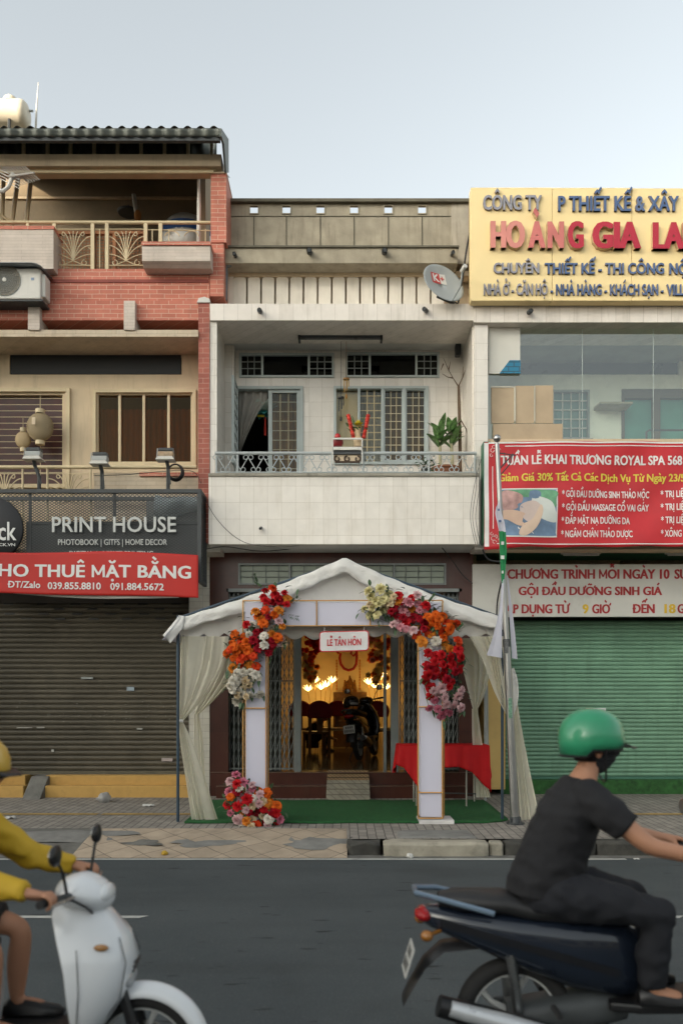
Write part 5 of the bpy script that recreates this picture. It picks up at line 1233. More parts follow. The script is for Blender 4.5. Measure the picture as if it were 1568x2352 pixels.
# printed picture on the banner: rounded frame, hands on a head, flat print
def blob(pts, mat, name, e, n=5):
    """flat printed shape following the cloth"""
    P = []
    k = len(pts)
    for i in range(k):
        a, b, c, d = [Vector(pts[(i + j - 1) % k]) for j in range(4)]
        for t in range(n):
            t /= n; P.append(.5 * ((2 * b) + (c - a) * t + (2 * a - 5 * b + 4 * c - d) * t * t + (3 * b - a - 3 * c + d) * t ** 3))
    bm = bmesh.new(); vs_ = [bm.verts.new((X(p[0], yb2), 0, Z(p[1], yb2))) for p in P]; bm.faces.new(vs_); bmesh.ops.triangulate(bm, faces=bm.faces)
    bmesh.ops.subdivide_edges(bm, edges=bm.edges, cuts=3, use_grid_fill=True)
    for v_ in bm.verts: v_.co.y = yb2 + b2(v_.co.x, v_.co.z) - e - .003
    me = bpy.data.meshes.new(name); bm.to_mesh(me); bm.free(); me.materials.append(mat); o = bpy.data.objects.new(name, me); COL.objects.link(o); attach(o, BN); return o
def rrect(a, b, c, d, r): return [(a + r, c), (b - r, c), (b - r * .3, c + r * .3), (b, c + r), (b, d - r), (b - r * .3, d - r * .3), (b - r, d), (a + r, d), (a + r * .3, d - r * .3), (a, d - r), (a, c + r), (a + r * .3, c + r * .3)]
blob(rrect(1146, 1279, 1122, 1234, 9), m_wv, 'photo_border', .006, 3)
blob(rrect(1149, 1276, 1125, 1231, 8), M('print_blue', (.13, .20, .30), .5, var=.3, vs=4), 'photo_print', .0085, 3)
blob([(1150, 1128), (1270, 1127), (1274, 1150), (1274, 1165), (1240, 1158), (1215, 1140), (1180, 1150), (1150, 1160)], M('print_green', (.12, .30, .17), .5, var=.4, vs=5), 'photo_print', .010)
blob([(1152, 1130), (1175, 1128), (1200, 1140), (1190, 1165), (1160, 1175), (1151, 1160)], M('print_rose', (.40, .24, .22), .5, var=.4, vs=7), 'photo_print', .0115)
blob([(1225, 1140), (1262, 1150), (1275, 1175), (1275, 1200), (1240, 1190), (1222, 1165)], M('print_white', (.52, .55, .52), .5, var=.1), 'photo_print', .0115)
blob([(1195, 1160), (1225, 1150), (1243, 1165), (1240, 1192), (1215, 1200), (1197, 1185)], M('print_skin_pale', (.50, .40, .36), .5, var=.1), 'photo_print', .013)
blob([(1150, 1175), (1180, 1172), (1205, 1180), (1195, 1188), (1185, 1190), (1205, 1205), (1190, 1208), (1165, 1195), (1150, 1192)], M('print_skin', (.52, .36, .27), .5, var=.12), 'photo_print', .0145)
blob([(1190, 1228), (1200, 1205), (1222, 1192), (1240, 1160), (1246, 1172), (1240, 1195), (1228, 1215), (1208, 1230)], M('print_skin_lit', (.56, .42, .32), .5, var=.12), 'photo_print', .0145)
# ---- programme sign over the shutter
yp = 12.7
PG = thing('shop_sign', 'white board with dark red CHƯƠNG TRÌNH lettering above the green shutter', 'sign', (X(1330, yp), yp + .1, Z(1418, yp)))
MB().pb(1085, R1, 1296, 1417, yp, .05).build('board', M('dusty_white_board', (.50, .49, .45), .6, var=.05, dirt=.3), PG, bevel=.004)
m_dred2 = M('dark_red_print', (.30, .016, .018), .5); m_ygd = M('golden_print', (.58, .37, .02), .5)
def pt2(body, a, b, c, d, mat=m_dred2, off=.042): return text('lettering', body, a, b, c, d, yp, mat, PG, dep=.003, off=off)
pt2('CHƯƠNG TRÌNH MỖI NGÀY 10', 1164, 1537, 1307, 1330.5); pt2('SUẤT', 1548, 1612, 1307, 1330.5); pt2('GỘI ĐẦU DƯỠNG SINH GIÁ', 1190, 1520, 1347, 1368)
pt2('ÁP DỤNG TỪ', 1160, 1309, 1387.5, 1410); pt2('9', 1337, 1351, 1387.5, 1410, m_ygd); pt2('GIỜ', 1359, 1403, 1387.5, 1410); pt2('ĐẾN', 1452, 1503, 1387, 1409.5); pt2('18', 1525, 1551, 1387, 1409.5, m_ygd); pt2('GIỜ', 1555, 1598, 1387, 1409.5)

# ---- houses further along our row and across the street (outside the picture: they shade it and are mirrored in its glass)
m_far = M('far_plaster', (.52, .46, .36), .85, var=.1)
for (a, b, h, lab) in ((-26, -7.9, 10.6, 'plain plaster row of houses continuing beyond the left edge'), (8.2, 30, 8.2, 'plain plaster row of houses continuing beyond the right edge')):
    o = MB().box(a, b, 12.3, 20, 0, h).build('townhouse', m_far); tag(o, lab, 'building')
op = thing('townhouse', 'long low plaster row across the street behind the viewer', 'building', (0, -12, 0))
mb = MB(); mb.box(-24, 45, -20, -11, 0, 4.2); mb.build('wall', m_far, op)
wm_ = MB()
for k in range(-14, 15):
    for z in (1.0, 4.2): wm_.box(k * 3 - .7, k * 3 + .7, -11.02, -10.98, z, z + 1.6) if k > -8 and z < 3 else None
wm_.build('windows', m_dark, op)

tw = MB().box(-58, -22, -24, -11.5, 0, 19.5).build('added_shade_block', m_far); tag(tw, 'unseen plain block added behind the viewer to shade the houses', 'building')  # unseen block added to keep the sun off the street
# ================================================================== WEDDING TENT
yt_ = 10.34
m_tent = MCloth('white_tent_vinyl', (.86, .845, .81), .36, 0, .5, var=.04, bump=1.0, bs=6, dirt=.3, bd=.045)
TN = thing('tent', 'white gabled wedding tent with scalloped edge on blue steel posts', 'tent', (0, yt_, gz(yt_)))
xe0, xe1, xrd = X(422, yt_), X(1150, yt_), X(790, yt_); ze, zr = Z(1419, yt_), Z(1283, yt_); yb_ = 12.35
rt = random.Random(2)
def roofz(x):
    t = (x - xe0) / (xrd - xe0) if x < xrd else (xe1 - x) / (xe1 - xrd); t = max(0, min(1, t)); return ze + (zr - ze) * (t - .10 * math.sin(math.pi * t) * (.6)), t
def roof(u, v):
    x = xe0 + (xe1 - xe0) * u; z, t = roofz(x); y = yt_ - .06 + (yb_ - yt_) * v
    return (x, y, z - .07 * math.sin(math.pi * v) * math.sin(math.pi * min(1, t * 1.1)) + .006 * math.sin(x * 21 + v * 9))
m = MB(); m.grid(roof, 60, 12); m.build('roof_sheet', m_tent, TN, smooth=2, solid=.004)
def flap(u, v):
    x = xe0 - .02 + (xe1 - xe0 + .04) * u; z, t = roofz(x); h = .21 - .035 * math.exp(-((x - xrd) / .18) ** 2) + .02 * math.sin(x * 5) - .04 * (1 - t)
    return (x, yt_ - .07 - .03 * math.sin(math.pi * v * .8) - .010 * math.sin(x * 13 + v * 2) * v - .006 * math.sin(x * 9 - v * 9) - .004 * math.sin(x * 31 + v * 6), z + .006 * math.sin(x * 21) - h * v + .006 * math.sin(x * 17 + v * 5) * v)
m = MB(); m.grid(flap, 80, 8); m.build('front_flap', m_tent, TN, smooth=True, solid=.004)
def gable(u, v):
    px = 412 + 742 * u; x = X(px, yt_); z, t = roofz(x); top = z - .10; bot = Z(1455 + 11 * abs(math.sin(math.pi * (px - 420) / 46.5)) + 3 * math.sin(px * .02), yt_)
    return (x, yt_ + .03 + (.018 * math.sin(x * 4.5 + 1) + .014 * math.sin(x * 11)) * v + .035 * v, top + (bot - top) * v)
m_gab = MCloth('white_gable_vinyl', (.88, .865, .83), .5, 0, .5, var=.04, bump=.9, bs=5, dirt=.2, bd=.04)
m = MB(); m.grid(gable, 192, 10); m.build('gable_valance', m_gab, TN, smooth=2, solid=.003)
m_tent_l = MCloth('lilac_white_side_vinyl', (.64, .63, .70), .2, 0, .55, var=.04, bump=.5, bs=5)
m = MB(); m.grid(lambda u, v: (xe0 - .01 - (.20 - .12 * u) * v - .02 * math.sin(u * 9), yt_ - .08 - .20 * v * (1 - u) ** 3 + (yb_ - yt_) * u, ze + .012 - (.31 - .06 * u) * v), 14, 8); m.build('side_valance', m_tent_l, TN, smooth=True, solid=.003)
def cfl(u, v):
    a = (411 + (379 - 411) * v, 1413 + (1461 - 1413) * v); b = lerpc([(424, 1416), (423, 1442), (395, 1480)], v); px, py = a[0] + (b[0] - a[0]) * u, a[1] + (b[1] - a[1]) * u
    return Vector(PT(px, py, 10.26)) + Vector((0, -.12 * v + .015 * math.sin(u * 5 + v * 4), 0))
def lerpc(pts, t):
    n = len(pts) - 1; k = min(n - 1, int(t * n)); f = t * n - k
    return [pts[k][i] + (pts[k + 1][i] - pts[k][i]) * f for i in range(len(pts[0]))]
m = MB(); m.grid(cfl, 8, 12); m.build('corner_flap', m_tent, TN, smooth=True, solid=.003)
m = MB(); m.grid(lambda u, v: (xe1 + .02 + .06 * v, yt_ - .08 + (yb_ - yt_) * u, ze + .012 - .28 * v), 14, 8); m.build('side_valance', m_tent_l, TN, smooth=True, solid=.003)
m_post = M('blue_steel_paint', (.035, .06, .085), .45, .2, var=.15, dirt=.2)
for px, y in ((408.5, 10.28), (1153, 10.36)):
    x = X(px, y); MB().tube([(x, y, gz(y)), (x, y, ze + .02)], .019, 8).build('post', m_post, TN, smooth=True)
for px, y in ((455, 12.2), (1114, 12.2)):
    x = X(px, y); MB().tube([(x, y, gz(y)), (x, y, ze)], .019, 8).build('post', m_grey if px > 800 else m_post, TN, smooth=True)
m = MB(); m.tube([(X(408.5, 10.28), yt_, ze), (xrd, yt_ + .02, zr - .03), (X(1153, 10.36), yt_, ze)], .016, 6); m.tube([(xe0, yt_ + .06, ze - .03), (xe1, yt_ + .06, ze - .03)], .014, 6); m.tube([(xrd, yt_, zr - .03), (xrd, yb_, zr - .03)], .016, 6); m.build('frame_tubes', m_post, TN)
# drapes tied back to the posts
m_drape = MCloth('cream_sheer_drape', (.82, .79, .66), .48, .10, .9, var=.05, bump=.15, bs=30)
def lerpc(pts, t):
    n = len(pts) - 1; k = min(n - 1, int(t * n)); f = t * n - k; f = f * f * (3 - 2 * f) if False else f
    return [pts[k][i] + (pts[k + 1][i] - pts[k][i]) * f for i in range(len(pts[0]))]
def smooth_poly(pts, n=12):
    P = []; k = len(pts)
    for i in range(k - 1):
        a, b, c, d = [Vector((*pts[max(0, min(k - 1, i + j - 1))], 0)) for j in range(4)]
        for t in range(n):
            t /= n; q_ = .5 * ((2 * b) + (c - a) * t + (2 * a - 5 * b + 4 * c - d) * t * t + (3 * b - a - 3 * c + d) * t ** 3); P.append((q_.x, q_.y))
    P.append(tuple(pts[-1])); return P
def drape(parent, name, Lp, Rp, Y, folds, amp, mat=m_drape, y2=0.0, seed=0):
    """cloth between two edge curves given as photo pixels at depth Y, gathered into folds"""
    Ls, Rs = smooth_poly(Lp), smooth_poly(Rp); nv = 36; rn = random.Random(seed); ph = [rn.uniform(0, 6) for _ in range(4)]
    def fn(u, v):
        a, b = lerpc(Ls, v), lerpc(Rs, v); px, py = a[0] + (b[0] - a[0]) * u, a[1] + (b[1] - a[1]) * u
        w_ = abs(b[0] - a[0]); k = .62 * amp * min(1, .35 + w_ / 90) * (.6 + .5 * math.sin(u * 5 + ph[3]) ** 2); uu = u + .10 * math.sin(u * 5 + ph[0]) + .05 * math.sin(u * 11 + v * 2)
        yy = Y + y2 * u + k * (math.sin(uu * folds * 6.283 + ph[1]) + .4 * math.sin(uu * folds * 12.9 + ph[2] + v * 1.5))
        return (X(px, Y) , yy, Z(py, Y))
    m = MB(); m.grid(fn, folds * 9, nv); return m.build(name, mat, parent, smooth=True)
def dthing(label, loc): return thing('drape', label, 'curtain', loc, group='cream drapes tied to the tent posts')
d = dthing('cream drape tied to the blue post at the front left of the tent', PT(450, 1893, 10.3))
drape(d, 'upper_cloth', [(414, 1462), (413, 1540), (412, 1610), (411, 1652)], [(526, 1462), (512, 1530), (470, 1600), (419, 1658)], 10.36, 6, .028, seed=1)
drape(d, 'lower_cloth', [(410, 1656), (416, 1720), (428, 1800), (441, 1892)], [(418, 1654), (448, 1720), (474, 1800), (503, 1890)], 10.33, 4, .034, seed=2)
MB().tube([PT(406, 1655, 10.28), PT(420, 1657, 10.31)], .02, 8).build('tie', m_tent, d)
d = dthing('cream drape gathered behind the front left one, against the tiled pier', PT(455, 1830, 11.9))
drape(d, 'upper_cloth', [(470, 1470), (465, 1550), (452, 1610), (446, 1640)], [(568, 1470), (545, 1545), (500, 1600), (456, 1642)], 11.4, 5, .03, seed=3)
drape(d, 'lower_cloth', [(446, 1640), (446, 1700), (446, 1770), (446, 1832)], [(457, 1640), (466, 1700), (470, 1770), (474, 1832)], 11.4, 4, .02, seed=4)
d = dthing('sheer cream drape hooked to the flagpole at the right of the tent', PT(1215, 1890, 10.3))
drape(d, 'upper_cloth', [(1078, 1462), (1108, 1520), (1135, 1590), (1162, 1642)], [(1158, 1462), (1163, 1520), (1165, 1590), (1168, 1645)], 10.34, 5, .028, seed=5)
drape(d, 'lower_cloth', [(1166, 1540), (1176, 1640), (1186, 1760), (1194, 1888)], [(1178, 1540), (1192, 1640), (1214, 1760), (1241, 1890)], 10.42, 3, .034, seed=6)
drape(d, 'loose_end', [(1174, 1536), (1176, 1570), (1176, 1610), (1177, 1640)], [(1180, 1534), (1189, 1565), (1190, 1605), (1181, 1642)], 10.3, 2, .012, m_tent, seed=7)
d = dthing('cream drape knotted beside the yellow pier, behind the pink roses', PT(1108, 1830, 11.7))
drape(d, 'upper_cloth', [(1040, 1466), (1060, 1530), (1075, 1590), (1086, 1632)], [(1132, 1466), (1128, 1530), (1112, 1595), (1094, 1634)], 11.5, 5, .03, seed=8)
drape(d, 'lower_cloth', [(1083, 1628), (1084, 1700), (1090, 1770), (1093, 1832)], [(1096, 1628), (1106, 1700), (1114, 1770), (1126, 1832)], 11.5, 5, .025, seed=9)
# green carpet
m_carpet = M('green_carpet_grass', (.016, .098, .026), .95, var=.3, vs=20, bump=1.0, bs=220, dirt=.35, dcol=(.010, .045, .014), dscale=2)
cp = MB(); cx0, cx1 = X(424, 10.15), X(1166, 10.4)
def carpf(u, v):
    y = 10.14 + 2.0 * v; x0 = cx0 - .04 * v; x1 = (cx1 if v > .12 else cx1 - .35 * (1 - v / .12) ** 2) + (0 if v < .3 else 0)
    x = x0 + (x1 - x0) * u; return (x, y + .012 * math.sin(x * 4) * (1 - v), gz(y) + .012 + .004 * math.sin(x * 9 + y * 5))
cp.grid(carpf, 60, 20); o = cp.build('carpet', m_carpet, smooth=True, solid=.02); tag(o, 'green artificial grass carpet laid under the wedding tent', 'carpet')

# ================================================================== ARCH
ya_ = 10.12; AR = thing('wedding_arch', 'white panelled wedding arch with thin gold frame in front of the tent', 'arch', (0, ya_, gz(ya_)))
m_lil = M('lilac_white_panel', (.60, .585, .68), .55, var=.03, vs=1)
gr_ = .0085
def gbar(mb_, a, b, Y0, Y1=None): mb_.tube([PT(a[0], a[1], Y0), PT(b[0], b[1], Y1 or Y0)], gr_, 6)
zA = 1894
def column(x0, x1, top, bot, rows, xoff, name):
    """box-shaped lattice of gold tube round a white panel; xoff = sideways shift of its rear edges (the column stands a little turned)"""
    g = MB(); Yr_ = ya_ + .30; k = Yr_ / ya_
    for px in (x0, x1): gbar(g, (px, top), (px, bot), ya_)
    rr = []
    for px in (x0, x1):
        xw = X(px, ya_) + xoff; g.tube([(xw, Yr_, Z(top, ya_)), (xw, Yr_, Z(bot, ya_))], gr_, 6); rr.append(xw)
    for py in [top, bot] + rows:
        gbar(g, (x0, py), (x1, py), ya_)
        for px, xw in zip((x0, x1), rr): g.tube([PT(px, py, ya_), (xw, Yr_, Z(py, ya_))], gr_, 6)
        g.tube([(rr[0], Yr_, Z(py, ya_)), (rr[1], Yr_, Z(py, ya_))], gr_, 6)
    g.build(name, m_gold, AR, smooth=True)
    p = MB(); a, b = X(x0 + 6, ya_), X(x1 - 1.5, ya_)
    p.box(a, b, ya_ + .02, ya_ + .26, Z(bot - 2, ya_), Z(top + 2, ya_)); p.build('column_panel', m_lil, AR, bevel=.004)
column(558, 611, 1440, 1888, [1627], .0, 'gold_frame')
column(960, 1016, 1440, 1880, [1624, 1821], .055, 'gold_frame')
g = MB()
for py in (1380, 1438):
    gbar(g, (558, py), (1016, py - 1), ya_); g.tube([PT(558, py, ya_) + Vector((0, .3, 0)), PT(1016, py - 1, ya_) + Vector((.055, .3, 0))], gr_, 6)
for px in (558, 612, 727, 850, 966, 1016): gbar(g, (px, 1380), (px, 1438), ya_)
for px in (558, 1016):
    for py in (1380, 1438): g.tube([PT(px, py, ya_), PT(px, py, ya_) + Vector((.055 if px > 800 else 0, .3, 0))], gr_, 6)
    g.tube([PT(px, 1380, ya_) + Vector((.055 if px > 800 else 0, .3, 0)), PT(px, 1438, ya_) + Vector((.055 if px > 800 else 0, .3, 0))], gr_, 6)
g.build('gold_frame', m_gold, AR, smooth=True)
p = MB(); p.box(X(562, ya_), X(1012, ya_), ya_ + .02, ya_ + .26, Z(1436, ya_), Z(1383, ya_)); p.build('beam_panel', m_lil, AR, bevel=.004)
p = MB(); p.box(X(962, ya_), X(1042, ya_), ya_ - .03, ya_ + .36, gz(ya_), gz(ya_) + .05); p.build('plinth', m_wv, AR, bevel=.004)
p = MB(); p.box(X(553, ya_), X(628, ya_), ya_ - .02, ya_ + .34, gz(ya_) + .01, gz(ya_) + .04); p.build('plinth', m_wv, AR, bevel=.004)
# hanging name board
yn = 10.06; NB = thing('name_board', 'white red-edged board reading LỄ TÂN HÔN hung from the arch beam', 'sign', PT(790, 1497, yn))
def rr2(a, b, c, d, r, Y, tilt=3):
    P = []
    for cx, cy, a0 in ((b - r, c + r, 0), (a + r, c + r, 90), (a + r, d - r, 180), (b - r, d - r, 270)):
        P += [(cx + r * math.cos(R(a0 + k * 18)), cy - r * math.sin(R(a0 + k * 18))) for k in range(6)]
    return [(X(x, Y), Z(y - tilt * ((x - a) / (b - a) - .5), Y)) for x, y in P]
MB().prism(rr2(733, 847, 1449.5, 1496.5, 7, yn), yn, yn + .02).build('red_edge', M('red_plastic_edge', (.50, .02, .025), .45), NB)
MB().prism(rr2(735.2, 844.8, 1451.7, 1494.3, 6, yn), yn - .004, yn + .015).build('face', m_wv, NB)
text('lettering', 'LỄ TÂN HÔN', 751, 829, 1468.5, 1484.5, yn - .004, M('red_sign_ink', (.50, .02, .03), .5), NB, dep=.003, off=.032, slope=.025)
m = MB()
for px in (745, 836): m.tube([PT(px, 1440, yn + .03), PT(px, 1452, yn + .01)], .004, 4)
m.build('cords', m_wv, NB)

# ================================================================== FLOWERS
def petal(vs, fs, ang, tilt, L, Wd, cup, base=(0, 0, 0), nu=3, nv=4, ruff=0.0, rn=None):
    """cupped petal growing outwards and up; bloom axis is +z"""
    k = len(vs); j1 = rn.uniform(-.15, .15)
    for j in range(nv + 1):
        t = j / nv; bend = tilt + cup * t
        r = L * (math.sin(bend) * t); h = L * (math.cos(bend) * t)
        for i in range(nu + 1):
            s = (i / nu - .5) * 2; wd = Wd * (math.sin(math.pi * (.12 + .80 * t)) ** .7); a = s * wd
            rr = r - .35 * abs(s) ** 2 * wd * .6; hh = h + .25 * abs(s) ** 2 * wd + (ruff * math.sin(s * 7 + j1 * 20) * t * L)
            x = rr; y = a
            vs.append((base[0] + x * math.cos(ang) - y * math.sin(ang), base[1] + x * math.sin(ang) + y * math.cos(ang), base[2] + hh))
    for j in range(nv):
        for i in range(nu): q_ = k + j * (nu + 1) + i; fs.append((q_, q_ + 1, q_ + nu + 2, q_ + nu + 1))
def bloom(kind, seed):
    rn = random.Random(seed); vs, fs = [], []
    if kind == 'rose':
        for layer, (n, tilt, cup, L, W_) in enumerate(((3, .05, .25, .55, .30), (4, .2, .35, .62, .38), (5, .45, .5, .72, .45), (6, .8, .65, .85, .5), (6, 1.15, .7, .95, .5))):
            for k in range(n): petal(vs, fs, 2 * math.pi * k / n + layer * .7 + rn.uniform(-.15, .15), tilt + rn.uniform(-.08, .08), L, W_, cup, (0, 0, -.15), ruff=.03, rn=rn)
    elif kind == 'peony':
        for layer, (n, tilt, cup, L, W_) in enumerate(((6, .15, .2, .75, .22), (9, .5, .25, .85, .22), (11, .85, .3, .95, .24), (12, 1.25, .35, 1.0, .26))):
            for k in range(n): petal(vs, fs, 2 * math.pi * k / n + layer * .4 + rn.uniform(-.2, .2), tilt + rn.uniform(-.15, .15), L * rn.uniform(.85, 1.1), W_, cup, (0, 0, -.2), nu=2, nv=3, ruff=.06, rn=rn)
    else:                                   # open poppy-like flower
        for layer, (n, tilt, cup, L, W_) in enumerate(((5, .55, .75, .9, .62), (6, .95, .75, 1.05, .6))):
            for k in range(n): petal(vs, fs, 2 * math.pi * k / n + layer * .5, tilt + rn.uniform(-.12, .12), L, W_, cup, (0, 0, -.2), nu=4, nv=4, ruff=.07, rn=rn)
        for k in range(14):
            a = rn.uniform(0, 6.28); petal(vs, fs, a, rn.uniform(.05, .5), .4, .06, .2, (0, 0, -.1), nu=1, nv=2, rn=rn)
    me = bpy.data.meshes.new('bloom_' + kind); me.from_pydata(vs, [], fs); me.update(); me.polygons.foreach_set('use_smooth', [True] * len(me.polygons)); me.materials.append(None)
    return me
BL = {'rose': [bloom('rose', k) for k in range(3)], 'peony': [bloom('peony', k) for k in range(3)], 'open': [bloom('open', k) for k in range(3)]}
def fm(name, col, trans=.25): return MCloth(name, col, trans, 0, .75, var=.22, bump=0)
FM = {'r': fm('red_petals', (.54, .014, .020)), 'd': fm('deep_red_petals', (.34, .008, .020)), 'o': fm('orange_petals', (.68, .125, .012)), 'v': fm('vermilion_petals', (.62, .055, .012)), 'a': fm('amber_petals', (.68, .24, .03)),
      'p': fm('pink_petals', (.66, .30, .34)), 'l': fm('pale_pink_petals', (.68, .46, .47)), 'w': fm('white_petals', (.68, .64, .56)), 'c': fm('cream_petals', (.68, .55, .36)), 'm': fm('magenta_pink_petals', (.62, .20, .28)), 'y': fm('butter_petals', (.66, .60, .32))}
FN = {'r': 'red', 'd': 'red', 'o': 'orange', 'v': 'orange', 'a': 'orange', 'p': 'pink', 'l': 'pink', 'w': 'white', 'c': 'cream', 'm': 'pink', 'y': 'white'}
FK = {'r': ('rose', 'peony', 'rose'), 'd': ('rose', 'rose', 'peony'), 'o': ('open', 'open', 'rose'), 'v': ('open', 'rose', 'open'), 'a': ('open', 'rose', 'rose'), 'p': ('peony', 'rose', 'peony'), 'l': ('peony', 'rose'), 'w': ('rose', 'peony', 'open'), 'c': ('rose', 'rose', 'peony'), 'm': ('peony',), 'y': ('rose', 'open', 'peony')}
rf = random.Random(8)
def flowers(label, loc, spec, mapf, Yf, centre, jit, size, sprigs):
    T = thing('flower_arrangement', label, 'flowers', loc); cx, cy = centre; pts = []
    for col, lst in spec:
        for (u, v) in lst: pts.append((col, *mapf(u, v)))
    for col, px, py in pts:
        Yv = Yf - jit * rf.uniform(-.5, 1.0); p = PT(px, py, Yv); me = rf.choice(BL[rf.choice(FK[col])])
        o = bpy.data.objects.new('flower', me); COL.objects.link(o); s = size * rf.uniform(.80, 1.28)
        n = Vector(((px - cx) * .010 + rf.gauss(0, .35), -1, -(py - cy) * .008 + .30 + rf.gauss(0, .35))).normalized()
        o.matrix_basis = Matrix.Translation(p) @ n.to_track_quat('Z', 'Y').to_matrix().to_4x4() @ Matrix.Rotation(rf.uniform(0, 6.28), 4, 'Z') @ Matrix.Diagonal((s, s, s, 1))
        o.material_slots[0].link = 'OBJECT'; o.material_slots[0].material = FM[col]; attach(o, T)
    st = MB()
    for col, px, py in pts[::2]:
        a = PT(px, py, Yf - .02); b = PT(px + (cx - px) * .5, py + (cy - py) * .35 + 8, Yf + .10); st.tube([a, (a + b) / 2 + Vector((0, .03, -.02)), b], .004, 4)
    st.build('stems', m_stem, T)
    lv_ = MB()
    for col, px, py in pts:
        for k in range(3):
            a = rf.uniform(0, 6.28); flat_leaf(lv_, PT(px + rf.gauss(0, 8), py + rf.gauss(0, 8), Yf + rf.uniform(-.01, .05)), (math.cos(a), -.3, math.sin(a)), rf.uniform(.07, .11), .022, .2, 4)
    for (px, py, ang, n) in sprigs:
        for k in range(n):
            b = PT(px + math.cos(ang) * k * 4, py - math.sin(ang) * k * 4, Yf - .03)
            for s in (-1, 1): a = ang + s * .8; flat_leaf(lv_, b, (math.cos(a), rf.uniform(-.5, .2), math.sin(a)), .05, .013, .1, 3)
    lv_.build('foliage', M('dusty_green_leaf', (.06, .11, .05), .6, var=.5, vs=20), T, smooth=True)
    return T
L = [('r', [(795, 350), (945, 365), (800, 430), (835, 445), (890, 400), (870, 375), (640, 610), (960, 455), (780, 395)]), ('d', [(905, 425), (925, 440), (860, 440), (820, 550), (720, 670), (760, 660), (700, 735), (730, 760), (770, 800), (820, 835), (850, 760), (800, 770), (850, 735), (700, 680), (740, 800), (830, 800)]),
     ('v', [(852, 325), (790, 500), (600, 740), (690, 780), (610, 830), (690, 830), (600, 880), (700, 860), (720, 940), (620, 945), (510, 810), (650, 870)]), ('a', [(970, 410), (715, 505), (760, 570), (905, 500), (930, 625), (840, 710), (540, 960), (680, 930), (850, 690)]),
     ('o', [(780, 600), (870, 535), (550, 695), (615, 700), (650, 750), (540, 790), (490, 840), (560, 830), (650, 820), (540, 880), (580, 800), (530, 760), (890, 710), (735, 545), (620, 780)]), ('l', [(840, 495), (900, 585), (800, 640), (890, 760), (915, 750), (820, 600)]), ('w', [(915, 470), (690, 610), (735, 620), (665, 695), (785, 770), (780, 700), (840, 640), (570, 1000), (620, 990), (680, 990), (720, 1010), (540, 1060), (590, 1050), (700, 1040), (740, 1030), (520, 1100), (530, 1130), (600, 1160), (675, 1170), (750, 1165), (575, 1220), (560, 1080)]),
     ('c', [(945, 760), (640, 1060), (660, 1090), (620, 1120), (570, 1170), (640, 1180)])]
mapL = lambda u, v: (376.3 + u * .2932, 1254.4 + v * .2932)
flowers('tall red, orange and white flower spray climbing the left arch column', PT(590, 1620, 10.1), L, mapL, 10.04, (592, 1490), .09, .061, [(590, 1342, 1.9, 6), (600, 1350, 2.6, 5), (668, 1385, .6, 6), (662, 1415, -.2, 6)])
Bt = [('m', [(565, 1790), (620, 1850), (690, 1900), (510, 1925), (520, 2090), (910, 2140)]), ('l', [(520, 1840), (690, 1870), (600, 1975), (660, 1935), (750, 1945), (745, 2020), (645, 2070), (570, 2150), (815, 2195), (600, 2150)]), ('w', [(695, 1975), (820, 2140), (590, 1895), (605, 2205)]), ('c', [(690, 2030), (780, 2000), (770, 2120), (690, 2150), (680, 2205)]),
      ('r', [(495, 2025), (575, 2040), (780, 2060), (880, 2090), (870, 2195), (570, 1865), (560, 1960), (650, 1985)]), ('d', [(570, 1920), (715, 2085), (750, 2100), (660, 2090), (770, 2190), (740, 2170), (860, 2100)]), ('o', [(740, 1915), (800, 1935), (815, 1960), (830, 2020), (890, 2030), (860, 2050), (520, 1965)]), ('a', [(810, 2010), (620, 2120), (640, 2155)]), ('v', [(775, 2225), (720, 2190)])]
flowers('low mixed pink, red and cream flower arrangement at the foot of the left arch column', PT(585, 1905, 10.0), Bt, mapL, 9.98, (585, 1860), .10, .062, [(555, 1815, 2.0, 5), (600, 1840, 1.2, 5), (530, 1850, 2.4, 4)])
mapR = lambda u, v: (752.6 + u * .32, 1254.4 + v * .32)
Rt = [('y', [(290, 320), (380, 305), (345, 385), (310, 360), (430, 345), (400, 380), (260, 450), (300, 490), (320, 440), (350, 490), (390, 460), (360, 420)]), ('c', [(440, 400), (470, 360), (410, 450), (300, 415)]), ('a', [(500, 385), (600, 450), (740, 620), (880, 740), (840, 690), (680, 680)]), ('r', [(500, 350), (600, 370), (705, 420), (560, 545), (720, 765), (940, 740), (780, 790), (820, 780), (880, 800), (960, 800), (960, 840), (720, 860), (770, 830), (830, 850), (900, 850), (780, 900), (870, 880), (950, 890), (720, 930), (820, 930), (890, 980), (700, 970), (870, 1010), (740, 1020), (745, 1080)]),
      ('d', [(470, 440), (455, 470), (480, 480), (530, 400), (540, 510), (610, 510), (660, 520), (690, 590), (640, 480), (700, 560), (920, 900), (860, 960), (740, 880), (760, 940), (840, 900)]), ('p', [(580, 400), (650, 410), (660, 460), (540, 460), (560, 480), (490, 540), (520, 580), (560, 590), (690, 440)]), ('l', [(610, 600), (470, 560), (640, 350), (760, 1040), (820, 1020), (790, 1070), (840, 1090), (950, 1050), (935, 1080), (965, 1030), (960, 1165), (850, 1140), (905, 1145)]), ('m', [(730, 1165), (790, 1170), (820, 1220), (840, 1190), (770, 1110), (870, 1200)]),
      ('o', [(720, 500), (770, 490), (800, 520), (830, 500), (790, 570), (760, 540), (900, 560), (880, 600), (830, 655)]), ('v', [(850, 540), (810, 590), (930, 560), (840, 620), (940, 680), (640, 635), (720, 600)]), ('w', [(775, 685), (720, 740)])]
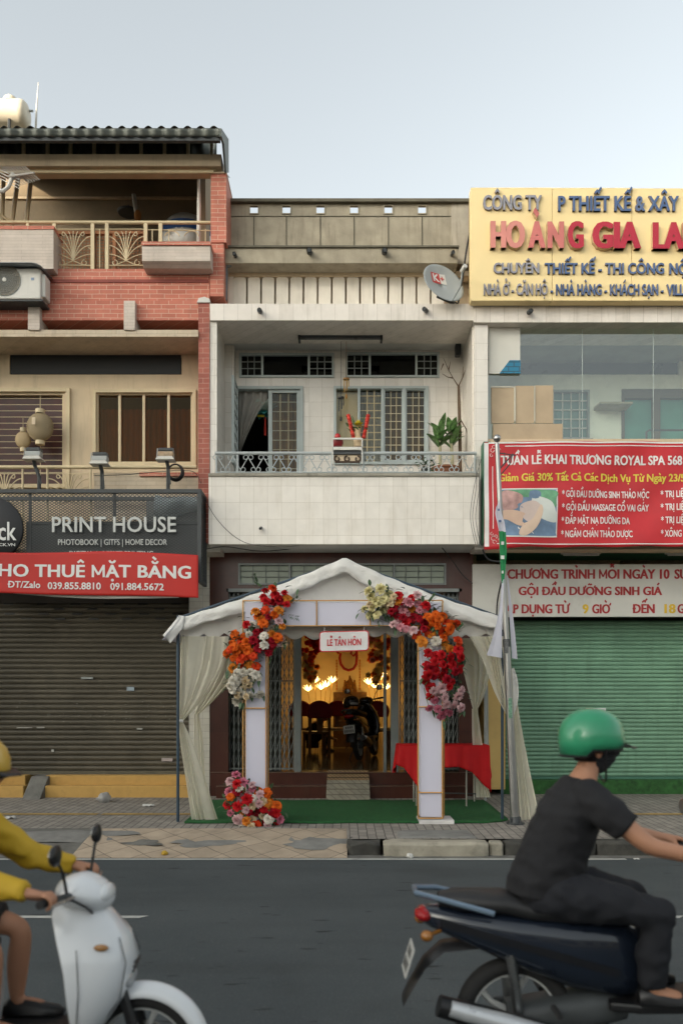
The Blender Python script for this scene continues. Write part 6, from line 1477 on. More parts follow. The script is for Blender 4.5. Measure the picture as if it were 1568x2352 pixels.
flowers('big flower swag of white, pink, orange, red and pink blooms on the right arch corner', PT(960, 1655, 10.1), Rt, mapR, 10.03, (960, 1470), .09, .066, [(985, 1385, .9, 6), (978, 1400, .3, 5), (870, 1425, -1.2, 4), (1050, 1450, .8, 5)])

# ================================================================== TABLE
tx0, tx1, ty0, ty1, tz = X(917, 11.45), X(1123, 11.45), 11.45, 12.0, Z(1713, 11.45)
TB = thing('table', 'folding table with thin steel legs beside the right arch column', 'table', ((tx0 + tx1) / 2, 11.7, gz(11.7)))
MB().box(tx0 + .02, tx1 - .02, ty0 + .02, ty1 - .02, tz - .03, tz - .006).build('tabletop', m_creamwall, TB, bevel=.004)
for px, y in ((956, 11.55), (1071, 11.5), (1089, 11.95), (950, 11.95)):
    MB().tube([(X(px, y), y, gz(y) + .012), (X(px, y), y, tz - .03)], .013, 8).build('leg', M('dull_steel', (.30, .30, .27), .4, .7), TB, smooth=True)
MB().tube([(X(956, 11.55), 11.8, .36), (X(1089, 11.95), 11.8, .34)], .009, 6).build('stretcher', m_dkmetal, TB)
per = [(tx0, ty1), (tx0, ty0), (tx1, ty0), (tx1, ty1)]; cum = [0]
for a, b in zip(per, per[1:]): cum.append(cum[-1] + math.hypot(b[0] - a[0], b[1] - a[1]))
dropk = [(0, .42), (.10, .40), (.20, .22), (.26, .30), (.34, .56), (.42, .54), (.50, .30), (.58, .29), (.66, .36), (.76, .62), (.80, .66), (.88, .34), (1, .40)]
def tcl(u, v):
    s = u * cum[-1]; k = max(i for i in range(3) if cum[i] <= s + 1e-9); f = (s - cum[k]) / (cum[k + 1] - cum[k])
    x = per[k][0] + (per[k + 1][0] - per[k][0]) * f; y = per[k][1] + (per[k + 1][1] - per[k][1]) * f
    nx, ny = ((-1, 0), (0, -1), (1, 0))[k]
    for i in (1, 2):                                   # turn smoothly at the corners
        d_ = s - cum[i]
        if abs(d_) < .08: t = (d_ + .08) / .16; a_, b_ = ((-1, 0), (0, -1), (1, 0))[i - 1], ((-1, 0), (0, -1), (1, 0))[i]; nx, ny = a_[0] * (1 - t) + b_[0] * t, a_[1] * (1 - t) + b_[1] * t
    for (a, da), (b, db) in zip(dropk, dropk[1:]):
        if a <= u <= b: dr_ = da + (db - da) * (u - a) / (b - a)
    if v == 0: return (x, y, tz + .004)
    t = (v - .08) / .92; out_ = .012 + .035 * t + (.018 * math.sin(s * 26) + .012 * math.sin(s * 47 + 1)) * t
    return (x + nx * out_, y + ny * out_, tz - .002 - max(0, dr_ * t))
m_red = MCloth('red_satin_cloth', (.50, .010, .012), .12, 0, .6, var=.08, bump=.15)
tc_ = MB(); tc_.grid(tcl, 150, 12); nb = len(tc_.v); tc_.grid(lambda u, v: (tx0 + (tx1 - tx0) * u, ty0 + (ty1 - ty0) * v, tz + .004), 4, 3)
o = tc_.build('tablecloth', m_red, smooth=True, solid=.003); tag(o, 'bright red tablecloth hanging in points over the folding table', 'tablecloth')

# ================================================================== FLAGPOLE
fb0, ft0 = PT(1183, 1886, 10.12), PT(1141, 1018, 10.12)
FP = thing('flagpole', 'leaning stainless flagpole with ball finial at the pavement edge', 'flagpole', fb0); fb0.z = gz(10.12)
m_pole = M('worn_steel_pole', (.33, .33, .32), .32, .85, var=.12, dirt=.35, dcol=(.10, .095, .085))
at = lambda t: fb0 + (ft0 - fb0) * t
MB().tube([at(0), at(.10), at(.48)], [.055, .052, .042], 14).build('pole', m_pole, FP, smooth=True)
MB().tube([at(.47), at(.78), at(1.0)], [.036, .032, .027], 12).build('upper_pole', m_pole, FP, smooth=True)
MB().tube([at(.465), at(.485)], .046, 14).build('collar', m_dkmetal, FP, smooth=True)
MB().ball(ft0 + Vector((0, 0, .06)), (.048, .048, .048), 16, 10).build('finial', m_steel, FP, smooth=True)
m = MB(); m.tube([at(0) + Vector((0, 0, .0)), at(0) + Vector((0, 0, .02))], .11, 14)
for k in range(4): a = k * math.pi / 2 + .6; q_ = at(0) + Vector((.085 * math.cos(a), .085 * math.sin(a), .02)); m.tube([q_, q_ + Vector((0, 0, .06))], .01, 6)
m.tube([at(.0) + Vector((0, 0, .02)), at(.02)], [.075, .056], 14); m.build('base_plate', m_dkmetal, FP)
m = MB(); m.tube([PT(1146, 1078, 10.12), PT(1178, 1042, 10.1)], .008, 6); m.tube([PT(1144, 1040, 10.12), PT(1184, 1046, 10.1)], .008, 6); m.tube([PT(1150, 1090, 10.12), PT(1170, 1066, 10.1), PT(1176, 1046, 10.1)], .007, 6); m.tube([PT(1158, 1040, 10.12), PT(1160, 1062, 10.1)], .006, 6); m.build('bracket', m_dkmetal, FP)
m = MB(); m.pb(1158, 1167, 1470, 1500, 10.06, .02); m.build('sticker', M('dark_sticker', (.12, .12, .12), .7, var=.5, vs=60), FP)
MB().pb(1168, 1176, 1604, 1650, 10.055, .02).build('sticker', M('green_sticker', (.14, .26, .18), .7, var=.5, vs=40), FP)
m_flagw = MCloth('white_flag_cloth', (.60, .60, .68), .3, 0, .8, var=.05, bump=.3)
FL = thing('flag', 'long white and green advertising flag hanging limp on the leaning pole', 'flag', PT(1145, 1512, 10.05))
def flg(name, Lp, Rp, mat, n, Y=10.03, sd=0, amp=.02): return drape(FL, name, Lp, Rp, Y, n, amp, mat, seed=sd)
flg('white_head', [(1139, 1165), (1137, 1180), (1141, 1200), (1145, 1220)], [(1147, 1148), (1152, 1180), (1158, 1200), (1161, 1222)], m_flagw, 1)
m = MB(); m.pb(1143, 1147, 1168, 1173, 9.98, .01); m.pb(1145, 1151, 1194, 1199, 9.98, .01); m.build('blue_mark', m_blue, FL)
flg('green_band', [(1145, 1219), (1147, 1260), (1149, 1300), (1152, 1340)], [(1161, 1221), (1163, 1260), (1161, 1300), (1157, 1338)], MCloth('green_flag_cloth', (.03, .24, .09), .25, 0, .8), 2, sd=1, amp=.012)
m = MB(); m.pb(1150, 1158, 1276, 1284, 9.99, .01); m.pb(1151, 1157, 1244, 1251, 9.99, .01); m.pb(1152, 1156, 1311, 1317, 9.99, .01); m.build('white_mark', m_wv, FL)
flg('white_tail', [(1152, 1335), (1146, 1400), (1132, 1460), (1117, 1505)], [(1157, 1330), (1154, 1400), (1152, 1460), (1152, 1512)], m_flagw, 1, sd=2, amp=.012)
flg('white_tail', [(1163, 1322), (1168, 1400), (1172, 1460), (1175, 1512)], [(1166, 1322), (1176, 1400), (1183, 1460), (1188, 1514)], m_flagw, 1, Y=10.16, sd=3, amp=.01)
# ================================================================== INSIDE THE WEDDING ROOM
m_redv = M('dark_red_velvet', (.20, .008, .014), .7, var=.2)
m_wood2 = M('carved_wood', (.13, .07, .025), .45, var=.3, vs=12)
m_glow = M('lotus_lamp_glow', (.9, .55, .15), .5, emit=(1.0, .62, .20), es=3.6)
m_brass = M('thin_brass', (.35, .20, .05), .35, .8)
FL0 = fz
def lotus(px, py, Y, lab, spots):
    t = thing('lotus_lamp', lab, 'lamp', (X(px, Y), Y, FL0), group='lit lotus lamps at the back of the room'); rn = random.Random(int(px))
    sh = MB(); stm = MB()
    for dx, dy in spots:
        c = PT(px + dx, py + dy, Y)
        for k in range(7): a = 2 * math.pi * k / 7; flat_leaf(sh, c, (math.cos(a), math.sin(a) * .8, .45 + .6 * (k % 2)), .15, .017, -.25, 4)
        stm.tube([c, PT(px + dx * .6, 1650, Y), (X(px + dx * .3, Y), Y, FL0)], .007, 4)
    sh.build('lotus_shade', m_glow, t, smooth=True); stm.build('stalk', m_brass, t)
    l = bpy.data.lights.new('lotus_light', 'POINT'); l.energy = 3.5; l.color = (1.0, .60, .16); l.shadow_soft_size = .12
    o = bpy.data.objects.new('lotus_light', l); COL.objects.link(o); o.location = (X(px, Y), Y + .25, Z(py + 28, Y)); attach(o, t)
    return t
lotus(733, 1580, 19.2, 'lit lotus lamp cluster left of the altar, five glowing blooms', [(-26, 8), (-10, -12), (4, 4), (16, -2), (30, -12)])
lotus(864, 1574, 19.2, 'lit lotus lamp cluster right of the altar, behind the scooter', [(-18, -2), (-4, 6), (2, -8), (12, -18), (22, 10)])
def chair(px, Y, lab, rz, gold=True):
    t = thing('chair', lab, 'chair', (X(px, Y), Y, FL0), rz, group='wooden chairs with red backs')
    m = MB(); m.box(-.24, .24, -.22, .22, .42, .47); m.build('seat', m_wood2, t, local=True, bevel=.01)
    for sx in (-.21, .21):
        for sy in (-.19, .19): MB().box(sx - .025, sx + .025, sy - .025, sy + .025, 0, .42).build('leg', m_wood2, t, local=True)
    m = MB(); m.box(-.23, -.18, .18, .23, .47, .95); m.box(.18, .23, .18, .23, .47, .95); m.box(-.06, .06, .19, .21, .47, .90); m.build('backrest', m_wood2, t, local=True)
    P = [(.27 * math.cos(a * math.pi / 12), .86 + .24 * math.sin(a * math.pi / 12)) for a in range(13)]; P += [(-.24, .74), (.24, .74)]
    MB().prism(P, .12, .26).build('red_cover', m_redv, t, local=True, bevel=.03, smooth=True)
    return t
chair(727, 17.0, 'wooden chair with rounded red back in front of the crouching person', R(200))
chair(775, 18.9, 'wooden chair with rounded red back below the left gold hanging', R(180))
chair(868, 18.0, 'wooden chair with rounded red back at the right, beside the scooter', R(170))
chair(690, 18.9, 'wooden chair with rounded red back half hidden by the left gate post', R(180))
bench = thing('table', 'low pale wooden table across the back of the lit room', 'table', (X(815, 17.6), 17.6, FL0))
MB().box(X(742, 17.6), X(898, 17.6), 17.4, 17.9, FL0 + .46, FL0 + .52).build('tabletop', M('pale_wood', (.34, .24, .11), .4, var=.2), bench, bevel=.01)
for px in (746, 893):
    for y in (17.45, 17.85): MB().box(X(px, 17.6) - .03, X(px, 17.6) + .03, y - .03, y + .03, FL0, FL0 + .46).build('leg', m_wood2, bench)
# altar piece and red calligraphy
al = thing('altar', 'dark carved altar stand with gilt ornament at the back wall', 'altar', (X(803, 19.6), 19.6, FL0))
MB().box(X(765, 19.6), X(842, 19.6), 19.45, 19.95, FL0, Z(1590, 19.6)).build('stand', m_wood2, al, bevel=.01)
m = MB(); ra_ = random.Random(9)
for k in range(26):
    px = ra_.uniform(790, 817); top = 1588 - 30 * (1 - abs(px - 803) / 20) * ra_.uniform(.4, 1); m.ball(PT(px, top, 19.6), (.035, .03, .05), 8, 5)
for s in (-1, 0, 1): m.tube([PT(803 + s * 11, 1590, 19.6), PT(803 + s * 11, 1562 - (10 if s == 0 else 0), 19.6)], [.06, .02], 8)
m.build('gilt_ornament', M('gilt_bronze', (.22, .10, .02), .4, .6, var=.4, vs=20), al, smooth=True)
for px in (773, 826):
    m = MB()
    for k in range(11): m.ball(PT(px, 1518 + k * 6.4, 19.7), (.022, .022, .034), 8, 5)
    o = m.build('hanging_tassel', M('gilt_red_tassel', (.34, .13, .02), .5, var=.5, vs=30), smooth=True); tag(o, 'gold and red hanging tassel ' + ('left' if px < 800 else 'right') + ' of the red calligraphy on the back wall', 'tassel')
yc = 19.85; m = MB()
m.tube([PT(782, 1500, yc), PT(780, 1512, yc), PT(782, 1525, yc), PT(790, 1536, yc), PT(800, 1540, yc), PT(812, 1536, yc), PT(818, 1525, yc), PT(819, 1510, yc), PT(819, 1480, yc), PT(819, 1462, yc)], .034, 8)
m.tube([PT(819, 1500, yc), PT(811, 1507, yc), PT(806, 1502, yc), PT(807, 1492, yc), PT(813, 1484, yc)], .026, 8); m.tube([PT(778, 1502, yc), PT(772, 1494, yc), PT(768, 1478, yc)], .03, 8)
o = m.build('wall_lettering', M('red_velvet_letter', (.26, .010, .018), .6), smooth=True); tag(o, 'curling red handwritten letter fixed on the warm back wall', 'lettering')
# flower columns beside the back wall
for px, lab in ((712, 'indoor hanging flower column at the left of the back wall, red over yellow'), (868, 'indoor hanging flower column at the right of the back wall, pink over yellow')):
    T = thing('flower_arrangement', lab, 'flowers', PT(px, 1560, 19.0)); rn = random.Random(px); 
    for k in range(46):
        v = k / 45; py = 1462 + 104 * v + rn.uniform(-4, 4); x_ = px + rn.gauss(0, 12) * (1.2 - .4 * v)
        col = ('r', 'd', 'v')[k % 3] if (v < .38 and px < 800) else (('p', 'c', 'o')[k % 3] if v < .55 else ('a', 'y', 'c')[k % 3])
        o = bpy.data.objects.new('flower', BL[('rose', 'open', 'peony')[k % 3]][k % 3]); COL.objects.link(o); s = .085 * rn.uniform(.8, 1.2)
        n = Vector((rn.gauss(0, .4), -1, rn.gauss(.1, .4))).normalized(); o.matrix_basis = Matrix.Translation(PT(x_, py, 19.0 - rn.uniform(0, .2))) @ n.to_track_quat('Z', 'Y').to_matrix().to_4x4() @ Matrix.Diagonal((s, s, s, 1))
        o.material_slots[0].link = 'OBJECT'; o.material_slots[0].material = FM[col]; attach(o, T)

# ================================================================== BODIES
def skin(name, nodes, edges, mat, parent, root, sub=2, local=True, wrinkle=0):
    """one continuous surface grown round a skeleton: nodes {key: (pos, radius)}"""
    keys = list(nodes); ix = {k: i for i, k in enumerate(keys)}
    me = bpy.data.meshes.new(name); me.from_pydata([tuple(nodes[k][0]) for k in keys], [(ix[a], ix[b]) for a, b in edges], []); me.update()
    o = bpy.data.objects.new(name, me); COL.objects.link(o)
    md = o.modifiers.new('skin', 'SKIN'); md.use_smooth_shade = True; md.branch_smoothing = .3
    for i, k in enumerate(keys):
        r = nodes[k][1]; me.skin_vertices[0].data[i].radius = r if isinstance(r, tuple) else (r, r); me.skin_vertices[0].data[i].use_root = (k == root)
    o.modifiers.new('sub', 'SUBSURF').levels = sub
    bpy.context.view_layer.update(); dg = bpy.context.evaluated_depsgraph_get()
    m2 = bpy.data.meshes.new_from_object(o.evaluated_get(dg)); m2.name = name
    bpy.data.objects.remove(o); bpy.data.meshes.remove(me)
    if wrinkle:                                  # creases of worn cloth
        from mathutils import noise
        for v_ in m2.vertices:
            c_ = v_.co; w_ = noise.noise(Vector((c_.x * 9 + c_.z * 7, c_.y * 6, c_.z * 20 - c_.x * 8))) + .6 * noise.noise(c_ * 26) + .8 * (1 - abs(noise.noise(Vector((c_.x * 7 - c_.z * 5, c_.y * 5, c_.z * 11 + c_.x * 6)))) * 3)
            v_.co = c_ + v_.normal * wrinkle * w_
    m2.materials.clear(); m2.materials.append(mat); m2.polygons.foreach_set('use_smooth', [True] * len(m2.polygons))
    o = bpy.data.objects.new(name, m2); COL.objects.link(o); attach(o, parent, local); return o
def V(*a): return Vector(a)
def hand_nodes(N, E, side, wr, bar, fwd):
    """palm and five fingers closed round a bar that runs along y; side +1 left / -1 right"""
    w_ = N[wr][0]; s = side; k = wr
    palm = V(bar.x - .035, bar.y, bar.z + .028); N[k + 'p'] = (palm, (.030, .020)); E.append((wr, k + 'p'))
    for i, (dy, L) in enumerate(((-.030, .92), (-.010, 1.0), (.011, .96), (.031, .78))):
        a = V(bar.x + .008, bar.y + dy, bar.z + .033); b = V(bar.x + .034 * L, bar.y + dy, bar.z + .012); c = V(bar.x + .030 * L, bar.y + dy, bar.z - .016); d = V(bar.x + .006, bar.y + dy, bar.z - .028)
        for j, (q_, r) in enumerate(((a, .0105), (b, .0098), (c, .009), (d, .008))):
            N[f'{k}f{i}{j}'] = (q_, r); E.append((k + 'p' if j == 0 else f'{k}f{i}{j-1}', f'{k}f{i}{j}'))
    a = V(bar.x - .022, bar.y - s * .040, bar.z + .002); b = V(bar.x - .004, bar.y - s * .046, bar.z - .024); c = V(bar.x + .018, bar.y - s * .040, bar.z - .026)
    for j, q_ in enumerate((a, b, c)): N[f'{k}t{j}'] = (q_, .0105 - .001 * j); E.append((k + 'p' if j == 0 else f'{k}t{j-1}', f'{k}t{j}'))
m_skin = M('tan_skin', (.40, .20, .12), .55, var=.08)
m_hair = M('black_hair', (.010, .008, .008), .5)
def head(parent, c, mat, yaw=0.0, tilt=0.0, mask=None, hair=True):
    """egg-shaped head facing +x with brow, nose, lips, chin, ears and eyes"""
    def shp(p):
        q_ = Vector(p) - c; x, y, z = q_
        if z < 0: y *= 1 - .35 * min(1, -z / .12); x *= 1 - .12 * min(1, -z / .12)
        if x > .05 and abs(y) < .022 and -.035 < z < .02: x += .022 * (1 - abs(y) / .022) * (1 - abs(z + .012) / .03 if abs(z + .012) < .03 else 0)
        if x > .05 and abs(y) < .03 and -.066 < z < -.05: x += .005
        if x > .06 and .012 < abs(y) < .045 and .0 < z < .03: x -= .008
        return c + Vector((x, y, z))
    m = MB(); m.ball(c, (.096, .075, .118), 40, 28, shp)
    for s in (-1, 1): m.ball(c + V(-.005, s * .076, -.008), (.020, .010, .032), 10, 8)
    m.build('head', mat, parent, smooth=2, local=True)
    e = MB()
    for s in (-1, 1): e.ball(c + V(.081, s * .030, .012), (.009, .013, .007), 10, 6)
    e.build('eyes', M('eye_dark', (.02, .015, .012), .15), parent, smooth=True, local=True)
    if mask:
        def mk(p):
            q_ = shp(p) - c; return c + Vector((q_.x * 1.07 + .004, q_.y * 1.07, q_.z * 1.02))
        mm = MB(); rings = []
        for i in range(9):
            a = -1.25 + 1.20 * i / 8; rings.append([mk(c + V(.096 * math.cos(a) * math.cos(b), .075 * math.cos(a) * math.sin(b), .118 * math.sin(a))) for b in [(-1.75 + 3.5 * j / 20) for j in range(21)]])
        for i in range(8):
            k = len(mm.v); mm.v += [tuple(p) for p in rings[i] + rings[i + 1]]; mm.f += [(k + j, k + j + 1, k + 22 + j, k + 21 + j) for j in range(20)]
        mm.build('face_mask', mask, parent, smooth=2, local=True, solid=.003)
    if hair:
        h = MB(); h.ball(c + V(-.022, 0, .022), (.098, .084, .112), 24, 16, lambda p: Vector((min(p.x, c.x + .062), p.y, max(p.z, c.z - .06 + max(0, (p.x - c.x)) * .9)))); h.build('hair', m_hair, parent, smooth=True, local=True)
def helmet(parent, c, mat, name='helmet', local=True):
    m = MB(); prof = [(.125, -.035), (.134, .0), (.132, .045), (.118, .09), (.09, .125), (.05, .147), (.005, .154)]
    rings = [[c + V(r * 1.12 * math.cos(2 * math.pi * j / 32) - .01, r * math.sin(2 * math.pi * j / 32), h - (.03 if math.cos(2 * math.pi * j / 32) < -.2 and i == 0 else 0)) for j in range(32)] for i, (r, h) in enumerate(prof)]
    m.loft(rings, cap=False); o = m.build(name, mat, parent, smooth=True, local=local, solid=.012)
    b = MB(); b.grid(lambda u, v: c + V(.128 + .075 * v * math.sin(math.pi * (.12 + .76 * u)), (.125 - .02 * v) * (u - .5) * 2 * .92, -.008 - .022 * v), 12, 4); b.build('helmet_peak', m_black, o if local else parent, smooth=True, local=local, solid=.005)
    ed = MB(); ed.tube(rings[0], .009, 6, closed=True); ed.build('helmet_trim', m_black, o if local else parent, smooth=True, local=local)
    st_ = MB()
    for s in (-1, 1): st_.tube([c + V(.02, s * .132, -.03), c + V(.03, s * .098, -.12), c + V(.05, s * .03, -.185), c + V(.052, 0, -.19)], .005, 5)
    st_.build('helmet_strap', m_black, o if local else parent, local=local); return o

# ================================================================== SCOOTERS
def scooter(label, loc, rz, lean, body, panel, seatm, plate=True, scale=1.0, shield=None, tailm=None):
    T = thing('motor_scooter', label, 'motorbike', loc, 0, None); T.rotation_euler = (lean, 0, rz); T.scale = (scale,) * 3
    WB = 1.25; m_tail = M('tail_lamp_red', (.32, .010, .012), .15)
    def B(mb_, name, mat, p=T, **k): return mb_.build(name, mat, p, local=True, **k)
    for wx in (0, WB):
        ty = MB(); prof = []
        for i in range(13): a = math.pi * 2 * i / 12; prof.append((.235 + .045 * math.cos(a), .045 * math.sin(a)))
        rings = [[V(wx + r * math.cos(2 * math.pi * j / 40), h, .28 + r * math.sin(2 * math.pi * j / 40)) for j in range(40)] for r, h in prof]
        ty.loft(rings, cap=False); w_ = B(ty, 'wheel', m_rubber, smooth=True)
        rm_ = MB(); rm_.lathe([(.195, -.03), (.205, -.03), (.205, .03), (.195, .03), (.19, 0), (.195, -.03)], (wx, 0, .28), 'y', 36, cap=False)
        for k in range(5):
            a = 2 * math.pi * k / 5; d = V(math.cos(a), 0, math.sin(a)); e = V(-math.sin(a), 0, math.cos(a))
            rm_.tube([V(wx, 0, .28) + d * .03, V(wx, 0, .28) + d * .12 + e * .012, V(wx, 0, .28) + d * .195], [.022, .014, .016], 6)
        rm_.lathe([(.0, -.05), (.04, -.05), (.045, .05), (0, .05)], (wx, 0, .28), 'y', 16)
        B(rm_, 'rim', m_lampb, w_, smooth=True)
        if wx: 
            dk = MB(); dk.lathe([(.06, .058), (.11, .058), (.11, .062), (.06, .062)], (wx, 0, .28), 'y', 28, cap=False); B(dk, 'brake_disc', m_steel, w_)
    # front mudguard following the tyre
    fg_ = MB()
    def fgf(u, v):
        a = R(-12 + 172 * u); r = .305 + .012 * math.sin(math.pi * u); s = (v - .5) * 2; wd = .068 * (1 - .55 * max(0, (.18 - u) / .18) ** 1.5)
        return V(WB + (r - .055 * s * s) * math.cos(a), s * wd, .28 + (r - .055 * s * s) * math.sin(a))
    fg_.grid(fgf, 36, 8); B(fg_, 'front_mudguard', body, smooth=True, solid=.006)
    fk = MB()
    for s in (-1, 1): fk.tube([V(WB, s * .075, .28), V(WB - .05, s * .075, .48), V(WB - .12, s * .06, .68)], [.022, .024, .026], 8)
    fk.tube([V(WB, -.1, .28), V(WB, .1, .28)], .014, 8); B(fk, 'front_fork', m_black, smooth=True)
    # front shield, closed shell, narrow beak in front
    def ring(z, xf, xb_, wd, n=20):
        P = []
        for i in range(n):
            a = 2 * math.pi * i / n; c_, s_ = math.cos(a), math.sin(a); x = (xf - xb_) * (abs(c_) ** .8) * (1 if c_ > 0 else 0) + xb_ - (.02 if c_ < 0 else 0) * abs(c_); P.append(V(x, wd * (abs(s_) ** .75) * (1 if s_ > 0 else -1), z))
        return P
    sh_ = MB(); sh_.loft([ring(.33, 1.02, .98, .10), ring(.42, 1.09, .98, .19), ring(.56, 1.19, .97, .225), ring(.70, 1.22, .95, .215), ring(.82, 1.19, .91, .18), ring(.93, 1.10, .87, .125), ring(.97, 1.03, .87, .09)])
    apron = B(sh_, 'front_shield', panel, smooth=True)
    sm_ = MB()                                    # panel gaps, horn slots and side indicators
    for s in (-1, 1):
        sm_.tube([V(1.165, s * .10, .93 - .10), V(1.20, s * .125, .72), V(1.175, s * .135, .56), V(1.08, s * .11, .43)], .0022, 5)
        sm_.tube([V(1.0, s * .20, .80), V(1.02, s * .232, .62), V(1.0, s * .205, .44)], .0022, 5)
    for k in range(4): sm_.tube([V(1.222 - k * .006, -.05 + k * .006, .70 - k * .022), V(1.222 - k * .006, .05 - k * .006, .70 - k * .022)], .005, 5)
    B(sm_, 'panel_gap_marking', m_black, apron)
    for s in (-1, 1):
        il = MB(); il.ball(V(1.10, s * .165, .80), (.034, .014, .016), 14, 8); B(il, 'indicator', M('amber_lens', (.34, .16, .04), .1, coat=.6), apron, smooth=True)
    for s in (-1, 1):
        cbl = MB(); cbl.tube([V(.965, s * .2, 1.03), V(1.03, s * .16, .98), V(1.04, s * .08, .93)], .006, 5); B(cbl, 'brake_cable', m_black, apron)
    bl = MB(); bl.ball(V(1.185, 0, .62), (.03, .10, .045), 16, 10); B(bl, 'turn_lens', M('smoked_lens', (.30, .31, .32), .1, coat=.5), apron, smooth=True)
    # cowl with headlight, handlebar, grips, levers, mirrors
    cw = MB(); cw.ball(V(.98, 0, 1.02), (.135, .15, .085), 24, 14, lambda p: V(p.x, p.y, p.z + .25 * max(0, p.x - .98) * -1)); cowl = B(cw, 'handlebar_cowl', panel, smooth=True)
    hl = MB(); hl.ball(V(1.075, 0, 1.005), (.04, .10, .05), 20, 10); B(hl, 'headlight', M('headlight_lens', (.55, .57, .58), .08, coat=.8), cowl, smooth=True)
    hb = MB()
    for s in (-1, 1): hb.tube([V(.97, s * .08, 1.02), V(.94, s * .2, 1.035), V(.90, s * .36, 1.04)], .013, 8)
    hbo = B(hb, 'handlebar', m_dkmetal, smooth=True)
    for s in (-1, 1):
        g = MB(); g.tube([V(.925, s * .255, 1.037), V(.90, s * .37, 1.04)], .018, 12); B(g, 'grip', m_rubber, hbo, smooth=True)
        g = MB(); g.tube([V(.985, s * .18, 1.03), V(.965, s * .28, 1.03), V(.95, s * .36, 1.03)], .007, 6); B(g, 'brake_lever', m_steel, hbo)
        mi = MB(); mi.tube([V(.95, s * .17, 1.04), V(.95, s * .22, 1.14), V(.945, s * .27, 1.20)], .007, 6); st_ = B(mi, 'mirror', m_black)
        mi = MB(); mi.ball(V(.945, s * .30, 1.235), (.018, .062, .048), 18, 10); B(mi, 'mirror_head', m_black, st_, smooth=True)
        mi = MB(); mi.ball(V(.932, s * .30, 1.235), (.008, .054, .041), 18, 10); B(mi, 'mirror_glass', m_steel, st_, smooth=True)
    # footboard, tunnel, rear body
    fb_ = MB(); fb_.loft([[V(x, y, z) for y, z in ((-w1, .34), (-w1, .385), (w1, .385), (w1, .34))] for x, w1 in ((1.02, .12), (.9, .16), (.55, .165), (.42, .13))]); B(fb_, 'footboard', m_black, bevel=.012)
    def oval(x, zc, hw, hh, n=22, p=.75): return [V(x, hw * math.copysign(abs(math.cos(2 * math.pi * i / n)) ** p, math.cos(2 * math.pi * i / n)), zc + hh * math.copysign(abs(math.sin(2 * math.pi * i / n)) ** p, math.sin(2 * math.pi * i / n))) for i in range(n)]
    rb_ = MB(); rb_.loft([oval(.56, .55, .10, .17), oval(.48, .57, .135, .19), oval(.25, .60, .150, .175), oval(0, .655, .145, .13), oval(-.22, .71, .12, .085), oval(-.40, .755, .075, .05), oval(-.46, .77, .03, .025)]); rb2 = B(rb_, 'rear_body', body, smooth=True)
    sd = MB()
    for s in (-1, 1): sd.loft([[V(x, s * (w1 + .004), z + k) for k in (-.018, .018)] + [V(x, s * (w1 + .012), z + k) for k in (.018, -.018)] for x, w1, z in ((.46, .128, .52), (.2, .146, .60), (-.1, .132, .68), (-.36, .082, .745))])
    B(sd, 'side_trim', panel, rb2)
    se = MB(); se.loft([oval(.56, .765, .07, .03), oval(.48, .775, .125, .045), oval(.25, .785, .145, .05), oval(.05, .80, .14, .052), oval(-.05, .825, .135, .05), oval(-.28, .835, .10, .045), oval(-.36, .835, .05, .03)]); B(se, 'seat', seatm, smooth=True)
    gb_ = MB(); gb_.tube([V(-.12, -.15, .80), V(-.36, -.125, .86), V(-.47, -.06, .875), V(-.47, .06, .875), V(-.36, .125, .86), V(-.12, .15, .80)], .014, 8); B(gb_, 'grab_rail', tailm or m_dkmetal, smooth=True)
    tl = MB(); tl.ball(V(-.43, 0, .765), (.045, .085, .036), 18, 10); B(tl, 'tail_light', m_tail, smooth=True)
    mg = MB(); mg.loft([[V(x, y, z) for y, z in ((-w1, z0), (-w1 * .6, z0 + .03), (w1 * .6, z0 + .03), (w1, z0))] for x, w1, z0 in ((-.15, .08, .62), (-.34, .075, .60), (-.43, .075, .52), (-.50, .07, .40), (-.53, .06, .34))]); B(mg, 'rear_mudguard', m_black, smooth=True)
    if plate:
        n_ = Vector((-.95, 0, .30)).normalized(); pm_ = MB(); c = V(-.50, 0, .55); u_ = V(0, 1, 0); w_ = n_.cross(u_).normalized(); w_ = w_ if w_.z > 0 else -w_
        def pp(a, b, h): return c + u_ * a + w_ * b + n_ * h
        pm_.add([pp(a, b, h) for h in (0, .006) for a, b in ((-.095, -.07), (.095, -.07), (.095, .07), (-.095, .07))], [(0, 1, 2, 3), (7, 6, 5, 4), (0, 4, 5, 1), (1, 5, 6, 2), (2, 6, 7, 3), (3, 7, 4, 0)]); po = B(pm_, 'number_plate', M('plate_white', (.50, .50, .47), .5, dirt=.3))
        ch = MB()
        for row, n, hh in ((.032, 4, .020), (-.030, 5, .023)):
            for i in range(n): a = (i - (n - 1) / 2) * .032; ch.add([pp(a + q_, row + b, .0075) for q_, b in ((-.009, -hh), (.009, -hh), (.009, hh), (-.009, hh))], [(0, 1, 2, 3)])
        B(ch, 'plate_marking', M('plate_ink', (.05, .05, .05), .6), po)
    for s in (-1, 1):
        ri = MB(); ri.tube([V(-.36, s * .07, .70), V(-.42, s * .14, .70)], .010, 6); ri.ball(V(-.43, s * .155, .70), (.03, .032, .026), 12, 8); B(ri, 'rear_indicator', M('smoked_amber', (.30, .12, .02), .15, coat=.5), smooth=True)
        fp = MB(); fp.tube([V(.16, s * .12, .36), V(.16, s * .24, .36)], .014, 8); B(fp, 'footpeg', m_rubber)
    cc_ = MB(); cc_.loft([[V(x, .085 + y, z + h) for y, h in ((0, -.05), (.03, -.05), (.03, .05), (0, .05))] for x, z in ((-.08, .28), (.2, .29), (.42, .31))]); B(cc_, 'chain_cover', m_dkmetal, bevel=.01)
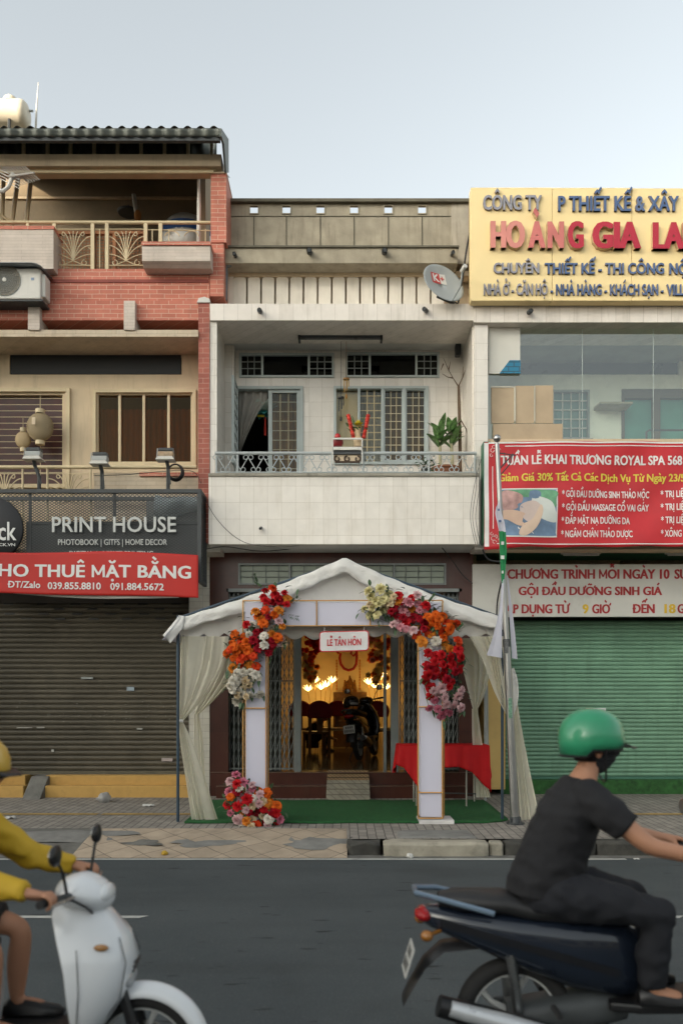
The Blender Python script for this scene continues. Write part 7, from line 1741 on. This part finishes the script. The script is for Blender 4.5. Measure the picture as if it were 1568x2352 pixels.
    en = MB(); en.loft([oval(.52, .33, .08, .06), oval(.35, .32, .11, .09), oval(.12, .29, .11, .085), oval(-.04, .28, .10, .07)]); B(en, 'engine', m_dkmetal, smooth=True)
    ex = MB(); ex.tube([V(.42, -.10, .26), V(.25, -.15, .22), V(.12, -.17, .25), V(-.10, -.175, .31), V(-.38, -.18, .39)], [.02, .022, .05, .06, .05], 12); exo = B(ex, 'exhaust', m_black, smooth=True)
    hs_ = MB(); hs_.tube([V(.10, -.20, .275), V(-.10, -.215, .325), V(-.33, -.215, .39)], [.035, .046, .036], 10); B(hs_, 'heat_shield', shield or m_steel, exo, smooth=True)
    for s in (-1, 1): B(MB().tube([V(0, s * .11, .29), V(-.02, s * .115, .48), V(-.04, s * .11, .60)], .025, 8), 'shock_absorber', m_steel)
    stn = MB(); stn.tube([V(.35, .12, .24), V(.30, .20, .12), V(.26, .24, .03)], .012, 6); B(stn, 'side_stand', m_dkmetal)
    return T
m_wbody = M('white_scooter_paint', (.62, .64, .66), .18, var=.03, coat=.6)
m_gbody = M('silver_grey_scooter_paint', (.38, .40, .42), .25, .3, var=.05, coat=.4)
m_bbody = M('black_scooter_paint', (.010, .010, .012), .2, var=.1, coat=.6)
m_nbody = M('dark_navy_scooter_paint', (.010, .015, .026), .22, var=.1, coat=.6)
m_seat = M('black_vinyl_seat', (.016, .016, .017), .5, bump=.1, bs=120)
m_shldw = M('pale_heat_shield', (.60, .62, .64), .3, .4)
m_blrail = M('blue_grey_rail', (.16, .22, .29), .35, .4)
def rider(label, T, jacket, trousers, shoes, hel, bare_arms, mask, shorts=False, lean=0.0):
    P = thing('person', label, 'person', T.location, T.rotation_euler.z); P.scale = T.scale; P.location = T.location
    N, E = {}, []
    def n(k, p, r, a=None):
        N[k] = (V(*p), r)
        if a: E.append((a, k))
    L = lean
    n('pel', (.16, 0, .90), (.135, .115)); n('belt', (.17 + L * .1, 0, .985), (.118, .100), 'pel'); n('waist', (.20 + L * .3, 0, 1.07), (.125, .10), 'belt'); n('chest', (.27 + L * .7, 0, 1.22), (.155, .115), 'waist'); n('collar', (.315 + L, 0, 1.36), (.085, .075), 'chest'); n('neck', (.345 + L, 0, 1.43), .058, 'collar'); n('skull', (.375 + L, 0, 1.52), .06, 'neck')
    grips = {1: V(.91, .31, 1.0395), -1: V(.91, -.31, 1.0395)}
    for s, q_ in ((1, 'l'), (-1, 'r')):
        n('sh' + q_, (.315 + L, s * .165, 1.335), .062, 'collar'); n('el' + q_, (.55 + L * .6, s * .275, 1.13), .043, 'sh' + q_); n('fo' + q_, (.72 + L * .3, s * .295, 1.095), .036, 'el' + q_); n('wr' + q_, (.825, s * .31, 1.075), .027, 'fo' + q_)
        hand_nodes(N, E, s, 'wr' + q_, grips[s], 1)
        n('hp' + q_, (.19, s * .095, .875), .095, 'pel'); n('th' + q_, (.40, s * .15, .855), .080, 'hp' + q_); n('kn' + q_, (.62, s * .175, .80), .060, 'th' + q_); n('ca' + q_, (.60, s * .165, .62), .056, 'kn' + q_); n('an' + q_, (.60, s * .155, .445), .038, 'ca' + q_); n('to' + q_, (.74, s * .165, .415), .032, 'an' + q_)
    skin('body', N, E, m_skin, P, 'pel', 2)
    nb = lambda k: N[k][0]
    def cloth(name, torso, limbs, mat, wr=.005):
        """garment as one remeshed surface over the body: rings round the trunk, tapering tubes along the limbs, then creases"""
        from mathutils import noise
        m = MB(); m.loft([[V(x + dx * math.cos(2 * math.pi * j / 28) , dy * math.sin(2 * math.pi * j / 28), z + tl * dx * math.cos(2 * math.pi * j / 28)) for j in range(28)] for x, z, dx, dy, tl in torso])
        for pts, rs in limbs:
            m.tube(pts, rs, 16)
            for p, r in zip(pts[:-1], rs[:-1]): m.ball(p, (r * .98,) * 3, 14, 10)
        o = m.build(name, mat, None, smooth=2)
        md = o.modifiers.new('r', 'REMESH'); md.mode = 'VOXEL'; md.voxel_size = .011; md = o.modifiers.new('s', 'SMOOTH'); md.iterations = 8; md.factor = .5
        bpy.context.view_layer.update(); m2 = bpy.data.meshes.new_from_object(o.evaluated_get(bpy.context.evaluated_depsgraph_get())); bpy.data.objects.remove(o); m2.name = name
        for v_ in m2.vertices:
            c_ = v_.co; q_ = V(c_.x * 6 + c_.z * 9, c_.y * 5, c_.z * 16 - c_.x * 12)
            v_.co = c_ + v_.normal * wr * (noise.noise(q_) + .5 * noise.noise(c_ * 24) + 1.3 * (1 - 3 * abs(noise.noise(V(c_.x * 8 - c_.z * 5, c_.y * 5 + 7, c_.z * 12 + c_.x * 7)))))
        m2.materials.clear(); m2.materials.append(mat); m2.polygons.foreach_set('use_smooth', [True] * len(m2.polygons))
        o = bpy.data.objects.new(name, m2); COL.objects.link(o); attach(o, P, True); return o
    sl = []
    for s, q_ in ((1, 'l'), (-1, 'r')):
        sh, el, fo, wr_ = nb('sh' + q_), nb('el' + q_), nb('fo' + q_), nb('wr' + q_)
        if bare_arms: sl.append(([sh + V(0, -s * .04, .0), sh + (el - sh) * .3, sh + (el - sh) * .62], [.082, .080, .074]))
        else: sl.append(([sh + V(0, -s * .04, 0), sh + (el - sh) * .5, el, fo, wr_], [.086, .076, .066, .056, .046]))
    cloth('shirt' if bare_arms else 'jacket', [(.125, .855, .165, .178, -.1), (.15, .93, .168, .180, -.1), (.20 + L * .3, 1.07, .150, .172, -.25), (.255 + L * .65, 1.22, .145, .190, -.3), (.295 + L * .9, 1.32, .112, .185, -.35), (.325 + L, 1.395, .080, .090, -.35)], sl, jacket, .0055)
    lg_ = []
    for s, q_ in ((1, 'l'), (-1, 'r')):
        hp, th, kn, ca, an_ = (nb(k + q_) for k in ('hp', 'th', 'kn', 'ca', 'an'))
        if shorts: lg_.append(([hp, th, th + (kn - th) * .55], [.118, .106, .098]))
        else: lg_.append(([hp, th, kn, ca, an_ + V(0, 0, .02)], [.118, .104, .084, .074, .060]))
    cloth('shorts' if shorts else 'trousers', [(.15, .80, .13, .17, 0), (.15, .88, .155, .186, 0), (.16, .99, .140, .160, -.1)], lg_, trousers, .005)
    for q_ in 'lr':
        a, b = N['an' + q_][0], N['to' + q_][0]
        f = MB(); f.loft([[V(x, a.y + wd * math.cos(t * math.pi / 6), .395 + max(0, h * math.sin(t * math.pi / 6)) - .008 * (math.sin(t * math.pi / 6) < 0)) for t in range(12)] for x, wd, h in ((a.x - .06, .028, .05), (a.x - .02, .042, .085), (a.x + .06, .045, .07), (b.x - .01, .048, .048), (b.x + .06, .04, .035), (b.x + .09, .015, .02))])
        f.build('shoe', shoes, P, smooth=True, local=True)
    head(P, N['skull'][0] + V(.012, 0, .03), m_skin, mask=mask, hair=True)
    helmet(P, N['skull'][0] + V(.005, 0, .065), hel)
    return P
m_mask = M('dark_face_mask', (.016, .017, .02), .8)
S = .95
SL = scooter('white scooter ridden past at the lower left, front wheel towards the middle', (-1.93, 3.42, 0), 0, 0, m_wbody, m_wbody, m_seat, True, .89)
rider('rider in yellow jacket and yellow helmet on the white scooter, left edge', SL, M('yellow_jacket', (.52, .33, .02), .7, var=.12, bump=.3, bs=18), M('dark_shorts', (.012, .012, .014), .8), m_black, M('amber_helmet', (.52, .33, .05), .3, coat=.3), False, None, True, .10)
SR = scooter('black and grey scooter ridden past at the lower right, its tail towards the middle', (.78, 3.75, 0), 0, 0, m_nbody, m_bbody, m_seat, True, S, m_shldw, m_blrail)
rider('rider in black shirt with green helmet and face mask, right edge', SR, M('black_shirt', (.010, .010, .012), .85, bump=.3, bs=18), M('black_trousers', (.010, .011, .015), .85, bump=.3, bs=18), m_black, M('green_helmet', (.03, .26, .13), .35, coat=.3), True, m_mask, False, .0)
SB = scooter('black scooter parked inside the lit room, seen from behind with its number plate', (X(826, 15.2), 15.2, FL0), R(76), R(-7), m_bbody, m_bbody, m_seat, True, 1.08)
HM = thing('helmet', 'dark helmet with pale band resting on the parked scooter seat', 'helmet', (X(808, 15.4), 15.4, 1.50)); helmet(HM, V(X(808, 15.4), 15.4, 1.60), M('grey_black_helmet', (.03, .03, .03), .25, coat=.4), 'shell', False)
m = MB(); m.lathe([(.140, -.01), (.142, .0), (.141, .02), (.138, .028)], (X(808, 15.4), 15.4, 1.60), 'z', 32, cap=False); m.build('band', M('silver_band', (.4, .4, .4), .3), HM)
# crouching person at the back
CP = thing('person', 'person in black clothes crouching behind the wooden chair in the lit room', 'person', (X(722, 17.9), 17.9, FL0)); CP.scale = (.95,) * 3
N, E = {}, []
def n(k, p, r, a=None):
    N[k] = (V(*p), r)
    if a: E.append((a, k))
n('pel', (-.12, 0, .22), (.15, .13)); n('waist', (-.14, 0, .38), (.14, .12), 'pel'); n('chest', (-.02, 0, .56), (.16, .13), 'waist'); n('collar', (.12, 0, .66), (.09, .08), 'chest'); n('neck', (.19, 0, .71), .052, 'collar'); n('skull', (.25, 0, .78), .06, 'neck')
for s, q_ in ((1, 'l'), (-1, 'r')):
    n('sh' + q_, (.10, s * .17, .62), .062, 'collar'); n('el' + q_, (.24, s * .24, .40), .045, 'sh' + q_); n('wr' + q_, (.40, s * .14, .30), .03, 'el' + q_); hand_nodes(N, E, s, 'wr' + q_, V(.48, s * .12, .25), 1)
    n('hp' + q_, (-.06, s * .1, .22), .10, 'pel'); n('kn' + q_, (.30, s * .15, .48), .07, 'hp' + q_); n('ca' + q_, (.26, s * .14, .26), .055, 'kn' + q_); n('an' + q_, (.22, s * .13, .08), .04, 'ca' + q_); n('to' + q_, (.38, s * .14, .04), .034, 'an' + q_)
skin('body', N, E, m_skin, CP, 'pel', 1)
def grm(name, keys, grow, mat):
    NN = {k: (N[k][0], tuple(a + grow for a in N[k][1]) if isinstance(N[k][1], tuple) else N[k][1] + grow) for k in keys}; skin(name, NN, [(a, b) for a, b in E if a in keys and b in keys], mat, CP, 'pel', 1)
mbk = M('black_clothes', (.012, .011, .012), .85)
grm('shirt', ['pel', 'waist', 'chest', 'collar', 'shl', 'shr', 'ell', 'elr'], .018, mbk); grm('trousers', ['pel', 'hpl', 'hpr', 'knl', 'knr', 'cal', 'car', 'anl', 'anr'], .014, mbk)
head(CP, N['skull'][0] + V(.01, 0, .03), m_skin)
for s in (1, -1):
    f = MB(); f.loft([[V(x, s * .135 + wd * math.cos(t * math.pi / 6), max(0, h * math.sin(t * math.pi / 6))) for t in range(12)] for x, wd, h in ((.16, .03, .06), (.22, .045, .09), (.32, .045, .07), (.40, .045, .05), (.46, .02, .03))]); f.build('shoe', m_black, CP, smooth=True, local=True)

# ================================================================== CABLES AND LITTER
def cable(label, pts, r=.006, mat=m_black):
    P = []
    for i in range(len(pts) - 1):
        a, b, c, d = [Vector(PT(*pts[max(0, min(len(pts) - 1, i + j - 1))])) for j in range(4)]
        for t in range(10): t /= 10; P.append(.5 * ((2 * b) + (c - a) * t + (2 * a - 5 * b + 4 * c - d) * t * t + (3 * b - a - 3 * c + d) * t ** 3))
    P.append(PT(*pts[-1])); return tag(MB().tube(P, r, 5).build('cable', mat, smooth=True), label, 'cable')
cable('thick dark cable dropping beside the yellow sign to the satellite dish', [(1081, 520, 12.3), (1070, 580, 12.3), (1062, 640, 12.2), (1052, 695, 12.2)], .014)
cable('thin cable slanting over the white balcony front from the brick pilaster', [(462, 1128, 12.0), (500, 1195, 11.95), (560, 1245, 11.95), (640, 1256, 12.1), (720, 1250, 12.2)], .004)
cable('black cable crossing the maroon wall top beside the tiled pier', [(468, 1262, 12.2), (520, 1256, 12.2), (600, 1266, 12.3), (690, 1258, 12.5)], .007)
for k, (a, b) in enumerate(((1094, 1085), (1099, 1092), (1104, 1080))):
    cable(('loose grey wire hanging down the balcony corner nearest the white tiles', 'loose wire hanging in the middle of the three at the balcony corner', 'loose wire hanging at the balcony corner nearest the red banner')[k], [(a, 1055, 11.96), (b + 8, 1120, 11.94), (b, 1190, 11.94), (b + 12, 1252, 11.96)], .004, m_dkmetal)
cable('tangled black cable looping from the green corner down to the white programme board', [(1108, 1262, 11.95), (1120, 1284, 12.0), (1145, 1290, 12.0), (1160, 1286, 12.0), (1152, 1330, 12.4), (1142, 1380, 12.6), (1140, 1420, 12.65)], .012)
cable('thin black cable crossing the transom window on the right', [(1010, 1252, 12.3), (1040, 1290, 12.5), (1062, 1320, 12.6), (1085, 1340, 12.65)], .007)
cable('sagging thin wire along the pale rail above the mesh sign', [(215, 1092, 12.1), (290, 1090, 12.1), (370, 1083, 12.1), (440, 1082, 12.1), (462, 1110, 12.0)], .005)
m_paper = M('dirty_white_paper', (.50, .49, .46), .8, var=.15)
def scrap(px, Y, sx, sy, h, mat, label, seed, name='paper_scrap', cat='litter'):
    from mathutils import noise
    x = X(px, Y); z = (gz(Y) if Y > 9.8 or px > 800 and Y > 9.1 else 0) + .006
    m = MB(); m.grid(lambda u, v: (x + (u - .5) * sx + .01 * math.sin(v * 9 + seed), Y + (v - .5) * sy, z + h * max(0, .3 + noise.noise(Vector((u * 3.1 + seed, v * 3.3, seed)))) * (1 if .02 < u < .98 else .2)), 10, 8)
    o = m.build(name, mat, smooth=True, solid=.003); tag(o, label, cat); return o
def crumple(px, Y, r, mat, label, seed, z0=None):
    from mathutils import noise
    c = V(X(px, Y), Y, (gz(Y) if z0 is None else z0) + r * .6); m = MB()
    m.ball(c, (r, r, r * .75), 16, 10, lambda p: c + (p - c) * (1 + .45 * noise.noise((p - c) * (2.2 / r) + Vector((seed, 0, 0)))))
    o = m.build('plastic_bag', mat, smooth=2); tag(o, label, 'litter'); return o
crumple(238, 12.05, .10, MCloth('clear_plastic', (.50, .50, .49), .4, .2, .4, bump=0), 'crumpled clear plastic bag on the pavement before the yellow steps', 3)
crumple(941, 8.80, .038, m_paper, 'small white crumpled ball in the gutter under the pale kerb block', 5, 0)
scrap(341, 11.6, .16, .09, .04, m_paper, 'curled white paper lying right of the clear plastic bag', 1)
scrap(455, 12.2, .26, .05, .02, m_paper, 'flat white paper strip near the front of the yellow steps', 2)
scrap(20, 10.5, .18, .09, .04, m_paper, 'white paper scrap on the pavement at the far left', 3)
scrap(1278, 12.5, .12, .05, .03, m_paper, 'small white scrap before the green turf step', 4)
crumple(378, 8.9, .035, M('yellow_leaf', (.45, .28, .03), .7), 'yellow crumpled leaf at the lower edge of the tiled ramp', 8, .015)
for k, (px, Y) in enumerate(((1462, 8.72), (700, 11.0), (560, 12.0))):
    scrap(px, Y, .05, .03, .01, m_paper, ('tiny white scrap in the gutter at the black kerb', 'tiny white scrap on the green carpet', 'tiny white scrap near the tiled pier foot')[k], 10 + k)
